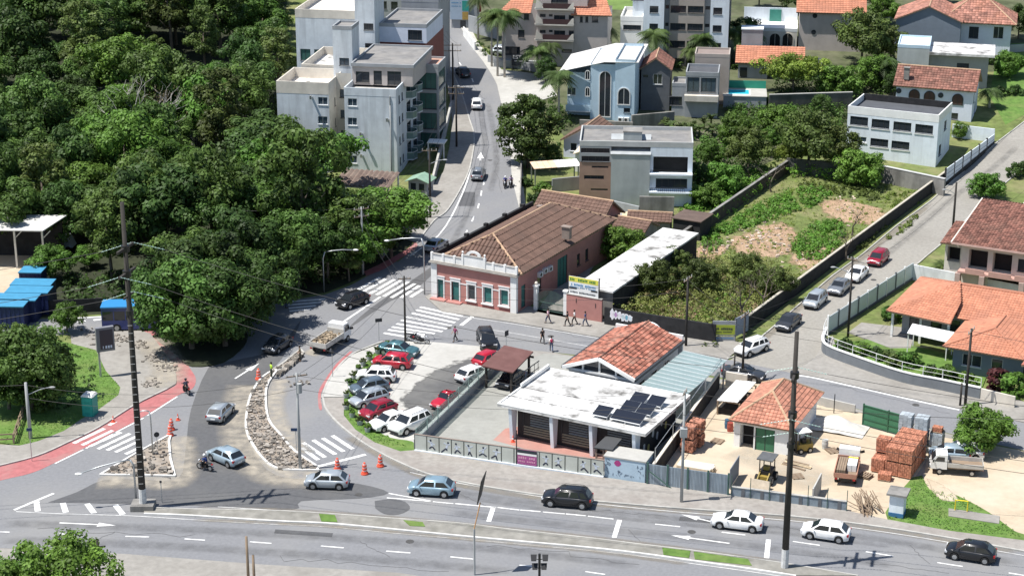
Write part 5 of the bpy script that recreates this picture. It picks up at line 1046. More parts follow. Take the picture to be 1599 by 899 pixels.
ridge(b.o, [((0, 0, 3.2), (6.2, 6.6, zr)), ((7.3, -.9, 3.2), (6.2, 6.6, zr)), ((6.2, 6.6, zr), (17.5, 6.6, zr)), ((8.3, -7.3, 3), (12.55, -3, 4.3)), ((16.8, -7.3, 3), (12.55, -3, 4.3)), ((12.55, -3, 4.3), (12.55, 1.4, 4.3)), ((8.3, 1.4, 3.1), (17.5, 1.4, 3.2))], tile_or, .09)
for x, y in ((.6, .6), (3.8, .3), (7., -.3)): MB().box(x-.12, x+.12, y-.12, y+.12, -.1, 3.1).build('porch_post', white, b.o)
tb = b
b = Bld('sun_canopy', 'bright white flat canopy on thin posts in front of the bungalow', 'canopy', None, -28, loc=tb.Wd(3.4, -3.4))
MB().slab([(0, 0, 2.35), (4.6, -.6, 2.3), (4.6, 2.2, 2.5), (-.2, 2.6, 2.55)], .06).build('canopy_sheet', white, b.o)
for x, y in ((.1, .2), (4.4, -.3), (.1, 2.3), (4.4, 2.)): MB().box(x-.05, x+.05, y-.05, y+.05, 0, 2.3).build('post', framew, b.o)
# garden wall of the bungalow, curved at the corner, with posts and rails
ws = line([(1289, 528), (1284, 545), (1292, 556), (1330, 571), (1407, 597), (1470, 610), (1530, 623)], 4)
o = empty('garden_wall', ws[0], 0, 'low dark grey curved garden wall with white coping and wire railing round the bungalow garden', 'wall')
pts = [q-ws[0] for q in ws]; m = MB(); c = MB()
def ribbon(m, pts, t, z0, z1):
    for i in range(len(pts)-1):
        a0, a1 = offs(pts, t)[i:i+2]; b0, b1 = offs(pts, -t)[i:i+2]
        m.add([(a0.x, a0.y, z0), (a1.x, a1.y, z0), (b1.x, b1.y, z0), (b0.x, b0.y, z0), (a0.x, a0.y, z1), (a1.x, a1.y, z1), (b1.x, b1.y, z1), (b0.x, b0.y, z1)], [(0, 1, 5, 4), (1, 2, 6, 5), (2, 3, 7, 6), (3, 0, 4, 7), (4, 5, 6, 7)])
ribbon(m, pts, .11, -.1, 1.2); m.build('wall', M('slate_wall', (.17, .185, .2), .85, .1, 1.), o); ribbon(c, pts, .16, 1.2, 1.3); c.build('coping', white, o)
for k in range(2, len(pts), 2): MB().tube([(pts[k].x, pts[k].y, 1.3), (pts[k].x, pts[k].y, 2.3)], .04, 6).build('post', framew, o)
MB().tube([(q.x, q.y, 2.3) for q in pts], .03, 5).build('top_rail', framew, o); MB().tube([(q.x, q.y, 1.8) for q in pts], .015, 4).build('wire', framew, o)
# white sheet fence along the side street
A = G(1292, 523); B = G(1425, 436); d = B-A; L_ = math.hypot(d.x, d.y); o = empty('sheet_fence', A, math.atan2(d.y, d.x), 'pale blue white translucent panel fence of the bungalow along the side street', 'fence')
fp = seeglass('frosted_panel', (.66, .74, .78), .86, .4)
for k in range(9):
    x0 = k*L_/9; MB().box(x0+.1, x0+L_/9-.1, -.03, .03, .3, 2.1).build('panel', fp, o); MB().box(x0-.1, x0+.1, -.1, .1, -.1, 2.3).build('post', dgrey if k % 2 else white, o)
MB().box(0, L_, -.1, .1, -.1, .28).build('plinth', dgrey, o)
wall_run('boundary_wall', 'long whitewashed wall between the orange bungalow and the brown roofed house', 'wall', (1422, 436), (1625, 476), 1.9, M('whitewash', (.72, .73, .74), .85, .1, 1., stain=.4, stsc=.5, vstreak=.3), .2)
wall_run('front_wall', 'cream low front wall with a green panel at the right house', 'wall', (1531, 624), (1584, 637), 1.25, cream, .2)
b = Bld('side_house', 'part of a dark house with red roof edge at the right border below the bungalow', 'house', (1560, 612), -28)
b.block(2.4, 9, 2., 9, -.1, 3., cream); gable(b, 2.4, 9, 2., 9, 3., 4.2, 'y', .7, tile_rd, cream, pitch=.45, row=.45)
# brown roofed two storey house
p = PZ(1486, 378, 6); b = Bld('two_storey_house', 'two storey cream house with large weathered red brown tile roof at the right edge', 'house', None, -28, loc=(p.x, p.y, 0))
b.block(1, 14, .9, 12, -.2, 5.9, cream, f=[(1.9, 4.1, 2.9, 5.2, 'o'), (4.7, 6.9, 2.9, 5.2, 'o'), (7.6, 9.0, 3.4, 4.9, 'b'), (10, 12, 3.4, 4.9, 'b'), (4.3, 8.2, -.1, 2.1, 'o'), (9.2, 11.5, -.1, 2.1, 'o')])
MB().box(1, 13, -.3, .88, 2.55, 2.75).build('balcony_slab', M('pink_slab', (.5, .3, .25), .85, .1, 1.), b.o)
for x0, x1 in ((1.9, 4.1), (4.6, 7.2), (7.6, 10)): MB().box(x0, x1, -.3, -.18, 2.75, 3.2).build('balcony_parapet', M('pink_slab', (.5, .3, .25)), b.o)
for x in (1.1, 3.9, 8.5, 11.8): MB().box(x-.3, x+.3, -.5, .2, -.2, 2.5).build('pillar', M('pink_stone', (.45, .33, .29), .9, .2, 2.), b.o)
roof_tiles(b.o, [[(0, 0, 5.95), (14.5, 0, 5.95), (14.5, 12.2, 8.1), (.2, 12.2, 8.1)], [(14.5, 16, 6.6), (.2, 16, 6.6), (.2, 12.3, 8.1), (14.5, 12.3, 8.1)]], tile_rb, pitch=.36, row=.45, amp=.08)
MB().bar((-.05, 0, 5.95), (.2, 12.2, 8.12), .16, .2).build('barge_board', cream, b.o); MB().box(0, 14.5, -.1, .02, 5.8, 6.0).build('gutter', M('pink_gutter', (.55, .38, .33), .7, .1, 1.), b.o)
roof_tiles(b.o, [[(-1.6, 1, 5.4), (0, 1, 5.5), (.1, 7.2, 6.5), (-1.5, 7.2, 6.4)]], tile_rb, name='porch_tiles', pitch=.36, row=.45); b.block(-1.2, .9, 2, 7, -.2, 5.4, cream, f=[(-.9, .6, 3, 4.8, 'o')])
S_ = b
b = Bld('flat_house', 'house with bright white roof rising behind the brown tiled roof at the right edge', 'house', None, -28, loc=S_.Wd(3.6, 19))
b.block(0, 12, 0, 10, -.2, 5.2, white); MB().slab([(-.4, -1.4, 5.2), (12.5, -1.4, 5.2), (12.5, 10, 6.6), (-.4, 10, 6.6)], .14).build('roof', M('cream_white_roof', (.8, .77, .7), .8, .06, .6), b.o)
b.block(-3.2, -.2, -3, 1.6, -.2, 4.2, white); b.flat(-3.2, -.2, -3, 1.6, 4.2, .3, dkroof, white)
# white office
b = Bld('office_building', 'white two storey office with bands of dark windows and dark sunken roof', 'building', (1320, 241), -25)
W = b.f(1462, 240)[0]; zt = b.f(1390, 172)[1]
up = [(*b.fr(u, v, u+28, v+13.5), 'b') for u, v in ((1327.5, 182.5), (1361, 187), (1395, 191), (1429, 195))]; lo = [(*b.fr(u, v, u+28, v+12), 'b') for u, v in ((1359, 217), (1392, 221))]+[(*b.fr(1340, 214, 1353, 222), 'W')]
b.block(0, W, 0, 8.5, -3, zt, whiteb, f=up+lo, r=[(1.5, 3.0, .8, 2.4, 'b'), (4, 5.5, 4, 5.4, 'b')]); b.flat(0, W, 0, 8.5, zt-.9, .9, dkroof, white)
MB().box(.14, W-.14, 8.3, 8.52, zt-.9, zt+.05).build('dark_parapet_face', blackw, b.o)
for r in up+lo: MB().box(r[0]-.1, r[1]+.1, -.09, .02, r[2]-.22, r[2]-.09).build('sill_board', white, b.o)
of = b
wall_run('retaining_wall', 'stained grey concrete retaining wall below the white office', 'wall', (1372, 284), (1474, 306), 2.4, oldcon, .4, .08, M('wall_top', (.5, .5, .49), .9, .1, 1.))
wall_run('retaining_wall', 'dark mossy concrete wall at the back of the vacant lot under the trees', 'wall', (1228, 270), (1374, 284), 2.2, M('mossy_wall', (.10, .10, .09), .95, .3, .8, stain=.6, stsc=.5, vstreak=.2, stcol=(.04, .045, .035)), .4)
wall_run('retaining_wall', 'brown dark wall with pale top on the left side of the vacant lot', 'wall', (1062, 386), (1232, 268), 1.8, M('dark_brown_wall', (.075, .06, .05), .95, .25, .8), .3, .1, oldcon)
o, L_, _ = wall_run('gate_fence', 'white panel gate and fence on the side street beside the office', 'fence', (1475, 290), (1552, 225), .5, blackw, .2)
for k in range(6):
    x0 = k*L_/6; MB().box(x0+.12, x0+L_/6-.12, -.05, .05, .5, 2.4).build('panel', whiteb, o); MB().box(x0-.08, x0+.08, -.12, .12, -.1, 2.6).build('post', frameb, o)
    for z in (1., 1.6): MB().box(x0+.12, x0+L_/6-.12, -.075, -.051, z-.03, z+.03).build('rail', greyw, o)
# black walls round the vacant lot
lotw, L_, _ = wall_run('lot_wall', 'sooty black wall of the vacant lot along the cross street pavement', 'wall', (944, 507), (1117, 535), 2.1, blackw, .22)
gf = Bld('tmp', 'x', 'x', (944, 507), math.degrees(lotw.rotation_euler.z)); bpy.data.objects.remove(gf.o)
q = gf.fr(953, 485, 987, 503, -.12); cols = [(.75, .7, .75), (.42, .25, .45), (.7, .68, .72), (.5, .6, .62), (.15, .35, .45), (.6, .7, .75)]
for k in range(6):
    x = q[0]+(q[1]-q[0])*(k+.5)/6; w_ = (q[1]-q[0])/11; zc = (q[2]+q[3])/2+(.1 if k < 3 else -.05); hh = (.62, .5, .45, .5, .5, .38)[k]
    for (sx, mt_) in ((1., M('spray_white', (.75, .75, .78), .8, .1, 2.)), (.6, M('spray_%d' % k, cols[k], .8, .15, 3.))):
        m = MB(); yy = -.118-(.004 if sx < 1 else 0); m.add([(x+w_*1.15*sx*math.cos(j*math.pi/6)*(1+.18*math.sin(3*j+k)), yy, zc+hh*sx*math.sin(j*math.pi/6)*(1+.15*math.cos(2*j+k))) for j in range(12)], [tuple(range(12))]); m.build('graffiti_letter', mt_, lotw)
wall_run('lot_wall', 'long black wall of the vacant lot climbing along the side street', 'wall', (1160, 522), (1476, 286), 1.75, blackw, .22, .1, M('wall_top_tan', (.45, .41, .34), .9, .15, 1.))
sg = Bld('site_hoarding', 'property hoarding with a lime green panel at the street corner of the lot', 'sign', (1112, 533), -2)
W = 2.5; MB().box(0, W, -.05, .05, .75, 2.4).build('upper_panel', greyw, sg.o); MB().box(0, W, -.05, .05, .1, .62).build('lower_panel', greyw, sg.o); MB().box(.08, W-.08, -.065, -.051, .85, 1.95).build('green_field', M('lime_print', (.38, .45, .05), .7, .1, 1.), sg.o)
scribble(sg.o, .3, W-.3, 1.5, .3, -.066, dark_i, 9); scribble(sg.o, .4, W-.4, 1.15, .12, -.066, dark_i, 14); scribble(sg.o, .2, W-.2, .42, .14, -.051, blue_i, 14)
for x in (0, W): MB().box(x-.05, x+.05, .05, .15, -.1, 2.6).build('post', darkwood, sg.o)
sg = Bld('site_hoarding', 'plain blue grey board beside the lime green hoarding', 'sign', (1147, 531), 50)
MB().box(0, 2.6, -.04, .04, .4, 2.5).build('board', M('faded_blue_board', (.24, .27, .34), .8, .1, 1.), sg.o)
for x in (.1, 2.5): MB().box(x-.05, x+.05, .04, .14, -.1, 2.6).build('post', darkwood, sg.o)

# ------------------------------------------------------------------ houses up the slope, right to left
b = Bld('arched_house', 'pale blue white house with brown tile roof and arched dark windows behind the office', 'house', (1397, 178), -20)
W = b.f(1516, 190)[0]; ze = b.f(1397, 130)[1]
b.block(0, W, 0, 7, -4, ze, lav, f=[(W-3.2, W-2., -.1, .9, 'b')], r=[(1.2, 2.2, 2.4, 4, 'b'), (3.6, 4.6, .2, 2, 'b')])
for u0, v0, u1, v1 in ((1420.5, 141, 1435, 155), (1444, 143.5, 1459, 157.5), (1488, 148, 1503, 163)): arch(b, 0, *b.fr(u0, v0, u1, v1), fm=frameb, gm=M('brown_pane', (.09, .05, .04), .3, .2, 1.))
for u, v in ((1403.5, 142), (1469, 149)): x, z = b.f(u, v); disc(b, 0, x, z, .42)
gable(b, 0, W, 0, 7, ze, ze+2.2, 'x', .5, tile_rb, lav, pitch=.45, row=.5)
x, y = b.t(1416, 114, ze+1.6); MB().box(x-.4, x+.4, y-.3, y+.3, ze+.6, ze+2.4).box(x-.5, x+.5, y-.4, y+.4, ze+2.4, ze+2.5).build('chimney', oldcon, b.o)
wall_run('garden_wall', 'white yard wall beside the pale house with arched windows', 'wall', (1486, 214), (1552, 222), 2., whiteb, .2)
b = Bld('flat_roof_house', 'grey modern house with a wide white flat roof above the arched house', 'house', (1398, 132), -14)
W = b.f(1541, 130)[0]; zt = b.f(1470, 86)[1]; xm = b.f(1450, 100)[0]
b.block(0, xm, 0, 8, -4, zt+1.0, greyg, f=[]); b.flat(0, xm, 0, 8, zt+1.1, .3, whiteb, bluew)
b.block(xm+.02, W, 1, 8, -4, zt, greyw, f=[(*b.fr(1494, 99, 1513, 108, 1), 'b')]); MB().box(xm, W+.9, -.3, 8.2, zt, zt+.4).build('roof', roofw, b.o)
b = Bld('gable_house', 'slate blue house with a blank gable and mottled red tile roofs at the top right', 'house', (1396, 82), -15)
W = b.f(1498, 70)[0]; ze = b.f(1396, 29)[1]; zr = b.f(1450, 10)[1]
b.block(0, W, 0, 11, -4, ze, bluegrey); gable(b, 0, W, 0, 11, ze, zr, 'y', .3, M('pink_brown_tile', (.33, .16, .12), .85, .3, .8, rnd=.4, stain=.4, stsc=.4, stcol=(.4, .17, .1)), bluegrey, pitch=.5, row=.55)
x1 = b.f(1578, 60, 3)[0]; b.block(W+.02, x1, 3, 11, -4, ze-.6, lav, f=[(*b.fr(1513, 42, 1528, 60, 3), 'b'), (*b.fr(1551, 42, 1567, 61, 3), 'w')]); hip(b, W-3, x1, 3, 12, ze-.6, zr+.6, .8, MATS['pink_brown_tile'], pitch=.5, row=.55)
wall_run('garden_wall', 'grey wall with planted slope right of the flat roofed house', 'wall', (1548, 84), (1640, 78), 1.3, greyw, .25)
b = Bld('orange_roof_house', 'tall beige house with orange roof and two round windows at the top edge', 'house', (1246, 78), -8)
W = b.f(1345, 70)[0]; zt = b.f(1290, 19)[1]
b.block(0, W, 0, 8, -3, zt, beige, l=[(1, 2.4, 1, 3, 'b')]); 
for u, v in ((1272.5, 25), (1270.5, 50.5)): x, z = b.f(u, v); disc(b, 0, x, z, .42)
roof_tiles(b.o, [[(-.6, -.6, zt-.1), (W+.6, -.6, zt-.1), (W+.6, 5, zt+2.6), (-.6, 5, zt+2.6)], [(W+.6, 10, zt-.1), (-.6, 10, zt-.1), (-.6, 5, zt+2.6), (W+.6, 5, zt+2.6)]], tile_or, pitch=.5, row=.55, amp=.05)
b = Bld('terrace_house', 'white roof terrace over arched openings beside the beige house', 'house', (1163, 76), -8)
W = b.f(1244, 70)[0]; zt = b.f(1200, 47)[1]; b.block(0, W, 0, 8, -3, zt, cream)
for u0, u1 in ((1202, 1218), (1222, 1238)): arch(b, 0, *b.fr(u0, 52.5, u1, 72), fm=cream, gm=darkin)
b.flat(0, W, 0, 8, zt, .35, white, white); MB().box(W*.45, W*.68, 7.6, 7.8, zt, zt+2.1).build('green_screen', M('green_glaze', (.06, .25, .2), .3, .1, 1.), b.o)
MB().box(-.5, W, 7.82, 8.0, zt, zt+2.4).build('back_wall', whiteb, b.o)
b = Bld('pool_house', 'grey house with orange roofs beside the little swimming pool', 'house', (1152, 122), -8)
W = b.f(1198, 120)[0]; zt = b.f(1170, 98)[1]; b.block(0, W, 0, 6, -3, zt, greyw, f=[(.3, 1.5, .2, 1.8, 'b')])
roof_tiles(b.o, [[(-.5, -.5, zt), (W+6, -.5, zt), (W+6, 4, zt+2), (-.5, 4, zt+2)]], tile_or, pitch=.5, row=.55, amp=.05); tx = [b.f(u, 60, 4.2)[0] for u in (1158, 1191)]; tz = b.f(1175, 47, 4.2)[1]
b.block(tx[0], tx[1], 4.2, 7, -1, tz, greyw); MB().box(tx[0]-.1, tx[1]+.1, 4.1, 7.1, tz, tz+.2).build('tank_roof', whiteb, b.o)
b.block(W+.5, W+9, 1, 6, -3, 2.4, greyw, f=[(W+1+2*k, W+2.2+2*k, .2, 2, 'b') for k in range(4)])
b = Bld('swimming_pool', 'raised deck with a small turquoise swimming pool and green fence', 'pool', (1129, 168), -6)
z = b.f(1160, 151)[1]; W = b.f(1197, 150)[0]; b.block(0, W, 0, 5.6, -2, z, greyw); MB().box(-.1, W+.1, -.1, 5.7, z, z+.08).build('deck', conc_l, b.o)
MB().box(.5, 4.3, .8, 4.3, z+.081, z+.14).build('pool_rim', white, b.o); MB().box(.8, 4.0, 1.1, 4.0, z+.141, z+.15).build('water', M('pool_water', (.04, .5, .68), .08, .1, 3.), b.o); MB().box(0, W, 5.5, 5.57, z+.08, z+1.3).build('fence', M('green_pool_fence', (.03, .3, .2), .6, .1, 1.), b.o)
wall_run('retaining_wall', 'vine covered dark retaining wall under the pool garden', 'wall', (1200, 172), (1330, 168), 2.4, MATS['mossy_wall'], .3, .12, conc_l)
# tower
b = Bld('apartment_tower', 'tall pale grey apartment tower with taupe balconies rising out of the top edge', 'building', (1004, 104), -8)
us = [1004, 1036, 1044, 1098, 1108, 1137]; xs = [b.f(u, 60)[0] for u in us]; HT_ = 26
fl = 2.95; base = b.f(1020, 48)[1]-fl*1
def rows(x0, x1, h, z0, k='b'): return [(x0, x1, z0+fl*i, z0+fl*i+h, k) for i in range(-1, 7) if z0+fl*i > .2]
x0, x1 = b.f(1014, 40)[0], b.f(1027.5, 40)[0]; b.face('f', 0, xs[0], xs[1], -3, HT_, whiteb, rows(x0, x1, 1.15, base)); b.face('l', xs[0], 0, 14, -3, HT_, whiteb)
x0, x1 = b.f(1113, 40)[0], b.f(1127, 40)[0]; b.face('f', 0, xs[4], xs[5], -3, HT_, whiteb, rows(x0, x1, 1.15, base)); b.face('r', xs[5], 0, 14, -3, HT_, dgrey, rows(4, 5.5, 1.2, base)+rows(9, 10.5, 1.2, base))
b.face('f', 1.4, xs[1], xs[2], -3, HT_, greyw, rows(xs[1]+.15, xs[2]-.15, .6, base+.5)); b.face('f', 1.4, xs[3], xs[4], -3, HT_, greyw, rows(xs[3]+.15, xs[4]-.15, .6, base+.5))
b.face('f', .9, xs[2], xs[3], -3, HT_, taupe, rows(xs[2]+.15, (xs[2]+xs[3])/2-.15, 1.15, base)+rows((xs[2]+xs[3])/2+.15, xs[3]-.15, 1.15, base))
for s, x in (('r', xs[1]), ('l', xs[2]), ('r', xs[3]), ('l', xs[4])): b.face(s, x, 0 if x in (xs[1], xs[4]) else .9, 1.4, -3, HT_, greyw)
MB().box(xs[0], xs[5], 13.9, 14, -3, HT_).build('back_wall', greyw, b.o); MB().box(xs[0], xs[5], .9, 14, HT_, HT_+.3).build('roof', tarroof, b.o)
# white house left of the tower
b = Bld('white_house', 'white house with a planted roof terrace left of the apartment tower', 'house', (968, 82), -8)
W = b.f(1003, 60)[0]; zt = b.f(985, 26)[1]; b.block(0, W, 0, 9, -3, zt, white, f=[(*b.fr(973, 39.5, 1001, 47.5), 'b')]); b.flat(0, W, 0, 9, zt-.6, .6, conc_l, white); b.block(W-2, W, 3, 6, zt-.6, zt+2.2, whiteb); MB().box(W-2.3, W+.3, 2.7, 6.3, zt+2.2, zt+2.4).build('roof', dkroof, b.o)
# beige terraced apartments
b = Bld('terraced_apartments', 'beige apartment house with stepped balconies and small orange roofs', 'building', (783, 100), -8)
xA, xB, xC, xD = b.f(783, 60)[0], b.f(838, 60)[0], b.f(896, 60)[0], b.f(948, 60)[0]; fl = 2.75
z2 = b.f(870, 59)[1]; z3 = b.f(870, 35)[1]; lo = b.f(830, 21)[1]; hi = b.f(920, 24)[1]
w2 = [(*b.fr(865, v, 882.5, v+11), 'b') for v in (24, 48)]+[(*b.fr(888, v, 896, v+11), 'b') for v in (24, 48)]+[(*b.fr(843, v, 852, v+5), 'b') for v in (22, 47)]+[(*b.fr(857, v, 863, v+4), 'b') for v in (22.5, 47)]+[(*b.fr(877, 77, 893, 83), 'b')]
b.block(xB, xC, 0, 9, -3, z3+fl*.9, beige, f=w2); b.block(xB+.3, xC+2, 1.5, 9, z3+fl*.9, z3+fl*2.2, beige, f=[(xB+2.2, xC-1.2, z3+fl, z3+fl*1.9, 'b')])
b.block(xA, xB-.02, .4, 9, -3, lo, beige, f=[(*b.fr(809, 47, 819, 59, .4), 'b'), (*b.fr(818, 22, 826, 31, .4), 'b'), (*b.fr(790, 22, 800, 31, .4), 'b'), (*b.fr(788, 73, 812, 86, .4), 'b')])
b.block(xC+.02, xD, .3, 9, -3, hi, beige, f=[(*b.fr(u0, 26, u1, 35, .3), 'b') for u0, u1 in ((905.5, 910), (914, 918.5), (924.5, 934))])
roof_tiles(b.o, [[(xA-.5, -.2, lo), (xB-1, -.2, lo), (xB-1, 4, lo+1.8), (xA+1.5, 4, lo+1.8)]], tile_or, pitch=.5, row=.55, amp=.05); roof_tiles(b.o, [[(xC-.5, -.3, hi), (xD+.8, -.3, hi), (xD-.6, 4.4, hi+1.9), (xC-.5, 4.4, hi+1.9)]], tile_or, pitch=.5, row=.55, amp=.05)
for z in (z2, z3, z3+fl*.95):
    s_ = MB().box(xB-.2, xC+.1, -1.3, -.01, z-.35, z-.12).build('balcony', cream, b.o); MB().add([(xB+1.2, -1.3, z-.12), (xC-.1, -1.3, z-.12), (xC-.1, -1.3, z+.75), (xB+1.2, -1.3, z+.75)], [(0, 1, 2, 3)]).build('balustrade', M('dark_red_wood', (.07, .035, .035), .7, .1, 1.), s_)
    MB().add([(xB-.1, -1.32, z-.12), (xB+1.2, -1.32, z-.12), (xB+1.0, -1.32, z+.7), (xB+.1, -1.32, z+1.5)], [(0, 1, 2, 3)]).build('slanted_cheek', cream, s_); MB().add([(xC-1., -1.32, z-.12), (xC+.1, -1.32, z-.12), (xC+.1, -1.32, z+1.), (xC-.2, -1.32, z+.9)], [(0, 1, 2, 3)]).build('slanted_cheek', cream, s_)
m = MB(); m.box(xA-1, xB+3, -2.2, -1.6, -3, 1.1); m.build('garage_front', greyw, b.o)
sg = Bld('street_sign', 'dark board with white lettering on the low wall under the beige apartments', 'sign', (799, 108), -8)
MB().box(0, 2.8, -.06, .06, .6, 2.5).build('board', M('dark_sign_blue', (.03, .035, .045), .6, .1, 1.), sg.o)
cu = bpy.data.curves.new('letters', 'FONT'); cu.body = 'ESTO'; cu.size = .85; cu.extrude = .01; to = bpy.data.objects.new('tmp', cu); COL.objects.link(to)
bpy.context.view_layer.update(); tme = bpy.data.meshes.new_from_object(to.evaluated_get(bpy.context.evaluated_depsgraph_get())); bpy.data.objects.remove(to); tme.materials.clear(); tme.materials.append(white)
to = inst('letters', tme, sg.o, (.15, -.08, 1.75), scale=(1.15, 1, 1)); to.rotation_euler = (math.pi/2, 0, 0); to['kind'] = 'stuff'
scribble(sg.o, .5, 2.4, 1.4, .22, -.062, white, 8)
for x in (.2, 2.6): MB().box(x-.06, x+.06, .06, .16, -.3, .6).build('post', darkwood, sg.o)
wall_run('front_wall', 'grey front wall running behind the palms below the beige apartments', 'wall', (762, 98), (862, 118), 1.3, greyw, .2)
# white and blue house with arched windows
b = Bld('blue_white_house', 'pale blue two storey house with tall arched window and white sheet gable roof', 'house', (921, 187), -10)
W = b.f(990, 190)[0]; xm = b.f(960, 150)[0]; zt = b.f(975, 93)[1]; ze = zt-.9
b.block(0, xm, .25, 12, -2, ze, bluew); b.block(xm, W, 0, 12, -2, zt, bluew, f=[(*b.fr(974, 169, 984, 176), 'b')])
xl = b.f(886, 150, 2)[0]; b.block(xl, 0, 2, 12, -2, ze-1.8, bluew, f=[(*b.fr(886, 137, 899, 149, 2), 'W')], l=[(4, 5.5, .5, 2, 'b')])
arch(b, .25, *b.fr(936.5, 112, 953, 182, .25)); arch(b, 0, *b.fr(965.5, 138, 983, 163)); arch(b, .25, *b.fr(914.5, 111, 920.5, 124, .25), ring=.1); arch(b, .25, *b.fr(914.5, 137, 920.5, 150, .25), ring=.1)
ws_ = M('white_sheet_roof', (.60, .59, .57), .8, .08, .8, stain=.35, stsc=.35, stcol=(.45, .44, .42)); xr = b.f(945, 96, .2)[0]; zr = b.f(945, 96, .2)[1]
for q in ([(xl-1.2, 14, ze-1.6), (xl-1.2, 1, ze-1.6), (xr, -.3, zr), (xr, 14, zr)], [(W+.5, -.0, zt-.4), (W+.5, 14, zt-.4), (xr, 14, zr), (xr, -.3, zr)]):
    A, B_, C_, D_ = [V(t) for t in q]
    for k in range(12):
        t0, t1 = k/12, (k+.94)/12; MB().slab([A.lerp(B_, t0), A.lerp(B_, t1), D_.lerp(C_, t1), D_.lerp(C_, t0)], .06).build('roof_sheet', ws_, b.o)
MB().slab([(xl-1.2, 1, ze-1.7), (W+.5, 0, zt-.5), (xr, -.25, zr-.08)], .02).build('gable_trim', bluew, b.o) if False else None
MB().box(xl-.1, .1, .9, 2, .9, 1.1).build('balcony', white, b.o); MB().box(xl-.1, .1, .9, .96, 1.1, 2.).build('balcony_rail', bluew, b.o)
for x in (xm+1., xm+1.9): acunit(b, x, 0, 0)
wall_run('retaining_wall', 'dark stone base wall under the pale blue house', 'wall', (905, 203), (988, 207), 1.6, oldcon, .4)
wall_run('retaining_wall', 'stained concrete wall right of the pale blue house', 'wall', (986, 206), (1052, 200), 2.6, oldcon, .4)
b = Bld('dark_house', 'dark slate house with small red brown gable roof right of the blue house', 'house', (1000, 172), -8)
W = b.f(1045, 160)[0]; ze = b.f(1010, 106)[1]; b.block(0, W, 0, 6, -2, ze, dgrey, f=[(*b.fr(1020, 116, 1034, 132), 'w'), (*b.fr(1004, 117, 1012, 121), 'b')]); gable(b, 0, W, 0, 7, ze, ze+1.6, 'y', .3, tile_rb, dgrey, pitch=.5, row=.55)
b = Bld('grey_house', 'grey house with glazed veranda and pale balcony above the banana plants', 'house', (1048, 182), -8)
x1 = b.f(1070, 150)[0]; W = b.f(1121, 150)[0]; zt = b.f(1095, 117)[1]; b.block(x1, W, 0, 6, -2, zt, greyw, f=[(*b.fr(1073, 121, 1092, 144), 'B'), (*b.fr(1094.5, 122, 1118, 144), 'B')]); b.flat(x1, W, 0, 6, zt, .4, dkroof, greyw); z = b.f(1095, 148)[1]; MB().box(x1-.1, W+.1, -1, -.01, z-.9, z).build('balcony', cream, b.o)
b.block(0, x1-.02, .4, 5, -2, b.f(1060, 134)[1], greyw, f=[(*b.fr(1045, 151, 1065, 165, .4), 'b')]); b.flat(0, x1-.02, .4, 5, b.f(1060, 134)[1], .3, tarroof, greyw)
b.block(x1+1, W+1.4, 7, 12, -2, zt+1.5, taupe); b.flat(x1+1, W+1.4, 7, 12, zt+1.5, .3, M('brown_membrane', (.25, .2, .18), .9, .1, 1.), taupe)
# roadside building and boards at the top of the hill street
b = Bld('roadside_shop', 'white shop wall with a big pale advertising board and gold panel by the hill street', 'shop', (705, 44), -6)
W = 4.6; b.block(0, W, 0, 4, -1, 5., greyw, f=[(1.6, 2.6, -.4, 1.4, 'b')]); MB().box(-.2, 3.2, -.3, -.1, 1.6, 7.).build('board', M('board_pale_blue', (.36, .44, .54), .7, .1, 1.), b.o); MB().box(2., 3.2, -.33, -.301, 3.2, 5.).build('teal_print', M('teal_print', (.03, .28, .24), .7, .1, 1.), b.o); MB().box(2., 3.1, -.33, -.301, 1.6, 3.).build('gold_print', M('gold_print', (.38, .25, .07), .7, .1, 1.), b.o)
scribble(b.o, .1, 1.8, 4.6, .2, -.301, blue_i, 8); scribble(b.o, .1, 1.8, 4., .16, -.301, blue_i, 10)
MB().box(3.3, 5.3, .5, .7, 2.9, 6).build('red_sign', M('red_sign', (.3, .03, .04), .7, .1, 1.), b.o); MB().box(3.3, 5.0, .3, .45, 1.2, 2.8).build('white_sign', white, b.o)
wall_run('front_wall', 'white roadside wall with a red patch at the bend of the hill street', 'wall', (724, 56), (742, 80), 1.6, white, .2)
wall_run('front_wall', 'grey wall behind the lawn left of the tall palms', 'wall', (732, 50), (778, 62), 3., greyw, .2)
b = Bld('dark_shop', 'dark red and brown open shop front at the top of the hill street', 'shop', (676, 18), -6)
b.block(0, 3.6, 0, 5, -1, 4, M('maroon_wall', (.1, .03, .03), .8, .1, 1.), f=[(.4, 3.2, 0, 3, 'o')]); MB().slab([(-.3, -.8, 4), (3.9, -.8, 4), (3.9, 5, 5), (-.3, 5, 5)], .1).build('roof', M('salmon_roof', (.5, .22, .16), .8, .1, 1.), b.o)
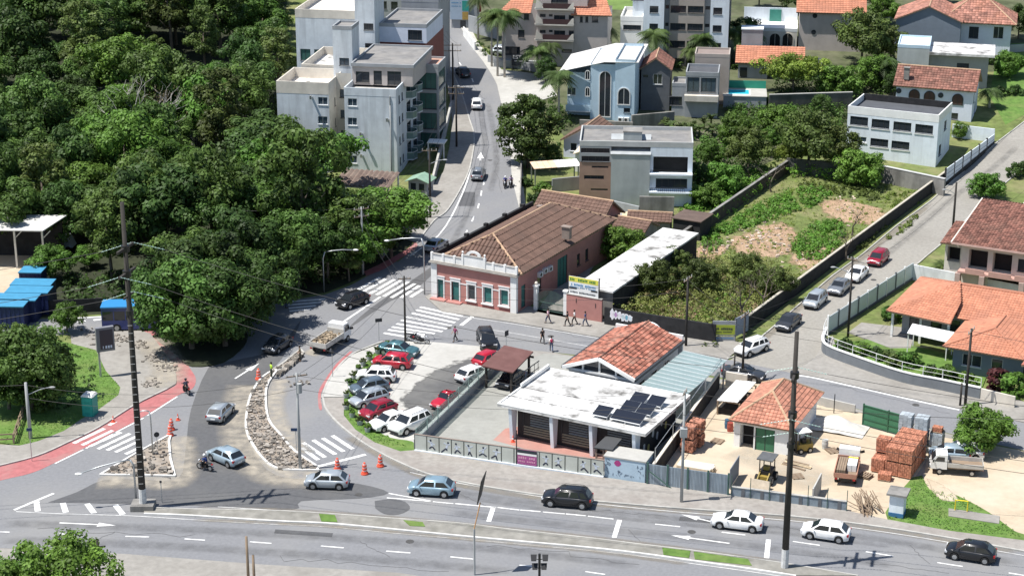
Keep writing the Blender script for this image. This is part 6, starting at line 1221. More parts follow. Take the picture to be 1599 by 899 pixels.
# metal shed at the left edge
p = PZ(0, 358, 5); b = Bld('open_shed', 'open metal shed with a pale flat roof and dark interior at the left edge', 'shed', None, -3, loc=(p.x, p.y, 0))
MB().slab([(-8, 0, 4.9), (5.2, 0, 4.9), (6.6, 5.5, 5.2), (-8, 5.5, 5.2)], .12).build('roof', M('pale_sheet_roof', (.55, .545, .52), .7, .1, .8), b.o)
for x in (-6, -2.2, 1.6, 5): MB().box(x-.12, x+.12, .2, .44, -.1, 4.8).build('post', steel, b.o); MB().bar((x, .3, 3.8), (x+1, .3, 4.8), .1, .1).build('brace', steel, b.o)
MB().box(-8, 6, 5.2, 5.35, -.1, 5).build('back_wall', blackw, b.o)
b = Bld('parked_van', 'small white box van standing under the trees beside the open shed', 'van', (72, 392), -4)
MB().box(0, 2.2, 0, 1.8, .5, 2.2).build('cargo_box', white, b.o); MB().add([(2.2, 0, .5), (3.4, 0, .5), (3.4, 1.8, .5), (2.2, 1.8, .5), (2.2, 0, 1.9), (2.8, .1, 1.9), (2.8, 1.7, 1.9), (2.2, 1.8, 1.9)], [(0, 1, 5, 4), (1, 2, 6, 5), (2, 3, 7, 6), (4, 5, 6, 7), (3, 2, 1, 0)]).build('cab', M('van_blue_white', (.6, .65, .75), .4, .05, 1.), b.o)
for x in (.6, 2.8):
    for y in (.05, 1.75): MB().tube([(x, y-.1, .33), (x, y+.1, .33)], .33, 12).build('wheel', rubber, b.o)
# blue containers
bl = M('container_navy', (.012, .022, .09), .5, .1, 1.); bt = M('container_roof_blue', (.06, .26, .43), .5, .1, 1.)
for k, (u, v, L_, lab) in enumerate([(-14, 512, 3.8, 'leftmost blue container with sky blue roof, nearest the road'), (-6, 502, 4.6, 'second blue container from the road'), (11, 490, 4.8, 'third blue container from the road with the palest roof'), (19, 478, 4.6, 'fourth blue container partly behind its neighbour'), (32, 458, 2.6, 'small blue container farthest from the road')]):
    b = Bld('blue_container', lab, 'container', (u, v), -3, group='blue containers in the left yard')
    MB().box(0, L_, 0, 2.2, 0, 2.5).build('body', bl, b.o); MB().box(-.06, L_+.06, -.1, 2.3, 2.5, 2.62).build('roof', bt, b.o)
    for j in range(int(L_/.5)): MB().box(.2+.5*j, .3+.5*j, -.05, -.001, .15, 2.35).build('rib', bl, b.o)
wall_run('road_fence', 'dark hedge backed fence along the shaded side road left of the bus', 'fence', (-40, 496), (160, 486), 1.6, blackw, .12)
# ------------------------------------------------------------------ vegetation
def inpoly(pts, x, y):
    c = False
    for i in range(len(pts)):
        a = pts[i]; b = pts[i-1]
        if (a[1] > y) != (b[1] > y) and x < (b[0]-a[0])*(y-a[1])/(b[1]-a[1])+a[0]: c = not c
    return c
def leaf(m, c, n, sz, r, asp=.62):
    n = n.normalized(); t = n.cross(V((random.uniform(-1, 1), random.uniform(-1, 1), random.uniform(-1, 1))))
    if t.length < 1e-3: t = n.cross(V((1, 0, 0)))
    t.normalize(); b = n.cross(t)*sz*asp; t = t*sz
    k = len(m.v); m.v += [tuple(c-t), tuple(c+b-t*.1), tuple(c+t), tuple(c-b-t*.1)]; m.f.append([k, k+1, k+2, k+3]); m.mi.append(0); m.r.append(r)
def clump(m, c, rc, n, sz, base, up=.5, flat=.75):
    for _ in range(n):
        d = V((random.gauss(0, 1), random.gauss(0, 1), random.gauss(.35, 1)))
        if d.length < 1e-3: continue
        d.normalize(); rr = rc*random.uniform(.55, 1.05); p = c+V((d.x*rr, d.y*rr, d.z*rr*flat))
        nn = d*1.25+V((random.gauss(0, .36), random.gauss(0, .36), up*.8+random.gauss(0, .3)))
        leaf(m, p, nn, sz*random.uniform(.6, 1.25), min(1, max(0, base+random.gauss(0, .16))))
def crown(rx, ry, rz, nc, nl, sz, rc, seed, lo=-.35, hollow=.45, umb=False):
    random.seed(seed); m = MB(); m.useR = True; m.v = []
    for k in range(nc):
        while True:
            d = V((random.uniform(-1, 1), random.uniform(-1, 1), random.uniform(lo, 1)))
            if hollow < d.length < 1: break
        wob = 1+.18*math.sin(3*math.atan2(d.y, d.x)+seed)+.12*math.sin(5*math.atan2(d.y, d.x)+2*seed)
        z = d.z*rz
        if umb: z = (1-d.x*d.x-d.y*d.y)*rz*.75+random.uniform(-.25, .12)*rz
        clump(m, V((d.x*rx*wob, d.y*ry*wob, z)), rc*random.uniform(.65, 1.25), nl, sz, random.uniform(.12, .88))
    return m
def limbs(m, h, r, spread, n, seed, bend=.25):
    random.seed(seed); top = V((random.uniform(-.3, .3), random.uniform(-.3, .3), h))
    m.tube([(0, 0, -.4), (0, 0, .3), V((top.x*.4, top.y*.4, h*.55)), top], [r*1.35, r, r*.75, r*.4], 7)
    for k in range(n):
        a = 2*math.pi*k/n+random.uniform(-.4, .4); z0 = h*random.uniform(.45, .8); s = V((top.x*.5, top.y*.5, z0)); L_ = spread*random.uniform(.6, 1.)
        e = s+V((math.cos(a)*L_, math.sin(a)*L_, L_*random.uniform(.35, .8))); mid = s.lerp(e, .5)+V((0, 0, -bend*L_*.3))
        m.tube([s, mid, e], [r*.5, r*.32, r*.1], 5)
PROTO = {}
def proto(key, rx, ry, rz, hz, nc, nl, sz, rc, mat, seed, tr=.22, **kw):
    cm = crown(rx, ry, rz, nc, nl, sz, rc, seed, **kw).mesh('crown', mat, rnd=True)
    t = MB(); limbs(t, hz, tr, max(rx, ry)*.75, 6, seed); PROTO[key] = (cm, t.mesh('trunk', bark, smooth=True), hz)
def tree(key, pos, label, group=None, sc=1., rz=None, name='tree', cat='tree', zs=None):
    cm, tm, hz = PROTO[key]; o = empty(name, pos, random.uniform(0, 6.28) if rz is None else rz, label, cat, group); o.scale = (sc, sc, zs or sc)
    inst('trunk', tm, o); inst('crown', cm, o, (0, 0, hz)); return o
proto('f1', 4.2, 4.0, 3.6, 6.2, 60, 140, 0.224, 1.3, lf_forest, 1, lo=-.7)
proto('f2', 3.4, 3.6, 4.4, 6.6, 58, 133, 0.211, 1.15, lf_forest, 2, lo=-.7)
proto('f3', 5.0, 4.6, 3.0, 7.0, 66, 140, 0.231, 1.35, lf_bright, 3, lo=-.7)
proto('f4', 3.0, 3.2, 3.6, 4.8, 46, 136, 0.211, 1.15, lf_dark, 4, lo=-.7)
proto('f5', 4.4, 4.2, 3.8, 7.2, 58, 140, 0.272, 1.3, lf_dark, 5, lo=-.7)
proto('f6', 2.8, 2.6, 4.6, 6.5, 46, 129, 0.197, 1.0, lf_olive, 6, lo=-.7)
proto('f7', 3.8, 3.6, 3.0, 4.6, 54, 140, 0.231, 1.2, lf_bright, 7, lo=-.7)
proto('um', 7.2, 6.4, 3.2, 7.5, 120, 133, 0.258, 1.25, lf_bright, 8, .35, umb=True, hollow=.0)
proto('ball', 4.1, 4.0, 4.7, 5.8, 110, 125, 0.231, 1.05, lf_forest, 9, lo=-.95, hollow=.55)
proto('big', 5.6, 5.2, 4.4, 5.4, 130, 152, 0.224, 1.3, lf_forest, 10, .32, lo=-.85)
proto('oliv', 4.0, 3.6, 3.4, 4.6, 80, 114, 0.204, 1.0, lf_olive, 12, .2, lo=-.5)
proto('yel', 5.4, 3.4, 2.2, 4.2, 100, 114, 0.190, .95, lf_yell, 13, .2, lo=-.4)
proto('shr', 1.5, 1.4, 1.1, .9, 26, 54, .2, .55, lf_bright, 14, .07, lo=-.6)
proto('shd', 1.5, 1.4, 1.2, .9, 26, 54, .2, .55, lf_dark, 15, .07, lo=-.6)
proto('sho', 1.6, 1.5, 1.1, .9, 24, 54, .2, .55, lf_olive, 16, .07, lo=-.6)
proto('red', 1.0, 1.0, 1.3, 1.1, 22, 44, .2, .5, lf_red, 17, .06, lo=-.8)
proto('rt', 3.0, 2.8, 2.2, 2.3, 80, 117, 0.177, .85, lf_bright, 18, .14, lo=-.7)
proto('fg', 5.2, 4.6, 3.0, 4.6, 110, 87, 0.177, .8, lf_bright, 44, .2, lo=-.4, hollow=.3)
proto('dry', 2.6, 2.4, 1.8, 2.0, 30, 30, .2, .8, lf_dry, 19, .1, lo=-.5)
lf_lush = leafm('leaf_lush', (.17, .33, .045), .35, .012); lf_scrub = leafm('leaf_scrub', (.15, .18, .05), .4, .015)
random.seed(5)
# the wooded slope: one tree object per tree
pts = []; tries = 0
roadpoly = [(452, -80), (440, 120), (520, 285), (560, 300), (560, 330), (640, 345), (650, 372), (620, 402), (572, 428), (548, 438), (508, 452), (300, 476), (87, 488), (62, 470), (80, 425), (120, 398), (-700, 360), (-700, -80)]
while tries < 9000 and len(pts) < 300:
    tries += 1; y = random.uniform(212, 372); x = random.uniform(-118, -14); p = V((x, y, gz(y))); u, v = PX(p)
    if u < -110 or not inpoly(roadpoly, u, v): continue
    if any((p.x-q.x)**2+(p.y-q.y)**2 < (5.6 if y < 260 else 6.2)**2 for q in pts): continue
    pts.append(p)
FL = {'f1': 'mid green broadleaf tree', 'f2': 'tall mid green tree', 'f3': 'bright green spreading tree', 'f4': 'dark compact tree', 'f5': 'dark broad tree', 'f6': 'olive green narrow tree', 'f7': 'small bright green tree'}
def zone(u, v):
    row = 'at the top edge' if v < 70 else 'high up' if v < 150 else 'in the upper middle' if v < 230 else 'in the lower middle' if v < 320 else 'near the foot' if v < 400 else 'beside the side road'
    c = 'at the left edge' if u < 60 else 'in its left third' if u < 190 else 'in its centre' if u < 330 else 'towards the apartment block' if u < 470 else 'under the apartment block'
    return 'of the wooded slope, %s, %s' % (row, c)
for p in pts:
    u, v = PX(p); k = random.choices(['f1', 'f2', 'f3', 'f4', 'f5', 'f6', 'f7'], [5, 4, 3.2 if v > 180 else 1.6, 3, 3 if v < 220 else 2, 2.5, 4.5 if v > 250 else 2.5])[0]
    s = random.choice((random.uniform(.55, .85), random.uniform(.85, 1.2), random.uniform(1.1, 1.5))); zs = s*random.uniform(.75, 1.2); lim = None
    if u > 405: lim = 178 if u < 445 else 190 if u < 515 else 300
    elif u < 140 and v > 395: lim = 385
    if lim:
        H_ = {'f1': 9.8, 'f2': 11, 'f3': 10, 'f4': 8.4, 'f5': 11, 'f6': 11.1, 'f7': 7.6}[k]*SC(u, v)*.96; mx_ = (v-lim)/H_ if v > 170 else 9
        if mx_ < .35: continue
        zs = min(zs, mx_); s = min(s, mx_*1.25)
    tree(k, p, FL[k]+' '+zone(u, v), 'trees of the wooded slope', s, name='forest_tree', zs=zs)
tree('um', G(478, 338), 'wide flat crowned bright green tree in front of the apartment block', None, 1.05, 1.0, 'spreading_tree')
tree('um', G(408, 392), 'wide flat crowned bright tree left of the shed and poles', None, .85, 3.0, 'spreading_tree')
tree('f3', G(548, 392), 'bright tree with open crown beside the corrugated shed roof', None, .75, 2.0)
tree('f7', G(588, 402), 'bright green leafy tree over the planter wall at the hill street bend', None, .66, 1.0)
tree('f7', G(560, 425), 'bright green tree behind the pole with the round sign', None, .75, 4.0)
tree('f1', G(512, 440), 'green tree overhanging the curved street lamp', None, .8, 4.0)
tree('shr', G(622, 352), 'yellow green shrub beside the guard booth', None, 1.5, name='shrub', cat='shrub')
sheet('shade_dark_verge', line([(238, 525), (300, 512), (375, 512), (385, 535), (350, 566), (300, 573), (278, 558), (238, 525)], 3)[:-1], .03, under, thick=.09)  # ground under the junction trees, coloured near-black to paint in their shade
for k, (u, v, s, key, lab) in enumerate([(300, 545, 1.0, 'big', 'big dense tree at the junction corner, nearest the road'), (352, 541, .95, 'big', 'big dense tree at the junction corner beside the shaded lane'), (268, 520, .9, 'f1', 'green tree just right of the blue bus'), (330, 515, 1.0, 'f5', 'dark tree in the junction clump behind the two big ones'), (385, 510, .85, 'big', 'dense tree at the right end of the junction clump'), (300, 492, 1.05, 'f1', 'mid green tree at the back of the junction clump'), (420, 478, .95, 'f4', 'dark tree overhanging the shaded crossing'), (440, 458, 1., 'f1', 'green tree behind the shaded crossing'), (380, 476, 1.0, 'f5', 'dark tree between side road and junction clump'), (466, 452, .9, 'f2', 'tall green tree left of the curved street lamp')]):
    tree(key, G(u, v), lab, None, s)
tree('big', G(50, 640), 'large dark green tree on the lawn left of the portable toilet', None, .86, 2.)
tree('f4', G(15, 640), 'dark smaller tree at the left edge of the lawn', None, .85, 1.); tree('f1', G(20, 580), 'green tree at the left edge behind the lawn tree', None, .55)
tree('f7', G(105, 520), 'bright bush like tree by the side road left of the clock sign', None, .45)
tree('fg', G(92, 985), 'leafy tree in the bottom left foreground', None, 1., 1.); tree('fg', G(10, 1000), 'lower leafy tree at the bottom left corner', None, .85, 3.)
tree('ball', G(824, 262), 'round dense dark green tree beside the hill street', None, 1.0, 1.0, 'round_tree')
tree('rt', G(1530, 704), 'bright green rounded tree beside the parked white pickup', None, .92, 1.)
tree('yel', G(1238, 148), 'yellow green spreading tree behind the swimming pool', None, 1.0, 0.)
tree('oliv', G(1345, 104), 'olive tree at the top right beside the orange roof', None, 1.2); tree('oliv', G(1390, 100), 'small olive tree left of the slate blue gable', None, .8)
tree('oliv', G(1262, 268), 'olive yellow tree at the back wall of the vacant lot', None, 1.15, 2.)
tree('rt', G(1344, 290), 'green tree growing on the wall below the white office', None, 1.1, 2.); tree('rt', G(1370, 138), 'green tree between pool garden and arched house', None, 1.2, 3.); tree('f4', G(1395, 150), 'dark tree left of the arched house', None, .45)
tree('oliv', G(1168, 272), 'rounded dark olive tree right of the modern house', None, .85, 5.); tree('f7', G(1110, 262), 'bright green tree right of the modern house', None, .5); tree('f7', G(1200, 240), 'bright green tree on the overgrown slope', None, .5, 2.)
tree('oliv', G(1300, 272), 'olive tree at the back wall of the vacant lot, right one', None, .9, 4.); tree('yel', G(1235, 262), 'pale yellow green tree at the back left corner of the lot', None, .6, 1.); tree('rt', G(1130, 300), 'light green tree beside the dark lot wall', None, .9, 2.); tree('rt', G(1100, 322), 'light green bushy tree over the lot wall near the dark shed', None, .7, 5.); tree('f4', G(1085, 300), 'dark green tree beside the balconies of the modern house', None, .5)
tree('rt', G(1150, 225), 'bright shrubby tree on the overgrown slope below the pool', None, 1., 1.); tree('rt', G(1215, 210), 'leafy tree behind the olive tree on the slope', None, 1., 4.); tree('f4', G(1280, 190), 'dark tree below the garden wall of the pool house', None, .5)
tree('f5', G(1160, 88), 'dark tree right of the apartment tower', None, .6); tree('rt', G(1310, 150), 'green tree in the pool garden', None, 1.1); tree('f4', G(1228, 20), 'dark tree at the top edge behind the terrace house', None, .8); tree('f5', G(1185, 16), 'dark broad tree at the top edge behind the tower', None, .7)
tree('rt', G(972, 408), 'bright bush tree between pink building and long shed', None, .95, 2.)
tree('f4', G(862, 262), 'dark bushy tree in the garden right of the round tree', None, .4); tree('f4', G(852, 130), 'dark tree beside the driveway below the beige apartments', None, .5)
tree('rt', G(1540, 308), 'small green tree at the upper side street', None, .75); tree('shd', G(1592, 277), 'round dark shrub at the right edge of the side street', None, 1.1, name='shrub', cat='shrub')
tree('f4', G(1590, 60), 'dark tree right of the slate blue gable house', None, .7); tree('rt', G(1575, 120), 'green tree in the terraced garden', None, .9); tree('rt', G(1500, 215), 'green bush at the yard wall behind the office', None, .5); tree('f7', G(1380, 40), 'green tree at the top edge left of the gable house', None, .7); tree('f5', G(1350, 30), 'dark tree at the top edge above the olive tree', None, .7); tree('f1', G(1440, 4), 'green tree behind the gable house roof', None, .8); tree('red', G(1556, 612), 'dark red leafed shrub beside the bungalow', None, 1.1, name='shrub', cat='shrub'); tree('shr', G(1580, 615), 'green shrub right of the dark red one', None, 1.1, name='shrub', cat='shrub')
sh = [(1318, 548, 'shd', 'shrub at the bungalow fence corner'), (1345, 553, 'shr', 'bright shrub in the bungalow front bed'), (1372, 560, 'shd', 'dark shrub in the bungalow front bed'), (1398, 570, 'sho', 'grey green shrub in the middle of the bungalow bed'), (1420, 572, 'shr', 'round shrub on the bungalow lawn'), (1455, 588, 'shd', 'dark shrub near the bungalow side wall'), (1480, 592, 'shr', 'bright shrub near the bungalow side wall'), (1510, 600, 'shr', 'shrub at the end of the bungalow bed'), (1392, 500, 'shr', 'shrub under the left roof tip of the bungalow'), (1548, 100, 'shd', 'shrub in the terraced garden, upper left'), (1575, 105, 'shr', 'shrub in the terraced garden, upper right'), (1560, 150, 'shd', 'dark shrub by the garden steps'), (1585, 148, 'shd', 'second dark shrub by the garden steps'), (1012, 160, 'shr', 'bright shrub at the wall of the dark house'), (1030, 165, 'shr', 'larger bright shrub right of the dark house'), (1048, 168, 'shr', 'bright shrub below the grey veranda house'), (68, 640, 'sho', 'yellow green low shrub under the lawn tree'), (845, 300, 'shr', 'shrub in the small garden behind the motorbikes'), (835, 318, 'shd', 'dark shrub in the small garden behind the motorbikes'), (822, 290, 'shd', 'dark hedge shrub next to the street wall')]
for u, v, k, lab in sh: tree(k, G(u, v), lab, None, random.uniform(.55, .8), name='shrub', cat='shrub')
# palms
def palm_mesh(nf, L_, droop, seed, w_=.5):
    random.seed(seed); m = MB(); m.useR = True
    for k in range(nf):
        a = 2*math.pi*k/nf*1.618*3+random.uniform(-.2, .2); el = random.uniform(.1, 1.2); base = random.uniform(.2, .9); pr = None
        for j in range(15):
            t = j/14; r = L_*(t*math.cos(el*(1-.4*t))); z = L_*(math.sin(el)*t-droop*t*t)
            c = V((math.cos(a)*r, math.sin(a)*r, z)); side = V((-math.sin(a), math.cos(a), 0))
            if pr is not None:
                d = c-pr; wl = w_*L_*.5*math.sin(math.pi*min(1, .12+t*.86))
                for s in (-1, 1):
                    tip = c+side*s*wl+d*.9+V((0, 0, -wl*.45)); kk = len(m.v); m.v += [tuple(pr), tuple(c), tuple(tip+d*.15), tuple(tip)]; m.f.append([kk, kk+1, kk+2, kk+3]); m.mi.append(0); m.r.append(min(1, max(0, base+random.gauss(0, .15))))
            pr = c
    return m.mesh('fronds', lf_palm, rnd=True)
pm = [palm_mesh(34, 3.1, .75, 1, .6), palm_mesh(30, 2.7, .9, 2, .6), palm_mesh(30, 1.5, .6, 3)]
def palm(px, h, k, label, sc=1., group=None, tr=.16):
    o = empty('palm_tree', G(*px), random.uniform(0, 6), label, 'palm', group)
    m = MB(); m.tube([(0, 0, -.5), (.05, 0, h*.4), (0, 0, h)], [tr*1.3, tr, tr*.8], 8); m.build('trunk', barkp, o, smooth=True); inst('fronds', pm[k], o, (0, 0, h-.1), 0, (sc, sc, sc))
palm((777, 120), 10.2, 0, 'tall palm with slim trunk by the hill street, nearest the pavement', 1.1); palm((788, 122), 10.6, 0, 'tall palm with slim trunk by the hill street, right one of the pair', 1.15); palm((768, 105), 9, 1, 'tall palm behind the pair by the hill street', 1.1); palm((747, 62), 7, 1, 'slim palm on the small lawn at the hill street', .9)
palm((872, 188), 7., 0, 'palm in front of the pale blue house', 1.0); palm((838, 122), 4.5, 0, 'low bushy palm beside the dark sign board', 1.1); palm((858, 118), 5, 1, 'low palm right of the sign board', 1.); palm((928, 82), 5, 0, 'palm in front of the beige apartments', 1.); palm((945, 85), 4.2, 1, 'smaller palm right of the beige apartments', 1.)
palm((1020, 108), 5.8, 0, 'palm standing in front of the apartment tower, left', 1.1); palm((1096, 106), 5.2, 0, 'palm standing in front of the apartment tower, right', 1.1); palm((1082, 108), 3.4, 1, 'short palm at the foot of the tower', 1.); palm((1148, 100), 5.5, 0, 'palm by the terrace house', 1.1); palm((1172, 96), 4.5, 1, 'lower palm by the terrace house', 1.1)
palm((1380, 140), 4.6, 0, 'palm left of the flat roofed house', 1.); palm((1545, 168), 2.6, 1, 'small palm beside the arched house', .9); palm((1472, 428), 1.1, 2, 'stout cycad palm at the side street corner', 1.15, tr=.25); palm((1388, 562), .8, 2, 'low cycad in the bungalow garden', .8, tr=.2)
# banana plants
def banana_mesh(seed):
    random.seed(seed); m = MB(); m.useR = True
    for k in range(9):
        a = k*2.4+random.uniform(-.3, .3); L_ = random.uniform(1.5, 2.4); el = random.uniform(.7, 1.35); rv = random.random(); P = []
        for j in range(7):
            t = j/6; r = L_*t*math.cos(el); z = .9+L_*(math.sin(el)*t-.55*t*t); c = V((math.cos(a)*r, math.sin(a)*r, z)); s = V((-math.sin(a), math.cos(a), 0))*(.3*math.sin(math.pi*min(1, .1+.88*t))); P.append((c-s, c, c+s))
        for j in range(6):
            for q in (0, 1):
                kk = len(m.v); m.v += [tuple(P[j][q]), tuple(P[j][q+1]), tuple(P[j+1][q+1]-V((0, 0, .08))), tuple(P[j+1][q])]; m.f.append([kk, kk+1, kk+2, kk+3]); m.mi.append(0); m.r.append(rv)
    m.tube([(0, 0, -.3), (0, 0, 1.1)], [.14, .1], 6); return m.mesh('blades', lf_palm, rnd=True)
bms = [banana_mesh(1), banana_mesh(2), banana_mesh(3)]
for k in range(14):
    u = 1040+k*6.8+random.uniform(-3, 3); v = 205+random.uniform(-9, 14); o = empty('banana_plant', G(u, v), random.uniform(0, 6), 'banana plant with long drooping leaves in the clump below the grey house', 'plant', 'banana plants below the grey house'); inst('leaves', bms[k % 3], o, scale=(1.15,)*3)
# bare trees
def bare(px, h, label, seed, mat, sp=1., lf=None):
    random.seed(seed); o = empty('bare_tree', G(*px), 0, label, 'tree'); tr = MB(); br = MB()
    tips = []
    def grow(m, p, d, L_, r, dep):
        q = p+d*L_; mid = p.lerp(q, .5)+V((random.uniform(-.1, .1), random.uniform(-.1, .1), 0))*L_; m.tube([p, mid, q], [r, r*.8, r*.55], 5)
        if dep == 0: tips.append(q); return
        for k in range(3 if dep > 1 else 2):
            dd = (d+V((random.uniform(-.9, .9)*sp, random.uniform(-.9, .9)*sp, random.uniform(-.1, .5)))).normalized(); grow(br, q, dd, L_*random.uniform(.6, .8), r*.5, dep-1)
    grow(tr, V((0, 0, -.3)), V((random.uniform(-.2, .2), 0, 1)).normalized(), h*.34, .045*h**.8, 4)
    tr.build('trunk', mat, o); b_ = br.build('branches', mat, o); b_['kind'] = 'stuff'
    if lf:
        m = MB(); m.useR = True
        for t in tips:
            if random.random() < .8: clump(m, t, .3*h/5, 7, .13, random.random())
        f_ = m.build('foliage', lf, o, rnd=True); f_['kind'] = 'stuff'
bare((245, 275), 16, 'bleached bare tree with many pale limbs standing above the forest', 3, barkp, 1.1); bare((305, 258), 13.5, 'pale half bare tree with rusty twigs right of the bleached one', 8, barkp, 1.3, lf_dry)
bare((1205, 300), 5, 'bare brown tree at the back left of the vacant lot', 4, bark, 1.2); bare((1330, 368), 4.6, 'dark bare tree behind the black side street wall', 5, bark, 1.2); bare((1318, 408), 4.8, 'slim dark bare tree leaning at the black side street wall', 6, bark, .8); bare((1102, 412), 3.6, 'small bare tree beside the debris on the vacant lot', 7, bark, .9)
bare((1158, 505), 6.2, 'thin half bare tree behind the hoarding on the vacant lot', 9, bark, 1.2, lf_olive); bare((1192, 490), 6.4, 'half bare olive tree leaning over the side street wall', 12, bark, 1.3, lf_olive)
# undergrowth that nobody could count
def brush(name, regs, mat, n, sz, rc, seed, zmax=1.):
    random.seed(seed); m = MB(); m.useR = True; k = 0; P = [PL(r) for r in regs]; bb = [(min(p.x for p in q), max(p.x for p in q), min(p.y for p in q), max(p.y for p in q)) for q in P]; ar = [(b[1]-b[0])*(b[3]-b[2]) for b in bb]
    while k < n:
        i = random.choices(range(len(P)), ar)[0]; x = random.uniform(*bb[i][:2]); y = random.uniform(*bb[i][2:])
        if not inpoly([(p.x, p.y) for p in P[i]], x, y): continue
        r = rc*random.uniform(.5, 1.3); clump(m, V((x, y, gz(y)+random.uniform(.1, .6)*zmax)), r, 22, sz, random.uniform(.1, .9), .7, .8); k += 1
    prop(m.build(name, mat, rnd=True, recenter=False), kind='stuff')
brush('brush', [[(952, 500), (1000, 445), (1070, 412), (1180, 412), (1250, 445), (1165, 512), (1120, 525)]], lf_scrub, 950, .13, .6, 21, 2.6)
brush('brush', [[(955, 500), (1000, 450), (1080, 425), (1180, 430), (1240, 455), (1165, 512), (1120, 525)]], lf_dry, 170, .13, .5, 22, 2.6)
brush('brush', [[(965, 500), (1010, 460), (1090, 440), (1180, 430), (1230, 450), (1165, 505), (1120, 520)]], lf_lush, 200, .12, .5, 35, 1.6)
brush('lush_weeds', [[(1075, 395), (1120, 350), (1240, 275), (1380, 290), (1470, 290), (1330, 395), (1240, 440), (1100, 420)]], lf_yell, 420, .1, .3, 36, .25)
brush('lush_weeds', [[(1090, 375), (1140, 345), (1190, 320), (1230, 300), (1250, 330), (1190, 350), (1140, 365), (1110, 400)], [(1235, 385), (1270, 350), (1310, 345), (1320, 370), (1290, 405), (1250, 408)], [(1240, 300), (1280, 290), (1300, 305), (1260, 330)], [(1060, 330), (1120, 300), (1190, 270), (1180, 290), (1110, 335)]], lf_lush, 760, .17, .5, 23, .7)
brush('lush_weeds', [[(1380, 305), (1430, 300), (1455, 302), (1415, 335), (1395, 330)], [(1385, 372), (1420, 345), (1440, 330), (1425, 350), (1390, 378)]], lf_yell, 110, .14, .36, 24, .4)
brush('slope_shrubs', [[(1050, 215), (1220, 200), (1230, 262), (1120, 320), (1085, 345), (1085, 260)], [(1130, 160), (1320, 165), (1310, 215), (1220, 205), (1140, 190)]], lf_bright, 420, .2, .8, 25, 1.4)
brush('slope_shrubs', [[(1130, 158), (1320, 160), (1325, 200), (1200, 215), (1140, 190)], [(1225, 268), (1370, 283), (1360, 268), (1240, 255)], [(1200, 120), (1380, 112), (1390, 150), (1200, 150)]], lf_dark, 380, .2, .8, 26, 1.6)
brush('slope_shrubs', [[(1240, 285), (1380, 300), (1370, 315), (1250, 300)], [(1150, 545), (1075, 540), (1100, 540)], [(1340, 395), (1400, 350), (1390, 345), (1330, 388)]], lf_olive, 150, .15, .4, 27, .8)
brush('wall_creeper', [[(1066, 388), (1236, 270), (1240, 262), (1060, 378)], [(1228, 268), (1374, 281), (1374, 290), (1228, 277)]], lf_lush, 120, .14, .55, 38, 2.4)
for u, v, s_, lab in ((1025, 470, .62, 'airy olive scrub tree at the near left of the vacant lot'), (1092, 462, .55, 'airy olive scrub tree in the middle of the lot brush'), (1165, 455, .6, 'airy olive scrub tree at the right of the lot brush'), (1210, 470, .5, 'small olive scrub tree against the side street wall'), (1050, 430, .45, 'small scrub tree behind the long white shed roof')): tree('oliv', G(u, v), lab, None, s_)
brush('ground_cover', [[(20, 560), (140, 545), (160, 590), (120, 640), (50, 640)]], lf_dark, 90, .14, .4, 28, .3)
brush('ground_cover', [[(740, 66), (775, 70), (770, 100), (752, 85)], [(850, 230), (875, 225), (880, 262), (850, 268), (830, 262)]], lf_dark, 70, .16, .5, 29, .5)
brush('forest_undergrowth', [[(100, 485), (300, 475), (500, 448), (560, 428), (640, 372), (560, 330), (440, 400), (100, 440)]], lf_dark, 420, .24, .9, 30, 1.6)
brush('forest_undergrowth', [[(380, 0), (445, 0), (438, 130), (500, 285), (430, 300), (380, 150)]], lf_forest, 300, .24, 1.1, 33, 3.)
brush('slope_shrubs', [[(1195, 168), (1335, 166), (1335, 158), (1195, 160)], [(1380, 60), (1400, 100), (1395, 150), (1370, 150), (1350, 90)], [(1000, 108), (1150, 112), (1150, 100), (1000, 98)], [(860, 150), (905, 200), (880, 208), (850, 180)]], lf_forest, 260, .2, .7, 34, 1.4)
PAD = [(1478, 790), (1564, 803), (1564, 822), (1478, 809)]
def tufts(name, regs, mat, n, seed, h=.16):
    random.seed(seed); m = MB(); m.useR = True; k = 0; P = [PL(r) for r in regs]; bb = [(min(p.x for p in q), max(p.x for p in q), min(p.y for p in q), max(p.y for p in q)) for q in P]; ar = [(b[1]-b[0])*(b[3]-b[2]) for b in bb]
    while k < n:
        i = random.choices(range(len(P)), ar)[0]; x = random.uniform(*bb[i][:2]); y = random.uniform(*bb[i][2:]); k += 1
        if not inpoly([(p.x, p.y) for p in P[i]], x, y) or inpoly(PAD, *PX((x, y, gz(y)))): continue
        a = random.uniform(0, 3.14); s = V((math.cos(a), math.sin(a), 0))*.09; c = V((x, y, gz(y)+random.uniform(.03, .12)+(.05 if h > .15 else .07))); leaf(m, c, V((random.gauss(0, .35), random.gauss(0, .35), 1)), random.uniform(.05, .11), random.random()); continue; t = V((random.uniform(-.06, .06), random.uniform(-.06, .06), h*random.uniform(.5, 1.3))); kk = len(m.v)
        m.v += [tuple(c-s), tuple(c+s), tuple(c+s*.4+t), tuple(c-s*.4+t)]; m.f.append([kk, kk+1, kk+2, kk+3]); m.mi.append(0); m.r.append(random.random())
    prop(m.build(name, mat, rnd=True, recenter=False), kind='stuff')
gt_ = M('grass_blade', (.13, .25, .04), .7, .3, .5, rnd=.45, trans=.35, spec=.2)
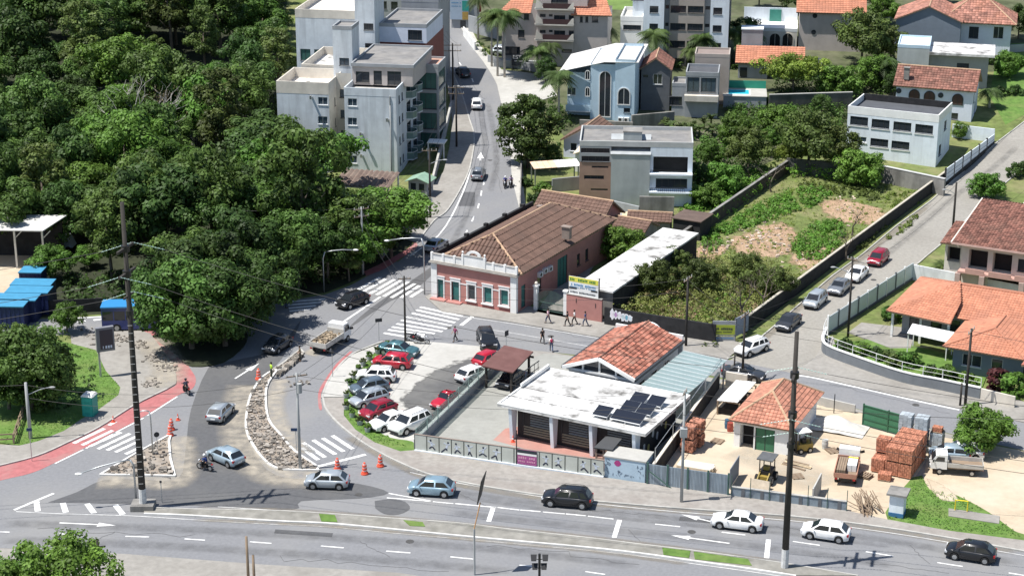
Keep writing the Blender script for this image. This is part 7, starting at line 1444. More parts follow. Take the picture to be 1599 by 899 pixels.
tufts('grass_blades', [[(112, 538), (150, 548), (165, 580), (188, 606), (185, 618), (155, 640), (128, 655), (100, 674), (60, 690), (30, 697), (0, 690), (60, 560)], [(1440, 742), (1452, 764), (1505, 778), (1575, 822), (1599, 838), (1482, 827), (1386, 810), (1400, 775)], [(598, 540), (577, 560), (548, 600), (538, 622), (537, 650), (585, 691), (645, 703), (580, 668), (556, 628), (580, 585), (604, 546)]], gt_, 14000, 31, .09)
tufts('lot_grass', [[(948, 505), (1118, 532), (1165, 515), (1478, 282), (1375, 258), (1240, 250), (1075, 350), (1060, 400)]], M('lot_grass_blade', (.19, .25, .06), .7, .35, .3, rnd=.5, trans=.35, spec=.2, stain=.5, stsc=.3, stcol=(.3, .24, .12)), 30000, 32, .2)
# ------------------------------------------------------------------ vehicles
random.seed(77)
KINDS = {  # L, half width, H, belt, hood z at windscreen, nose z, x of windscreen base, roof front, roof rear, rear window base, tail deck z, wheel r
 'hatch': (3.98, .86, 1.5, .93, .96, .74, 1.22, .42, -1.22, -1.86, .94, .31),
 'sedan': (4.42, .88, 1.47, .92, .95, .72, 1.12, .28, -.88, -1.66, .98, .32),
 'suv': (4.42, .92, 1.68, 1.02, 1.06, .86, 1.25, .55, -1.62, -2.08, 1.03, .36),
 'wagon': (4.2, .87, 1.58, .95, .98, .76, 1.32, .5, -1.55, -1.98, .96, .32),
 'beetle': (3.95, .7, 1.52, .9, .88, .6, .72, .3, -.45, -1.5, .84, .33),
}
def car_meshes(kind, pm):
    L_, hw, H, bz, hz, nz, xa, xb, xc, xd, tz, wr = KINDS[kind]; xf = L_/2-.82; xr = -L_/2+.78; ar = wr+.065
    xs = sorted({L_/2, L_/2-.08, L_/2-.28, *[xf+d for d in (.4, .33, .22, .1, 0, -.1, -.22, -.33, -.4)], xa, .4, -.2, *[xr+d for d in (.4, .33, .22, .1, 0, -.1, -.22, -.33, -.4)], -L_/2+.25, -L_/2+.07, -L_/2})
    m = MB(); rings = []
    for x in xs:
        if x > xa: t = (x-xa)/(L_/2-xa); zt = hz+(nz-hz)*t**1.6
        elif x < xd: t = (xd-x)/(L_/2+xd+1e-6); zt = tz-.03*t-(.22*t**2 if kind == 'beetle' else 0)
        else: zt = bz
        e = max(0, (abs(x)-L_/2+.5)/.5); w_ = hw*(1-.2*e**2.2); zt -= .16*max(0, (abs(x)-L_/2+.08)/.08)
        zb = .2+(.1*e); c = None
        for cx in (xf, xr):
            if abs(x-cx) < ar: c = wr+math.sqrt(ar*ar-(x-cx)**2)
        z0 = max(zb, c) if c else zb; z0 = min(z0, zt-.12)
        half = [(w_*.9, z0), (w_*.985, z0+(zt-z0)*.12), (w_, z0+(zt-z0)*.45), (w_*.985, z0+(zt-z0)*.78), (w_*.93, zt-.025), (w_*.8, zt), (w_*.4, zt+.03)]
        rings.append([(x, y, z) for y, z in half]+[(x, -y, z) for y, z in half[::-1]])
    n = len(rings[0]); vs = [p for r in rings for p in r]; fs = []
    for i in range(len(rings)-1):
        for k in range(n): fs.append((i*n+k, i*n+(k+1) % n, (i+1)*n+(k+1) % n, (i+1)*n+k))
    fs += [tuple(range(n-1, -1, -1)), tuple(range((len(rings)-1)*n, len(rings)*n))]
    m.add(vs, fs); out = {'body': m.mesh('body', pm, smooth=True)}
    m = MB(); m.box(-L_/2+.3, L_/2-.3, -hw+.12, hw-.12, .18, .72); out['underbody'] = m.mesh('underbody', trimb)
    cb, cu, ct = hw*.92, hw*.77, hw*.62; zu = H-.05
    def ring(t): return [(xd+(xc-xd)*t, xa+(xb-xa)*t, cb+(cu-cb)*t, bz-.03+(zu-bz+.03)*t)]
    R0, R1 = ring(0)[0], ring(1)[0]
    m = MB(); lv = [(R0[0], R0[1], R0[2], R0[3]-.12), (R0[0], R0[1], R0[2], R0[3]), (R1[0], R1[1], R1[2], R1[3]), (R1[0]+.45, R1[1]-.5, ct-.2, H)]
    vs = []
    for (a, b_, w_, z) in lv: vs += [(a, -w_, z), (b_, -w_, z), (b_, w_, z), (a, w_, z)]
    fs = [(i*4+k, i*4+(k+1) % 4, (i+1)*4+(k+1) % 4, (i+1)*4+k) for i in range(3) for k in range(4)]+[(12, 13, 14, 15)]
    m.add(vs, fs); me_ = m.mesh('cabin', pm); bm = bmesh.new(); bm.from_mesh(me_)
    es = [e for e in bm.edges if min(v.co.z for v in e.verts) > R0[3]-.05 and max(v.co.z for v in e.verts) > R0[3]+.05 and max(v.co.z for v in e.verts) < H-.001]
    bmesh.ops.bevel(bm, geom=es, offset=.16 if kind == 'beetle' else .085, segments=3, affect='EDGES'); bm.to_mesh(me_); bm.free(); me_.polygons.foreach_set('use_smooth', [True]*len(me_.polygons)); out['cabin'] = me_
    def P(t, f, s, off=.012): # on the side: height t, fraction f from rear to front
        a, b_, w_, z = ring(t)[0]; return (a+(b_-a)*f, s*(w_+off), z)
    def F(t, s, front): a, b_, w_, z = ring(t)[0]; return ((b_+.012) if front else (a-.012), s*w_, z+.004)
    m = MB(); m.add([F(.06, -.86, 1), F(.06, .86, 1), F(.86, .86, 1), F(.86, -.86, 1)], [(0, 1, 2, 3)]); out['windscreen'] = m.mesh('windscreen', carglass)
    m = MB(); m.add([F(.16, .84, 0), F(.16, -.84, 0), F(.84, -.84, 0), F(.84, .84, 0)], [(0, 1, 2, 3)]); out['rear_window'] = m.mesh('rear_window', carglass)
    spl = [(.05, .46), (.49, .95)] if kind != 'suv' and kind != 'wagon' else [(.04, .24), (.265, .55), (.575, .95)]
    out['side_window'] = []
    for s in (1, -1):
        for f0, f1 in spl:
            m = MB(); q = [P(.14, f0+.01, s), P(.14, f1-.005, s), P(.86, f1-.01, s), P(.86, f0+.03, s)]; m.add(q, [(3, 2, 1, 0) if s > 0 else (0, 1, 2, 3)]); out['side_window'].append(m.mesh('side_window', carglass))
    m = MB(); t = []
    for k in range(16): a = 2*math.pi*k/16; t.append((math.cos(a), math.sin(a)))
    def wh(prof, mat, nm):
        m = MB(); vs = [(r*c, y, r*s_) for r, y in prof for c, s_ in t]; fs = [(i*16+k, i*16+(k+1) % 16, (i+1)*16+(k+1) % 16, (i+1)*16+k) for i in range(len(prof)-1) for k in range(16)]; m.add(vs, fs+[tuple(range(15, -1, -1)), tuple(range((len(prof)-1)*16, len(prof)*16))]); return m.mesh(nm, mat, smooth=False)
    out['tyre'] = wh([(wr*.6, -.1), (wr*.95, -.1), (wr, -.06), (wr, .06), (wr*.95, .1), (wr*.6, .1)], rubber, 'tyre')
    m = MB(); m.add([(wr*.62*c, .104, wr*.62*s_) for c, s_ in t], [tuple(range(15, -1, -1))]); m.add([(wr*.62*c, -.104, wr*.62*s_) for c, s_ in t], [tuple(range(16))])
    m.tube([(0, -.112, 0), (0, .112, 0)], wr*.16, 8)
    for k in range(5):
        a = 2*math.pi*k/5; d = V((math.cos(a), 0, math.sin(a)))
        for y in (-.108, .108): m.bar(d*wr*.1+V((0, y, 0)), d*wr*.58+V((0, y, 0)), wr*.16, .012, V((0, 1, 0)))
    out['rim'] = m.mesh('rim', rimm)
    out['wheels'] = [(xf, hw-.1), (xf, -hw+.1), (xr, hw-.1), (xr, -hw+.1)]
    zl = nz-.12
    def lamp(x, y, z, dx, dy, dz, mat, nm): m = MB(); m.box(x-dx, x+dx, y-dy, y+dy, z-dz, z+dz); return m.mesh(nm, mat)
    out['headlight'] = [lamp(L_/2-.14, s*hw*.68, zl+.02, .13, .2, .075, lampw, 'headlight') for s in (1, -1)]
    out['tail_light'] = [lamp(-L_/2+.08, s*hw*.78, tz-.17, .07, .11, .1, lampr, 'tail_light') for s in (1, -1)]
    m = MB(); m.box(L_/2-.1, L_/2+.03, -hw*.7, hw*.7, .3, .47); out['front_grille'] = m.mesh('front_grille', trimb)
    m = MB(); m.box(-L_/2-.03, -L_/2+.1, -hw*.75, hw*.75, .3, .42); out['rear_bumper'] = m.mesh('rear_bumper', trimb)
    m = MB(); m.box(-L_/2-.04, -L_/2+.02, -.22, .22, .52, .64); out['number_plate'] = m.mesh('number_plate', framew)
    out['mirror'] = []
    for s in (1, -1): m = MB(); m.ball((xa-.35, s*(hw+.07), bz+.06), .1, 6, 4, (.7, 1, .7)); out['mirror'].append(m.mesh('mirror', pm))
    if kind == 'suv':
        out['roof_rail'] = []
        for s in (1, -1): m = MB(); m.tube([(xc+.2, s*ct, H+.01), (xc+.3, s*ct, H+.06), (xb-.3, s*ct, H+.06), (xb-.2, s*ct, H)], .025, 5); out['roof_rail'].append(m.mesh('roof_rail', trimb))
    if kind == 'beetle':
        out['fender'] = []
        for x in (xf, xr):
            for s in (1, -1): m = MB(); m.ball((x, s*(hw-.02), wr+.12), .5, 10, 6, (1.05, .36, .72)); out['fender'].append(m.mesh('fender', pm, smooth=True))
    return out
CACHE = {}
def car(px, yaw, kind, pm, label, group=None, shift=True, name='car', sc=1., dz=0):
    u, v = px; s = SC(u, v+8); p = G(u, v+(.66*s if shift else 0)); key = (kind, pm.name)
    if key not in CACHE: CACHE[key] = car_meshes(kind, pm)
    D = CACHE[key]; o = empty(name, p+V((0, 0, .035+dz)), R(yaw), label, 'car', group); o.scale = (sc,)*3
    if p.y > Y0: o.rotation_euler = (math.atan(KS)*math.cos(R(yaw)), -math.atan(KS)*math.sin(R(yaw)), R(yaw))
    for k in ('body', 'underbody', 'windscreen', 'rear_window', 'front_grille', 'rear_bumper', 'number_plate'): inst(k, D[k], o)
    c = inst('cabin', D['cabin'], o)
    for k in ('side_window', 'headlight', 'tail_light', 'mirror', 'roof_rail', 'fender'):
        for me in D.get(k, ()): inst(k, me, o)
    for x, y in D['wheels']:
        w_ = bpy.data.objects.new('wheel', D['tyre']); COL.objects.link(w_); w_.parent = o; w_.location = (x, y, KINDS[kind][11]); w_.name = 'wheel'; inst('rim', D['rim'], w_)
    return o
wht = paintm('car_white', (.80, .80, .79)); blk = paintm('car_black', (.012, .013, .016)); sil = paintm('car_silver', (.42, .46, .49), .3, .35); sbl = paintm('car_silver_blue', (.35, .44, .50), .3, .3); lbl = paintm('car_light_blue', (.25, .36, .43), .3, .3); gry = paintm('car_grey', (.22, .235, .255), .3, .3); redc = paintm('car_red', (.42, .012, .03)); redw = paintm('car_wine', (.27, .01, .025)); tealc = paintm('car_teal', (.07, .17, .19), .3, .3); dgr = paintm('car_dark_grey', (.05, .055, .065), .3, .3); dbl = paintm('car_steel_blue', (.12, .16, .2), .3, .3)
TR = 'cars in traffic'; PK = 'cars in the corner car park'; SS = 'cars parked along the side street'
car((345, 641), 76, 'hatch', sil, 'silver hatchback seen from behind driving up past the curved island', TR)
car((353, 710), 138, 'hatch', sbl, 'silver blue hatchback turning left behind the motorcyclist', TR)
car((511, 748), 176, 'hatch', sil, 'silver hatchback heading left beside the tip of the curved island', TR)
car((674, 759), 172, 'hatch', lbl, 'light blue hatchback on the avenue in front of the mural wall', TR, sc=1.05)
car((886, 776), 169, 'suv', blk, 'black SUV on the avenue below the blue kiosk', TR)
car((1151, 811), 164, 'sedan', wht, 'white sedan on the avenue left of the big right pole', TR)
car((1289, 827), 161, 'hatch', wht, 'white hatchback on the avenue right of the big right pole', TR, sc=1.03)
car((1515, 859), 160, 'hatch', blk, 'black hatchback at the right end of the avenue', TR, sc=1.03)
car((551, 468), 228, 'hatch', blk, 'black car waiting before the zebra crossing at the junction', TR, sc=1.05)
car((434, 536), 245, 'hatch', dgr, 'dark car deep in the tree shade at the junction', TR)
car((681, 381), 66, 'sedan', sil, 'pale grey car driving past the side of the pink building', TR)
car((747, 271), 84, 'wagon', gry, 'grey estate car going up the hill street near the white arrow', TR)
car((745, 161), 89, 'hatch', wht, 'white hatchback on the hill street beside the round tree', TR)
car((723, 112), 108, 'hatch', dgr, 'dark car on the hill street below the tall palms', TR)
car((685, 71), 124, 'suv', sil, 'silver SUV at the upper bend of the hill street', TR)
car((659, 18), 130, 'hatch', blk, 'black car at the top of the hill street', TR); car((788, 80), -10, 'suv', sil, 'silver blue vehicle parked under the beige apartments')
car((623, 544), -22, 'sedan', tealc, 'teal sedan at the back of the car park row', PK); car((613, 563), 168, 'wagon', redc, 'red estate car second from the back of the row', PK)
car((588, 584), 174, 'suv', wht, 'white compact SUV third from the back of the row', PK, sc=.92); car((577, 602), 208, 'hatch', dbl, 'steel blue hatchback in the middle of the row', PK)
car((577, 620), 218, 'wagon', sil, 'silver estate car in the middle of the row', PK, sc=.97); car((591, 638), 226, 'hatch', redw, 'wine red hatchback between silver and white cars', PK)
car((609, 655), 222, 'sedan', wht, 'white sedan near the front of the car park row', PK); car((641, 659), 228, 'suv', wht, 'white SUV at the front end of the car park row', PK, sc=1.05)
car((698, 622), 232, 'beetle', redc, 'bright red vintage car with rounded fenders alone on the dark asphalt', PK); car((738, 582), 47, 'hatch', wht, 'white hatchback seen from behind beside the wire fence', PK)
car((763, 558), 52, 'hatch', redc, 'red hatchback behind the corner of the carport roof', PK); car((760, 529), -81, 'suv', blk, 'black SUV nosing into the car park from the cross street', PK)
car((797, 590), -118, 'hatch', blk, 'black car parked under the red brown carport roof', None, sc=.95)
car((1174, 541), 222, 'suv', wht, 'white SUV turning out of the side street', TR, sc=.95); car((1161, 581), -24, 'sedan', dgr, 'dark grey sedan on the cross street behind the yard', TR)
for u, v, k, c, lab in [(1231, 501, 'sedan', dgr, 'dark grey car parked in tree shade, lowest on the side street'), (1273, 467, 'wagon', sil, 'silver car parked second lowest on the side street'), (1311, 446, 'sedan', gry, 'grey sedan parked in the middle of the side street row'), (1338, 426, 'sedan', wht, 'white sedan parked beside the street lamp pole'), (1371, 402, 'wagon', redw, 'red car parked highest on the side street')]: car((u, v), 241, k, c, lab, SS)
car((1502, 702), 168, 'hatch', wht, 'white hatchback parked under the bright tree', None); car((1482, 705), 170, 'hatch', sbl, 'pale blue car squeezed between the pickup and the white hatchback', None, sc=.95)
# lorries
def wheel4(o, pts, r, w_=.24):
    t = MB(); t.tube([(0, -w_/2, 0), (0, w_/2, 0)], r, 14); me = t.mesh('wheel', rubber); t = MB(); t.tube([(0, -w_/2-.01, 0), (0, w_/2+.01, 0)], r*.55, 10); rm = t.mesh('rim', rimm)
    for x, y in pts: w = inst('wheel', me, o, (x, y, r)); inst('rim', rm, w)
def lorry(px, yaw, L_, hw, label, cabm, bedm, cab=1.7, cabh=2.2, bedh=.95, wall=.45, r=.38, name='flatbed_truck', deckm=None):
    o = empty(name, G(*px)+V((0, 0, .03)), R(yaw), label, 'truck'); x1 = L_/2; xc = x1-cab
    m = MB(); pr = [(xc, .55), (x1-.05, .55), (x1, .95), (x1-.12, 1.25), (x1-.5, cabh-.08), (x1-.7, cabh), (xc, cabh)]
    for z, s in ((0, 1),): pass
    n = len(pr); m.add([(x, -hw*.94, z) for x, z in pr]+[(x, hw*.94, z) for x, z in pr], [tuple(range(n)), tuple(range(2*n-1, n-1, -1))]+[((i+1) % n, i, n+i, n+(i+1) % n) for i in range(n)]); m.build('cab', cabm, o)
    a, b_ = V((x1-.14, 0, 1.3)), V((x1-.48, 0, cabh-.14)); nn = V((.03, 0, .012))
    MB().add([a+nn+V((0, -hw*.84, 0)), a+nn+V((0, hw*.84, 0)), b_+nn+V((0, hw*.8, 0)), b_+nn+V((0, -hw*.8, 0))], [(0, 1, 2, 3)]).build('windscreen', carglass, o)
    for s in (1, -1):
        q = [(xc+.25, s*(hw*.94+.01), 1.3), (x1-.35, s*(hw*.94+.01), 1.3), (x1-.62, s*(hw*.94+.01), cabh-.2), (xc+.25, s*(hw*.94+.01), cabh-.2)]; MB().add(q, [(0, 1, 2, 3) if s < 0 else (3, 2, 1, 0)]).build('side_window', carglass, o)
        MB().box(x1-.02, x1+.04, s*hw*.65-.18, s*hw*.65+.18, .7, .9).build('headlight', lampw, o); MB().bar((x1-.3, s*hw*.95, 1.35), (x1-.2, s*(hw+.28), 1.45), .05, .25).build('mirror', trimb, o)
        MB().box(-L_/2, xc-.12, s*hw-.04, s*hw+.04, bedh, bedh+wall).build('side_board', bedm, o); MB().box(-L_/2-.06, -L_/2+.02, s*hw*.8-.12, s*hw*.8+.12, .62, .78).build('tail_light', lampr, o)
    MB().box(xc+.1, xc-.02+.11, -hw*.8, hw*.8, 1.25, cabh-.25).build('rear_window', carglass, o) if False else None
    MB().box(-L_/2, xc-.12, -hw, hw, bedh-.12, bedh).build('bed', deckm or bedm, o); MB().box(-L_/2-.05, -L_/2, -hw, hw, bedh-.1, bedh+wall).build('tailgate', bedm, o); MB().box(xc-.12, xc-.05, -hw, hw, bedh, bedh+wall*1.7).build('headboard', bedm, o)
    MB().box(-L_/2+.2, x1-.2, -.4, .4, .4, bedh-.13).build('chassis', trimb, o); wheel4(o, [(x1-.85, hw-.14), (x1-.85, -hw+.14), (-L_/2+.95, hw-.14), (-L_/2+.95, -hw+.14)], r); return o
o = lorry((517, 541), 66, 5.7, 1.02, 'white tipper lorry loaded with earth and rubble at the junction', wht, M('worn_bed_paint', (.5, .48, .44), .7, .15, 2.))
ld = empty('rubble_load', o.matrix_world.translation if False else o.location+V((0, 0, .96)), R(66), 'heap of earth and rubble on the bed of the white lorry', 'load'); m = MB(); m.useR = True
for k in range(170): m.rock((random.uniform(-2.7, .75), random.uniform(-.85, .85), random.uniform(.05, .45)), random.uniform(.08, .22))
prop(m.build('rubble', M('earth_load', (.29, .23, .16), .95, .2, 2., rnd=.5), ld, rnd=True), kind='stuff')
lorry((1492, 737), 170, 4.7, .87, 'white pickup truck with a wooden dropside bed on the dirt lot', wht, M('aluminium_board', (.48, .46, .42), .6, .12, 2.), 1.5, 1.95, .8, .4, .31, 'pickup_truck', wood)
o = lorry((1323, 741), 75, 5.2, 1.0, 'white dropside lorry carrying boards and white sacks in the yard', wht, M('red_brown_board', (.38, .2, .14), .8, .2, 2.), 1.6, 2.1, .9, .35, .36, 'flatbed_truck', wood)
ld = empty('timber_load', o.location+V((0, 0, .92)), R(75), 'stacked planks, white panels and a yellow strap on the yard lorry', 'load')
for k in range(4): MB().box(-2.4, .6, .05+.2*k, .22+.2*k, 0, .55).build('plank', wood, ld)
for k in range(2): MB().box(-1.3, .7, -.85+.42*k, -.46+.42*k, 0, .62).build('white_panel', white, ld)
MB().box(.3, .55, -.88, .0, .63, .66).build('strap', ym, ld)
# backhoe loader and forklift
o = empty('skid_loader', G(1195, 752), R(245), 'small yellow and black wheel loader with canopy parked by the low yard wall', 'loader'); yl = M('machine_yellow', (.3, .22, .05), .5, .2, 3.)
MB().box(-1.2, .3, -.55, .55, .5, 1.15).build('engine_body', blackmet, o); MB().box(-.2, .7, -.5, .5, .45, .8).build('front_frame', yl, o); MB().box(-.5, 0, -.25, .25, 1.15, 1.5).build('seat', yl, o)
for x in (-1., .3):
    for y in (-.5, .5): MB().box(x-.04, x+.04, y-.04, y+.04, 1.1, 2.3).build('canopy_post', blackmet, o)
MB().box(-1.25, .55, -.75, .75, 2.3, 2.4).build('canopy', M('canopy_grey', (.1, .105, .11), .8, .15, 2.), o)
for s in (-.45, .45): MB().bar((.1, s, 1.1), (1.4, s, .4), .1, .16).build('lift_arm', yl, o)
MB().add([(1.3, -.9, .1), (1.3, .9, .1), (1.95, .9, .08), (1.95, -.9, .08), (1.3, -.9, .75), (1.3, .9, .75), (1.45, .9, .75), (1.45, -.9, .75)], [(0, 1, 5, 4), (1, 2, 6, 5), (2, 3, 7, 6), (3, 0, 4, 7), (4, 5, 6, 7), (3, 2, 1, 0)]).build('bucket', M('bucket_steel', (.4, .34, .26), .7, .2, 2.), o); wheel4(o, [(.45, .65), (.45, -.65), (-.85, .65), (-.85, -.65)], .42, .3)
o = empty('forklift', G(1252, 705), R(200), 'small forklift with yellow body and white roof behind the big pole', 'forklift')
MB().box(-.9, .6, -.5, .5, .3, .95).build('body', yl, o); MB().ball((-.7, 0, .95), .42, 10, 6, (.8, 1.1, .6)).build('counterweight', yl, o); MB().box(-.3, .1, -.25, .25, .95, 1.3).build('seat', blackmet, o)
for x in (-.6, .55):
    for y in (-.45, .45): MB().box(x-.04, x+.04, y-.04, y+.04, .95, 2.1).build('guard_post', blackmet, o)
MB().box(-.7, .65, -.55, .55, 2.1, 2.18).build('roof', white, o)
for y in (-.3, .3): MB().box(.75, .85, y-.05, y+.05, .1, 2.3).build('mast', blackmet, o); MB().box(.8, 1.8, y-.06, y+.06, .1, .16).build('fork', steel, o)
wheel4(o, [(.4, .5), (.4, -.5), (-.6, .45), (-.6, -.45)], .28, .2)
# bus
b = Bld('city_bus', 'blue city bus half hidden by the pole and trees on the side road', 'bus', (160, 519), 4); bb_ = paintm('bus_navy', (.012, .03, .17)); bt2 = paintm('bus_sky_blue', (.05, .28, .62))
b.block(0, 9, 0, 2.5, .3, 1.35, bb_); b.block(0, 9, 0, 2.5, 2.4, 2.8, bb_)
for x in (0, 9): MB().box(x-.02 if x else 0, x+.02 if not x else 9, 0.02, 2.48, 1.35, 2.4).build('end_pillar', bb_, b.o)
for k in range(7):
    MB().box(.12+1.28*k, 1.32+1.28*k, .02, .06, 1.36, 2.39).build('side_window', carglass, b.o); MB().box(.0+1.28*k, .12+1.28*k, 0, .08, 1.35, 2.4).build('window_pillar', bb_, b.o)
MB().box(-.03, .01, .2, 2.3, 1.5, 2.4).build('end_window', carglass, b.o); MB().box(.1, 8.9, 2.44, 2.48, 1.36, 2.39).build('far_windows', carglass, b.o)
MB().box(-.05, 9.05, -.04, 2.54, 2.8, 2.95).build('roof', bt2, b.o); MB().box(3.6, 5.4, .5, 2., 2.95, 3.2).build('air_conditioner', white, b.o); wheel4(b.o, [(1.6, .12), (1.6, 2.38), (6.8, .12), (6.8, 2.38)], .48, .28)
# ------------------------------------------------------------------ people
def skin_mesh(name, V_, E_, r, mat, lev=1):
    me = bpy.data.meshes.new(name); me.from_pydata(V_, E_, []); o = bpy.data.objects.new('tmp_skin', me); COL.objects.link(o)
    md = o.modifiers.new('s', 'SKIN'); sv = me.skin_vertices[0].data
    for i, q in enumerate(r): sv[i].radius = (q, q) if not isinstance(q, tuple) else q
    sv[0].use_root = True; md.use_smooth_shade = True; sb = o.modifiers.new('u', 'SUBSURF'); sb.levels = lev; sb.render_levels = lev
    bpy.context.view_layer.update(); me2 = bpy.data.meshes.new_from_object(o.evaluated_get(bpy.context.evaluated_depsgraph_get())); bpy.data.objects.remove(o); me2.materials.clear(); me2.materials.append(mat); return me2
def pose(kind):
    J = dict(pel=(0, 0, .93), bel=(.01, 0, 1.08), che=(.02, 0, 1.3), nec=(.02, 0, 1.46), hd0=(.03, 0, 1.53), hd1=(.04, 0, 1.60), hd2=(.035, 0, 1.68))
    for s, n in ((1, 'l'), (-1, 'r')):
        J['sh'+n] = (.01, .185*s, 1.41)
        if kind == 'walk': f = .3*s; J.update({'hp'+n: (0, .095*s, .9), 'kn'+n: (.06+.55*f, .1*s, .5), 'an'+n: (f*.95-.05, .1*s, .1 if s > 0 else .13), 'to'+n: (f*.95+.11, .11*s, .04), 'el'+n: (-.35*f-.03, .25*s, 1.13), 'wr'+n: (-.7*f+.06, .25*s, .9)})
        elif kind == 'stand': J.update({'hp'+n: (0, .095*s, .9), 'kn'+n: (.03, .11*s, .49), 'an'+n: (-.02, .12*s, .1), 'to'+n: (.13, .14*s, .04), 'el'+n: (.02, .26*s, 1.14), 'wr'+n: (.2, .2*s, 1.0)})
        else: J.update({'hp'+n: (.0, .11*s, .93), 'kn'+n: (.42, .2*s, .86), 'an'+n: (.3, .22*s, .42), 'to'+n: (.45, .22*s, .37), 'el'+n: (.24, .3*s, 1.16), 'wr'+n: (.48, .28*s, 1.06)})
    if kind == 'ride':
        for k in ('che', 'nec', 'hd0', 'hd1', 'hd2'): x, y, z = J[k]; J[k] = (x+.16*(z-.93)/.6, y, z-.02)
        for n in 'lr': x, y, z = J['sh'+n]; J['sh'+n] = (x+.12, y, z-.02)
    return J
def graph(J, chains, rad):
    names = []; E_ = []
    for c in chains:
        for i, k in enumerate(c):
            if k not in names: names.append(k)
            if i: E_.append((names.index(c[i-1]), names.index(k)))
    return [J[k] for k in names], E_, [rad[k] for k in names]
PC = {}
skinm = M('skin', (.42, .25, .17), .6, .08, 3.); hairm = M('dark_hair', (.015, .012, .01), .7, .2, 4.)
def pmesh(kind):
    if kind in PC: return PC[kind]
    J = pose(kind); R_ = dict(pel=(.12, .09), bel=(.115, .085), che=(.14, .095), nec=.05, hd0=.06, hd1=.092, hd2=.07)
    ch = [['pel', 'bel', 'che', 'nec', 'hd0', 'hd1', 'hd2']]
    for n, s in (('l', 1), ('r', -1)):
        R_.update({'sh'+n: .055, 'el'+n: .042, 'wr'+n: .03, 'hp'+n: .085, 'kn'+n: .06, 'an'+n: .042, 'to'+n: .035})
        ch += [['che', 'sh'+n, 'el'+n, 'wr'+n], ['pel', 'hp'+n, 'kn'+n, 'an'+n, 'to'+n]]; w_ = V(J['wr'+n]); e = V(J['el'+n]); d = (w_-e).normalized(); J['pa'+n] = tuple(w_+d*.08); R_['pa'+n] = (.032, .018); ch.append(['wr'+n, 'pa'+n]); side = d.cross(V((0, s, 0))).normalized()
        for k in range(4): a = 'f%d%s' % (k, n); b_ = 'g%d%s' % (k, n); q = w_+d*(.15+(.0, .015, .01, -.01)[k])+side*(.018*(k-1.5)); J[a] = tuple(w_+d*.115+side*(.016*(k-1.5))); J[b_] = tuple(q+V((.01, -s*.012, 0))); R_[a] = .009; R_[b_] = .008; ch.append(['pa'+n, a, b_])
        J['th'+n] = tuple(w_+d*.05+side*.04); J['ti'+n] = tuple(w_+d*.1+side*.055); R_['th'+n] = .011; R_['ti'+n] = .009; ch.append(['wr'+n, 'th'+n, 'ti'+n])
    J['nose'] = (J['hd1'][0]+.11, 0, J['hd1'][2]-.01); R_['nose'] = .014; ch.append(['hd1', 'nose'])
    body = graph(J, ch, R_); RS = dict(R_, pel=(.135, .11), bel=(.135, .105), che=(.16, .115), nec=.065); RT = dict(R_, pel=(.14, .115))
    for n in 'lr': RS.update({'sh'+n: .075, 'el'+n: .055}); RT.update({'hp'+n: .105, 'kn'+n: .078, 'an'+n: .06, 'to'+n: .055})
    shirt = graph(J, [['pel', 'bel', 'che', 'nec']]+[['che', 'sh'+n, 'el'+n] for n in 'lr'], RS); tro = graph(J, [['bel', 'pel']]+[['pel', 'hp'+n, 'kn'+n, 'an'+n] for n in 'lr'], dict(RT, bel=(.125, .1)))
    PC[kind] = (J, body, shirt, tro); PC[kind] = (J, skin_mesh('body', *body, skinm), shirt, tro); return PC[kind]
MC = {}
def person(px, yaw, kind, top, bot, label, z=0, loc=None, hat=None, group=None, sc=1., pack=None):
    J, body, sh, tr = pmesh(kind); o = empty('person', (G(*px) if loc is None else V(loc))+V((0, 0, z)), R(yaw), label, 'person', group); o.scale = (sc,)*3
    inst('body', body, o)
    for nm, g_, c in (('shirt', sh, top), ('trousers', tr, bot)):
        k = (kind, nm, c)
        if k not in MC: MC[k] = skin_mesh(nm, *g_, M('cloth_%d_%d_%d' % tuple(int(q*255) for q in c), c, .9, .12, 4.))
        inst(nm, MC[k], o)
    h = V(J['hd1']); m = MB(); m.ball((h.x-.015, 0, h.z+.045), .112 if not hat else .15, 10, 6, (1, .92, 1)); m.build('hair' if not hat else 'helmet', hat or hairm, o, smooth=True)
    for n in 'lr': t = V(J['to'+n]); a = V(J['an'+n]); MB().tube([a+V((-.05, 0, -.04)), a.lerp(t, .6)+V((0, 0, -.02)), t+V((.05, 0, .0))], [.05, .055, .035], 8).build('shoe', trimb, o, smooth=True)
    if pack: m = MB(); m.ball((-.17, 0, 1.25), .2, 8, 6, (.6, .8, 1.1)); m.build('backpack', M('pack_%s' % label[:6], pack, .8, .1, 2.), o, smooth=True)
    return o
bk = (.015, .015, .018); nv = (.03, .04, .1); jn = (.06, .09, .16); wh_ = (.7, .68, .66)
person((856, 506), 150, 'walk', (.6, .4, .45), nv, 'person with long dark hair, pink top and dark trousers walking before the iron gate', .12)
person((886, 510.5), 155, 'walk', bk, bk, 'person all in black walking along the pink wall', .12); person((897, 508), 160, 'walk', wh_, bk, 'person in white top and black trousers beside the pink wall', .12); person((914, 510.5), 155, 'walk', (.05, .06, .14), jn, 'person in navy top and jeans at the end of the pink wall', .12)
person((847, 536), -70, 'walk', bk, bk, 'person in black crossing the cross street, left one of two', .02); person((861, 548.5), 95, 'walk', wh_, jn, 'person in white shirt and jeans with a red bag crossing the cross street', .02, pack=(.35, .03, .08))
person((424, 591), 30, 'stand', (.45, .7, .06), (.06, .07, .05), 'road worker in a lime safety vest standing at the island tip', .1); person((469, 564), 200, 'stand', (.09, .085, .05), (.05, .045, .035), 'worker in dark olive clothes behind the lorry', .03)
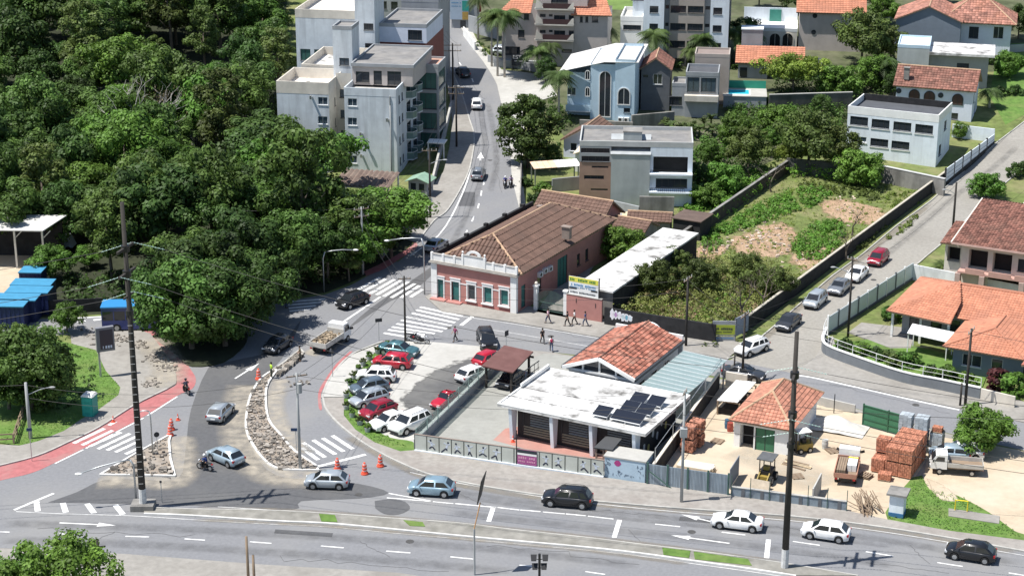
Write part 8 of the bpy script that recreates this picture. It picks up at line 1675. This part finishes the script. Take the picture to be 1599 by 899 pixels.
person((711, 533), 215, 'walk', (.25, .03, .12), bk, 'person in purple top and dark trousers at the car park edge', .06); person((447, 481), 20, 'stand', (.4, .4, .55), jn, 'person in lavender top in the shade by the crossing', .03)
MB_ = {}
def motorbike(px, yaw, col, label, rider=None, name='motorcycle'):
    p = G(*px)+V((0, 0, .03)); o = empty(name, p, R(yaw), label, 'motorcycle')
    for x in (.65, -.62):
        m = MB(); n = 14
        for k in range(n): a, a2 = 2*math.pi*k/n, 2*math.pi*(k+1)/n; m.tube([(x+.26*math.cos(a), 0, .3+.26*math.sin(a)), (x+.26*math.cos(a2), 0, .3+.26*math.sin(a2))], .05, 5, False)
        w_ = m.build('wheel', rubber, o); MB().tube([(x, -.04, .3), (x, .04, .3)], .16, 10).build('rim', rimm, w_)
    MB().ball((.2, 0, .82), .26, 10, 6, (1.1, .6, .55)).build('tank', col, o, smooth=True); MB().add([(-.75, -.13, .78), (.05, -.14, .76), (.05, .14, .76), (-.75, .13, .78), (-.8, -.1, .86), (.0, -.11, .84), (0, .11, .84), (-.8, .1, .86)], [(0, 1, 5, 4), (1, 2, 6, 5), (2, 3, 7, 6), (3, 0, 4, 7), (4, 5, 6, 7)]).build('seat', trimb, o)
    MB().box(-.3, .3, -.16, .16, .3, .65).build('engine', blackmet, o); MB().tube([(.65, 0, .3), (.42, 0, .95)], .05, 6).build('fork', steel, o); MB().tube([(.35, -.36, 1.03), (.45, 0, 1.0), (.35, .36, 1.03)], .025, 6).build('handlebar', blackmet, o); MB().ball((.58, 0, .88), .11, 8, 5).build('headlight', lampw, o); MB().tube([(-.1, -.2, .3), (-.85, -.22, .4)], .06, 8).build('exhaust', steel, o); MB().box(-.95, -.78, -.07, .07, .7, .8).build('tail_light', lampr, o)
    if rider: person(None, yaw, 'ride', rider[0], rider[1], rider[2], loc=p+V((-.22*math.cos(R(yaw)), -.22*math.sin(R(yaw)), -.1)), hat=rider[3])
hw_ = paintm('helmet_white', (.75, .75, .76)); hb = paintm('helmet_black', (.02, .02, .025))
motorbike((320, 734), 150, blk, 'black motorcycle beside the silver blue hatchback', ((.02, .05, .2), bk, 'motorcyclist in blue jacket and white helmet beside the silver blue hatchback', hw_))
motorbike((291, 614), 120, blk, 'dark motorcycle at the bend of the red cycle lane', ((.03, .03, .06), bk, 'motorcyclist in dark clothes at the bend of the cycle lane', hb))
motorbike((789, 293), 262, blk, 'motorcycle coming down the hill street, left of two', ((.05, .05, .25), bk, 'motorcyclist in blue on the hill street, left of two', hw_)); motorbike((798, 292), 262, blk, 'motorcycle coming down the hill street, right of two', (((.35, .25, .4)), bk, 'motorcyclist in pale violet on the hill street, right of two', hb))
motorbike((658, 537), -12, wht, 'white scooter parked at the pole in front of the car park'); motorbike((645, 533), -20, blk, 'black scooter parked behind the white one at the pole')
# ------------------------------------------------------------------ poles, lamps, signs, wires
random.seed(9)
def pole(px, vt, r0, r1, mat, label, name='utility_pole', white_base=0, cat='pole', n=8):
    h = HT(px[0], px[1], vt); p = G(*px); o = empty(name, p, 0, label, cat); MB().tube([(0, 0, -.3), (0, 0, h*.5), (0, 0, h)], [r0, (r0+r1)/2, r1], n).build('shaft', mat, o, smooth=True)
    if white_base: MB().tube([(0, 0, -.2), (0, 0, white_base)], [r0*1.03, r0*1.0], n).build('white_base', M('chipped_white', (.6, .6, .59), .9, .2, 3., stain=.5, stsc=2.), o)
    return o, h, p
def arm(o, z, a, L0, L1, w_=.1, mat=None, nm='crossarm'):
    d = V((math.cos(a), math.sin(a), 0)); MB().bar(d*-L0+V((0, 0, z)), d*L1+V((0, 0, z)), w_, w_*1.1).build(nm, mat or darkwood, o)
def insulator(o, p, q, r=.06, n=9):
    p = V(p); q = V(q); m = MB()
    for k in range(n): c = p.lerp(q, (k+.5)/n); d = (q-p).normalized(); m.tube([c-d*.035, c+d*.035], [r, r*.75], 7)
    m.tube([p, q], .015, 4); x = m.build('insulator', insul, o); x['kind'] = 'stuff'
def wire(a, b, sag, label, r=.022, group='overhead wires'):
    a = V(a); b = V(b); pts = [a.lerp(b, k/14)-V((0, 0, sag*4*(k/14)*(1-k/14))) for k in range(15)]; m = MB(); m.tube([q-a for q in pts], r, 4); prop(m.build('power_line', wirem, loc=a), label, 'power line', group)
P1, h1, p1 = pole((224, 793), 316, .32, .17, darkwood, 'very tall dark tarred transmission pole at the left junction with a white painted foot', 'transmission_pole', 1.9, n=10)
P2, h2, p2 = pole((1225, 887), 518, .3, .17, darkwood, 'tall dark transmission pole on the median at the right with a white painted foot', 'transmission_pole', 1.8, n=10)
MB().box(-1., 1., -.8, .8, -.1, .55).build('footing', oldcon, P1)
LW1 = []; 
for o, h, z in ((P1, h1, (h1-4, h1-6.2, h1-8.2)), (P2, h2, (h2-3.6, h2-7.0, h2-9.))):
    for k, zz in enumerate(z[:2]): arm(o, zz, R(75), 1.5, 1.5, .2); MB().tube([(0, 0, zz-.3), (0, 0, zz+.25)], .36, 10).build('clamp_band', blackmet, o)
    arm(o, z[2], R(75), .9, .9, .14); MB().tube([(0, 0, h-9.9), (0, 0, h-9.5)], .33, 10).build('clamp_band', blackmet, o)
for k in range(26): MB().tube([(.2, -.3, 2.5+.7*k), (-.2, -.36, 2.5+.7*k)], .02, 4).build('step_peg', polec, P1) if k < 22 else None
for k, (dz, dy) in enumerate(((h1-3.9, 1.4), (h1-6.1, -1.4), (h1-8.1, .8))):
    a = V((math.cos(R(75)), math.sin(R(75)), 0))*dy; e = V((0, 0, dz)); s1 = a+e; L1_ = s1+V((-2.6, -.4, -.75)); R1_ = s1+V((2.6, .3, -.75)); insulator(P1, s1, L1_); insulator(P1, s1, R1_)
    t = (h2-3.5, h2-6.9, h2-8.9)[k]; s2 = a+V((0, 0, t)); L2_ = s2+V((-2.4, .2, -.5)); R2_ = s2+V((2.4, -.3, -.5)); insulator(P2, s2, L2_); insulator(P2, s2, R2_)
    wire(p1+R1_, p2+L2_, 1.6, 'main conductor strung between the two tall dark poles, %s of three' % ('top', 'middle', 'lowest')[k]); wire(p1+L1_, p1+L1_+V((-45, -6, -3.5)), .9, 'main conductor leaving the left tall pole to the left edge, %s of three' % ('top', 'middle', 'lowest')[k]); wire(p2+R2_, p2+R2_+V((40, -10, -1)), .9, 'main conductor leaving the right tall pole to the right edge, %s of three' % ('top', 'middle', 'lowest')[k])
TOP = {}
def upole(key, px, vt, label, r0=.16, r1=.1, mat=None, na=1, a=R(60), lamp=None, sign=None, L_=1.0, dk=False):
    o, h, p = pole(px, vt, r0, r1, mat or (darkwood if dk else polec), label); TOP[key] = p+V((0, 0, h-.25))
    for k in range(na):
        arm(o, h-.3-.9*k, a, L_, L_, .09, wood)
        for t in (-.9, -.3, .3, .9): d = V((math.cos(a), math.sin(a), 0))*t*L_; MB().tube([d+V((0, 0, h-.26-.9*k)), d+V((0, 0, h-.02-.9*k))], .05, 6).build('pin_insulator', M('porcelain', (.5, .5, .48), .3, .1, 2.), o)
    if lamp: d = V(lamp); MB().tube([(0, 0, h*.78), d*.6+V((0, 0, h*.78+.55)), d+V((0, 0, h*.78+.7))], .04, 6).build('lamp_arm', steel, o); MB().ball(d*1.08+V((0, 0, h*.78+.68)), .2, 8, 5, (1.6, .8, .45)).build('lamp_head', polec, o)
    if sign: m = MB(); m.tube([(0, -.2, sign), (0, -.24, sign)], .36, 16); s = m.build('round_sign', white, o); MB().tube([(0, -.241, sign), (0, -.246, sign)], .2, 12).build('sign_mark', M('sign_grey', (.2, .2, .2), .6, .1, 1.), s)
    return o, h, p
o3, h3, p3 = upole('c', (469, 733), 582, 'concrete utility pole standing in the rubble of the curved island', na=1, a=R(20)); MB().tube([(.25, -.3, h3-1.8), (.25, -.3, h3-.9)], .24, 10).build('transformer', polec, o3)
upole('d', (633, 533), 431, 'slim dark utility pole between car park and zebra crossing', .13, .09, dk=True, na=1, a=R(10), L_=.7)
upole('e', (48, 686), 597, 'concrete lamp pole on the lawn at the left edge', .2, .14, na=0, lamp=(2.2, .3, 0))
o6, h6, p6 = upole('f', (1064, 785), 608, 'pale concrete pole in front of the corrugated yard fence', .15, .1, na=1, a=R(70), L_=.6); MB().box(-.3, .3, -.3, .3, h6-4.4, h6-3.6).build('meter_box', polec, o6)
upole('g', (1159, 594), 488, 'dark utility pole at the street corner behind the yard', .14, .1, dk=True, a=R(60)); upole('g2', (1146, 590), 552, 'short dark post beside the corner utility pole', .1, .08, dk=True, na=0)
upole('h', (1071, 541), 432, 'dark utility pole at the black wall of the vacant lot', .15, .11, dk=True, a=R(60), na=1)
upole('i', (1324, 526), 401, 'dark street pole with lamp arms beside the parked white sedan', .14, .1, dk=True, na=1, lamp=(-1.8, .5, 0), a=R(150), L_=.6)
upole('j', (1487, 368), 285, 'dark leaning street pole with lamp at the brown roofed house', .17, .12, dk=True, na=0, lamp=(-1.4, -.2, 0)); upole('k', (1507, 633), 513, 'dark utility pole in front of the bungalow by the cross street', .16, .12, dk=True, a=R(60)); upole('k2', (1499, 634), 598, 'short dark post beside the bungalow utility pole', .12, .1, dk=True, na=0)
upole('l', (672, 341), 232, 'utility pole with street lamp at the hill street bend', .16, .11, dk=True, lamp=(1.9, -.4, 0), na=1, a=R(0), sign=2.6); upole('m', (713, 230), 134, 'dark utility pole on the shaded pavement of the hill street', .16, .11, dk=True, na=2, a=R(0), L_=1.2); upole('n', (707.5, 157), 68, 'dark utility pole with two crossarms up the hill street', .16, .12, dk=True, na=2, a=R(0), L_=1.4); upole('o', (690, 116), 47, 'dark utility pole farthest up the hill street', .15, .11, dk=True, na=2, a=R(20), L_=1.2)
upole('p', (567, 428), 323, 'utility pole with many insulators and a round sign at the crossing', .15, .1, na=2, a=R(30), sign=2.9); upole('q', (612, 300), 165, 'thin pole in front of the apartment wall', .08, .07, na=0)
# lamp and signal masts
def mast(px, vt, end, label, name='street_lamp', r=.08, head=True, mat=None):
    h = HT(px[0], px[1], vt); p = G(*px); o = empty(name, p, 0, label, 'lamp' if 'lamp' in name else 'signal'); e = V(end)
    pts = [(0, 0, -.2), (0, 0, h*.85), V((0, 0, h))+e*.06]+[V((0, 0, h))+e*t+V((0, 0, .15*math.sin(math.pi*t))) for t in (.3, .6, 1)]; MB().tube(pts[:3], r, 7).build('post', mat or steel, o, smooth=True); MB().tube(pts[2:], r*.7, 6).build('arm', mat or steel, o, smooth=True)
    if head: MB().ball(V((0, 0, h))+e, .22, 8, 5, (1.6, .8, .5)).build('lamp_head', framew, o)
    return o, h, p
mast((506, 456), 394, (3.8, .3, .2), 'grey street lamp with a long arm over the junction trees'); mast((213, 785), 716, (-4.6, -1.2, -.9), 'curved grey traffic mast at the foot of the tall left pole', 'signal_mast', .09); mast((239, 711), 642, (-1.2, 0, -.15), 'thin grey mast at the left rubble island', 'signal_mast', .07, False); mast((663, 460), 372, (-4.3, 1, -.6), 'slim grey signal mast at the corner of the pink building', 'signal_mast', .09)
def sign(px, vt, w_, hh, yaw, mat, label, pm_=None, name='street_sign', round_=False):
    h = HT(px[0], px[1], vt); o = empty(name, G(*px), R(yaw), label, 'sign'); MB().tube([(0, .04, -.1), (0, .04, h)], .04, 6).build('post', pm_ or steel, o)
    if round_: MB().tube([(0, -.01, h-w_), (0, -.04, h-w_)], w_, 16).build('panel', mat, o)
    else: MB().box(-w_/2, w_/2, -.03, 0, h-hh, h).build('panel', mat, o)
sgm = M('sign_dark_back', (.035, .037, .042), .6, .1, 1.); sgb = M('sign_blue', (.02, .05, .12), .6, .1, 1.)
sign((592, 532), 497, .75, .4, 15, sgm, 'small dark sign plate on a thin post at the car park corner'); sign((791, 546), 516, .6, .6, 50, sgm, 'square grey sign turned edge on behind the carport'); sign((246, 702), 674, .26, .5, 20, sgm, 'round dark sign in the left rubble island', round_=True); sign((463, 705), 668, .9, .3, 0, sgb, 'dark blue name plates on a post beside the island pole'); sign((50, 720), 668, .5, .3, 10, sgb, 'small dark plate on a thin post at the left pavement'); sign((520, 590), 548, .3, .3, 40, sgm, 'thin post with plate on the left of the light pavement'); sign((253, 785), 750, .2, .2, 0, sgm, 'short grey post right of the tall left pole')
# digital clock sign
b = Bld('digital_clock', 'grey digital clock sign on a post standing on the lawn', 'clock sign', (156, 590), 24); z0, z1 = 2.9, 5.5
MB().tube([(.1, 0, -.1), (.1, 0, 5.)], .11, 8).build('post', steel, b.o); MB().box(-.1, 1.75, -.22, .22, z0, z1).build('cabinet', M('cabinet_grey', (.2, .2, .22), .5, .1, 1.), b.o); MB().box(.25, 1.6, -.235, -.221, z0+.25, z1-.25).build('screen', M('screen_dark', (.04, .04, .055), .3, .1, 1.), b.o)
for k in range(4): MB().box(.5+.26*k, .5+.26*k+(.08 if k == 0 else .18), -.245, -.236, z0+.33, z0+.62).build('digit', M('digit_white', (.65, .7, .85), .5, .05, 1.), b.o)
# portable toilet
b = Bld('portable_toilet', 'teal portable toilet with a white roof on the pavement edge', 'portable toilet', (129, 651), -12); tq = M('toilet_teal', (.02, .29, .24), .5, .1, 2.); b.block(0, 1.15, 0, 1.2, 0, 2.15, tq)
MB().box(.1, 1.05, -.03, -.001, .1, 2.05).build('door', M('toilet_teal_light', (.03, .35, .29), .5, .1, 2.), b.o)
for z in (.45, 1.0, 1.55): MB().box(.3, .85, -.045, -.031, z-.1, z+.1).build('moulding', tq, b.o)
MB().add([(-.05, -.05, 2.15), (1.2, -.05, 2.15), (1.2, 1.25, 2.15), (-.05, 1.25, 2.15), (.1, .1, 2.36), (1.05, .1, 2.36), (1.05, 1.1, 2.36), (.1, 1.1, 2.36)], [(0, 1, 5, 4), (1, 2, 6, 5), (2, 3, 7, 6), (3, 0, 4, 7), (4, 5, 6, 7), (3, 2, 1, 0)]).build('roof', white, b.o)
# drums, cones
band = M('reflective_white', (.75, .74, .72), .4, .05, 2.)
def drum(px, label, sc=1.):
    o = empty('traffic_drum', G(*px)+V((0, 0, .03)), 0, label, 'traffic drum', 'orange traffic drums round the works'); o.scale = (sc,)*3
    MB().tube([(0, 0, 0), (0, 0, .14)], [.36, .34], 12).build('base', orangep, o)
    for k in range(3): MB().tube([(0, 0, .14+.3*k), (0, 0, .3+.3*k), (0, 0, .31+.3*k)], [.25-.02*k, .24-.02*k, .2-.02*k], 12).build('ring', orangep, o); MB().tube([(0, 0, .31+.3*k), (0, 0, .44+.3*k)], .19-.02*k, 12).build('reflective_band', band, o)
    MB().tube([(0, 0, 1.04), (0, 0, 1.16)], [.14, .08], 10).build('top', orangep, o)
for px, lab in (((404, 592), 'orange traffic drum at the tip of the curved island'), ((569.5, 740), 'orange traffic drum near the crossing, front one'), ((594, 728), 'orange traffic drum by the pavement kerb'), ((527, 733), 'orange traffic drum hidden behind the silver hatchback'), ((268, 671), 'orange traffic drum at the top of the left rubble island'), ((266, 680), 'orange traffic drum directly below the top one at the left island')): drum(px, lab)
for px, lab in (((278, 656), 'small orange cone right of the left island drums'), ((177, 659), 'small orange cone on the red cycle lane'), ((801, 690), 'small red cone at the first school column')):
    o = empty('traffic_cone', G(*px)+V((0, 0, .03)), 0, lab, 'cone'); MB().box(-.2, .2, -.2, .2, 0, .04).build('base', orangep, o); MB().tube([(0, 0, .04), (0, 0, .3)], [.15, .1], 10).build('cone_lower', orangep, o); MB().tube([(0, 0, .3), (0, 0, .42)], [.1, .075], 10).build('reflective_band', band, o); MB().tube([(0, 0, .42), (0, 0, .7)], [.075, .02], 10).build('cone_tip', orangep, o)
# planters along the car park
pt = M('planter_grey', (.4, .42, .42), .8, .15, 2.); nl = ['first', 'second', 'third', 'fourth', 'fifth', 'sixth', 'seventh', 'eighth', 'ninth', 'tenth', 'eleventh', 'twelfth']
sm_ = PROTO['shr'][0]; sd_ = PROTO['sho'][0]
for k, px in enumerate([(606, 545), (590, 553), (577, 563), (567, 572), (560, 582), (553, 593), (547, 605), (541, 640), (550, 652), (562, 664), (574, 675), (541, 622)]):
    o = empty('planter', G(*px)+V((0, 0, .08)), random.uniform(0, 6), 'round grey planter with shrub on the grass strip, %s from the street' % nl[k], 'planter', 'planters on the car park grass strip'); MB().tube([(0, 0, 0), (0, 0, .5), (0, 0, .5), (0, 0, .42)], [.24, .33, .27, .26], 12).build('pot', pt, o); s = random.uniform(.16, .26); inst('shrub', (sm_, sd_)[k % 2], o, (0, 0, .6), 0, (s, s, s*1.3))
# wooden railing at the left edge
o = empty('wooden_railing', G(22, 694), 0, 'weathered wooden railing at the left edge below the lawn tree', 'railing'); P0 = G(22, 694)
A = [G(22, 694)-P0, G(40, 640)-P0]; d = A[1]
for k in range(5): q = d*(k/4); MB().box(q.x-.08, q.x+.08, q.y-.08, q.y+.08, -.1, 1.15).build('post', wood, o)
for z in (.45, .8, 1.1): MB().bar(A[0]+V((0, 0, z)), A[1]+V((0, 0, z)), .06, .12).build('rail', wood, o)
for z in (.6, 1.1): MB().bar(V((-.1, 0, z)), V((-3, -.4, z)), .06, .12).build('rail', wood, o)
# foreground panel pole, floodlight cluster, posts
h = HT(741, 897, 825); o = empty('panel_pole', G(741, 897), 0, 'grey pole with a tilted black panel on a wooden extension in the foreground', 'pole'); MB().tube([(0, 0, -.3), (0, 0, h)], .08, 8).build('shaft', polec, o); MB().tube([(0, 0, h), (.5, .3, h+2.2)], .05, 6).build('extension', M('orange_wood', (.45, .26, .13), .8, .15, 2.), o)
c = V((.62, .35, h+3.4)); MB().slab([c+V((-.35, -.5, -1.25)), c+V((.0, .5, -.75)), c+V((.4, .5, 1.35)), c+V((.0, -.5, .85))], .06).build('panel', M('panel_black', (.012, .012, .014), .5, .1, 2.), o)
o = empty('floodlight_cluster', G(842, 955), 0, 'dark pole top with four floodlights at the bottom edge', 'lamp'); h = HT(842, 955, 864); MB().tube([(0, 0, -.2), (0, 0, h)], .1, 8).build('shaft', blackmet, o)
for dx, z, s in ((-.45, h-.35, 1), (.45, h-.35, 1), (-.35, h-1.1, 1), (.35, h-1.1, 1)): MB().bar((0, 0, z-.15), (dx, -.1, z), .05, .05).build('bracket', blackmet, o); MB().slab([(dx-.2, -.25, z-.12), (dx+.2, -.25, z-.12), (dx+.24, .1, z+.25), (dx-.24, .1, z+.25)], .14).build('floodlight', blackmet, o)
for px, vt, lab in (((389, 925), 837, 'weathered wooden post at the bottom edge, taller of two'), ((398, 925), 866, 'weathered wooden post at the bottom edge, shorter of two')): pole(px, vt, .13, .1, wood, lab, 'wooden_post')
o, h, p = pole((161, 960), 843, .12, .08, darkwood, 'dark pole rising through the foreground tree', 'utility_pole'); arm(o, h-.6, R(20), .6, .6, .1)
for px, lab in (((1302, 645), 'thin dark post at the street wall of the yard, right one'), ((1268, 638), 'thin dark post at the street wall of the yard, left one')): pole(px, px[1]-30, .05, .05, blackmet, lab, 'fence_post')
# local wires
def link(a, b, sag, lab, offs_=((0, 0, 0),)):
    for k, f in enumerate(offs_): wire(TOP[a]+V(f), TOP[b]+V(f), sag, lab+(', %s strand' % ('upper', 'middle', 'lower')[k] if len(offs_) > 1 else ''), .018)
T3 = ((-.7, 0, .3), (.0, 0, .3), (.7, 0, .3)); T2 = ((0, 0, 0), (0, 0, -1.3))
link('c', 'd', .9, 'cable from the island pole to the car park pole', T2); link('d', 'p', .7, 'cable from the car park pole to the crossing pole', T2); link('p', 'l', .6, 'cable from the crossing pole up to the hill street bend', T3); link('l', 'm', .6, 'cable along the hill street, lower span', T3); link('m', 'n', .5, 'cable along the hill street, middle span', T3); link('n', 'o', .4, 'cable along the hill street, upper span', T3); link('d', 'h', 1.2, 'cable from the car park pole across to the vacant lot pole', T2); link('h', 'g', .6, 'cable along the cross street behind the hall', T2); link('g', 'k', 1.1, 'cable along the cross street to the bungalow pole', T2); link('g', 'i', .9, 'cable from the corner pole up the side street, lower span', T2); link('i', 'j', .9, 'cable up the side street, upper span', T2); link('c', 'f', 1.1, 'cable from the island pole along the avenue fence', T2); link('e', 'c', 1.4, 'cable from the lawn pole to the island pole', T2)
wire(TOP['f'], TOP['f']+V((42, -6, .5)), 1.3, 'cable from the yard pole to the right edge'); wire(TOP['k'], TOP['k']+V((30, -12, 0)), .8, 'cable from the bungalow pole to the right edge'); wire(TOP['e'], TOP['e']+V((-30, 2, 0)), .6, 'cable from the lawn pole to the left edge'); wire(TOP['p'], TOP['p']+V((-70, 16, -1)), 1.6, 'cable from the crossing pole left along the wood'); wire(TOP['j'], TOP['j']+V((25, 45, 4)), .8, 'cable from the upper side street pole to the right edge')
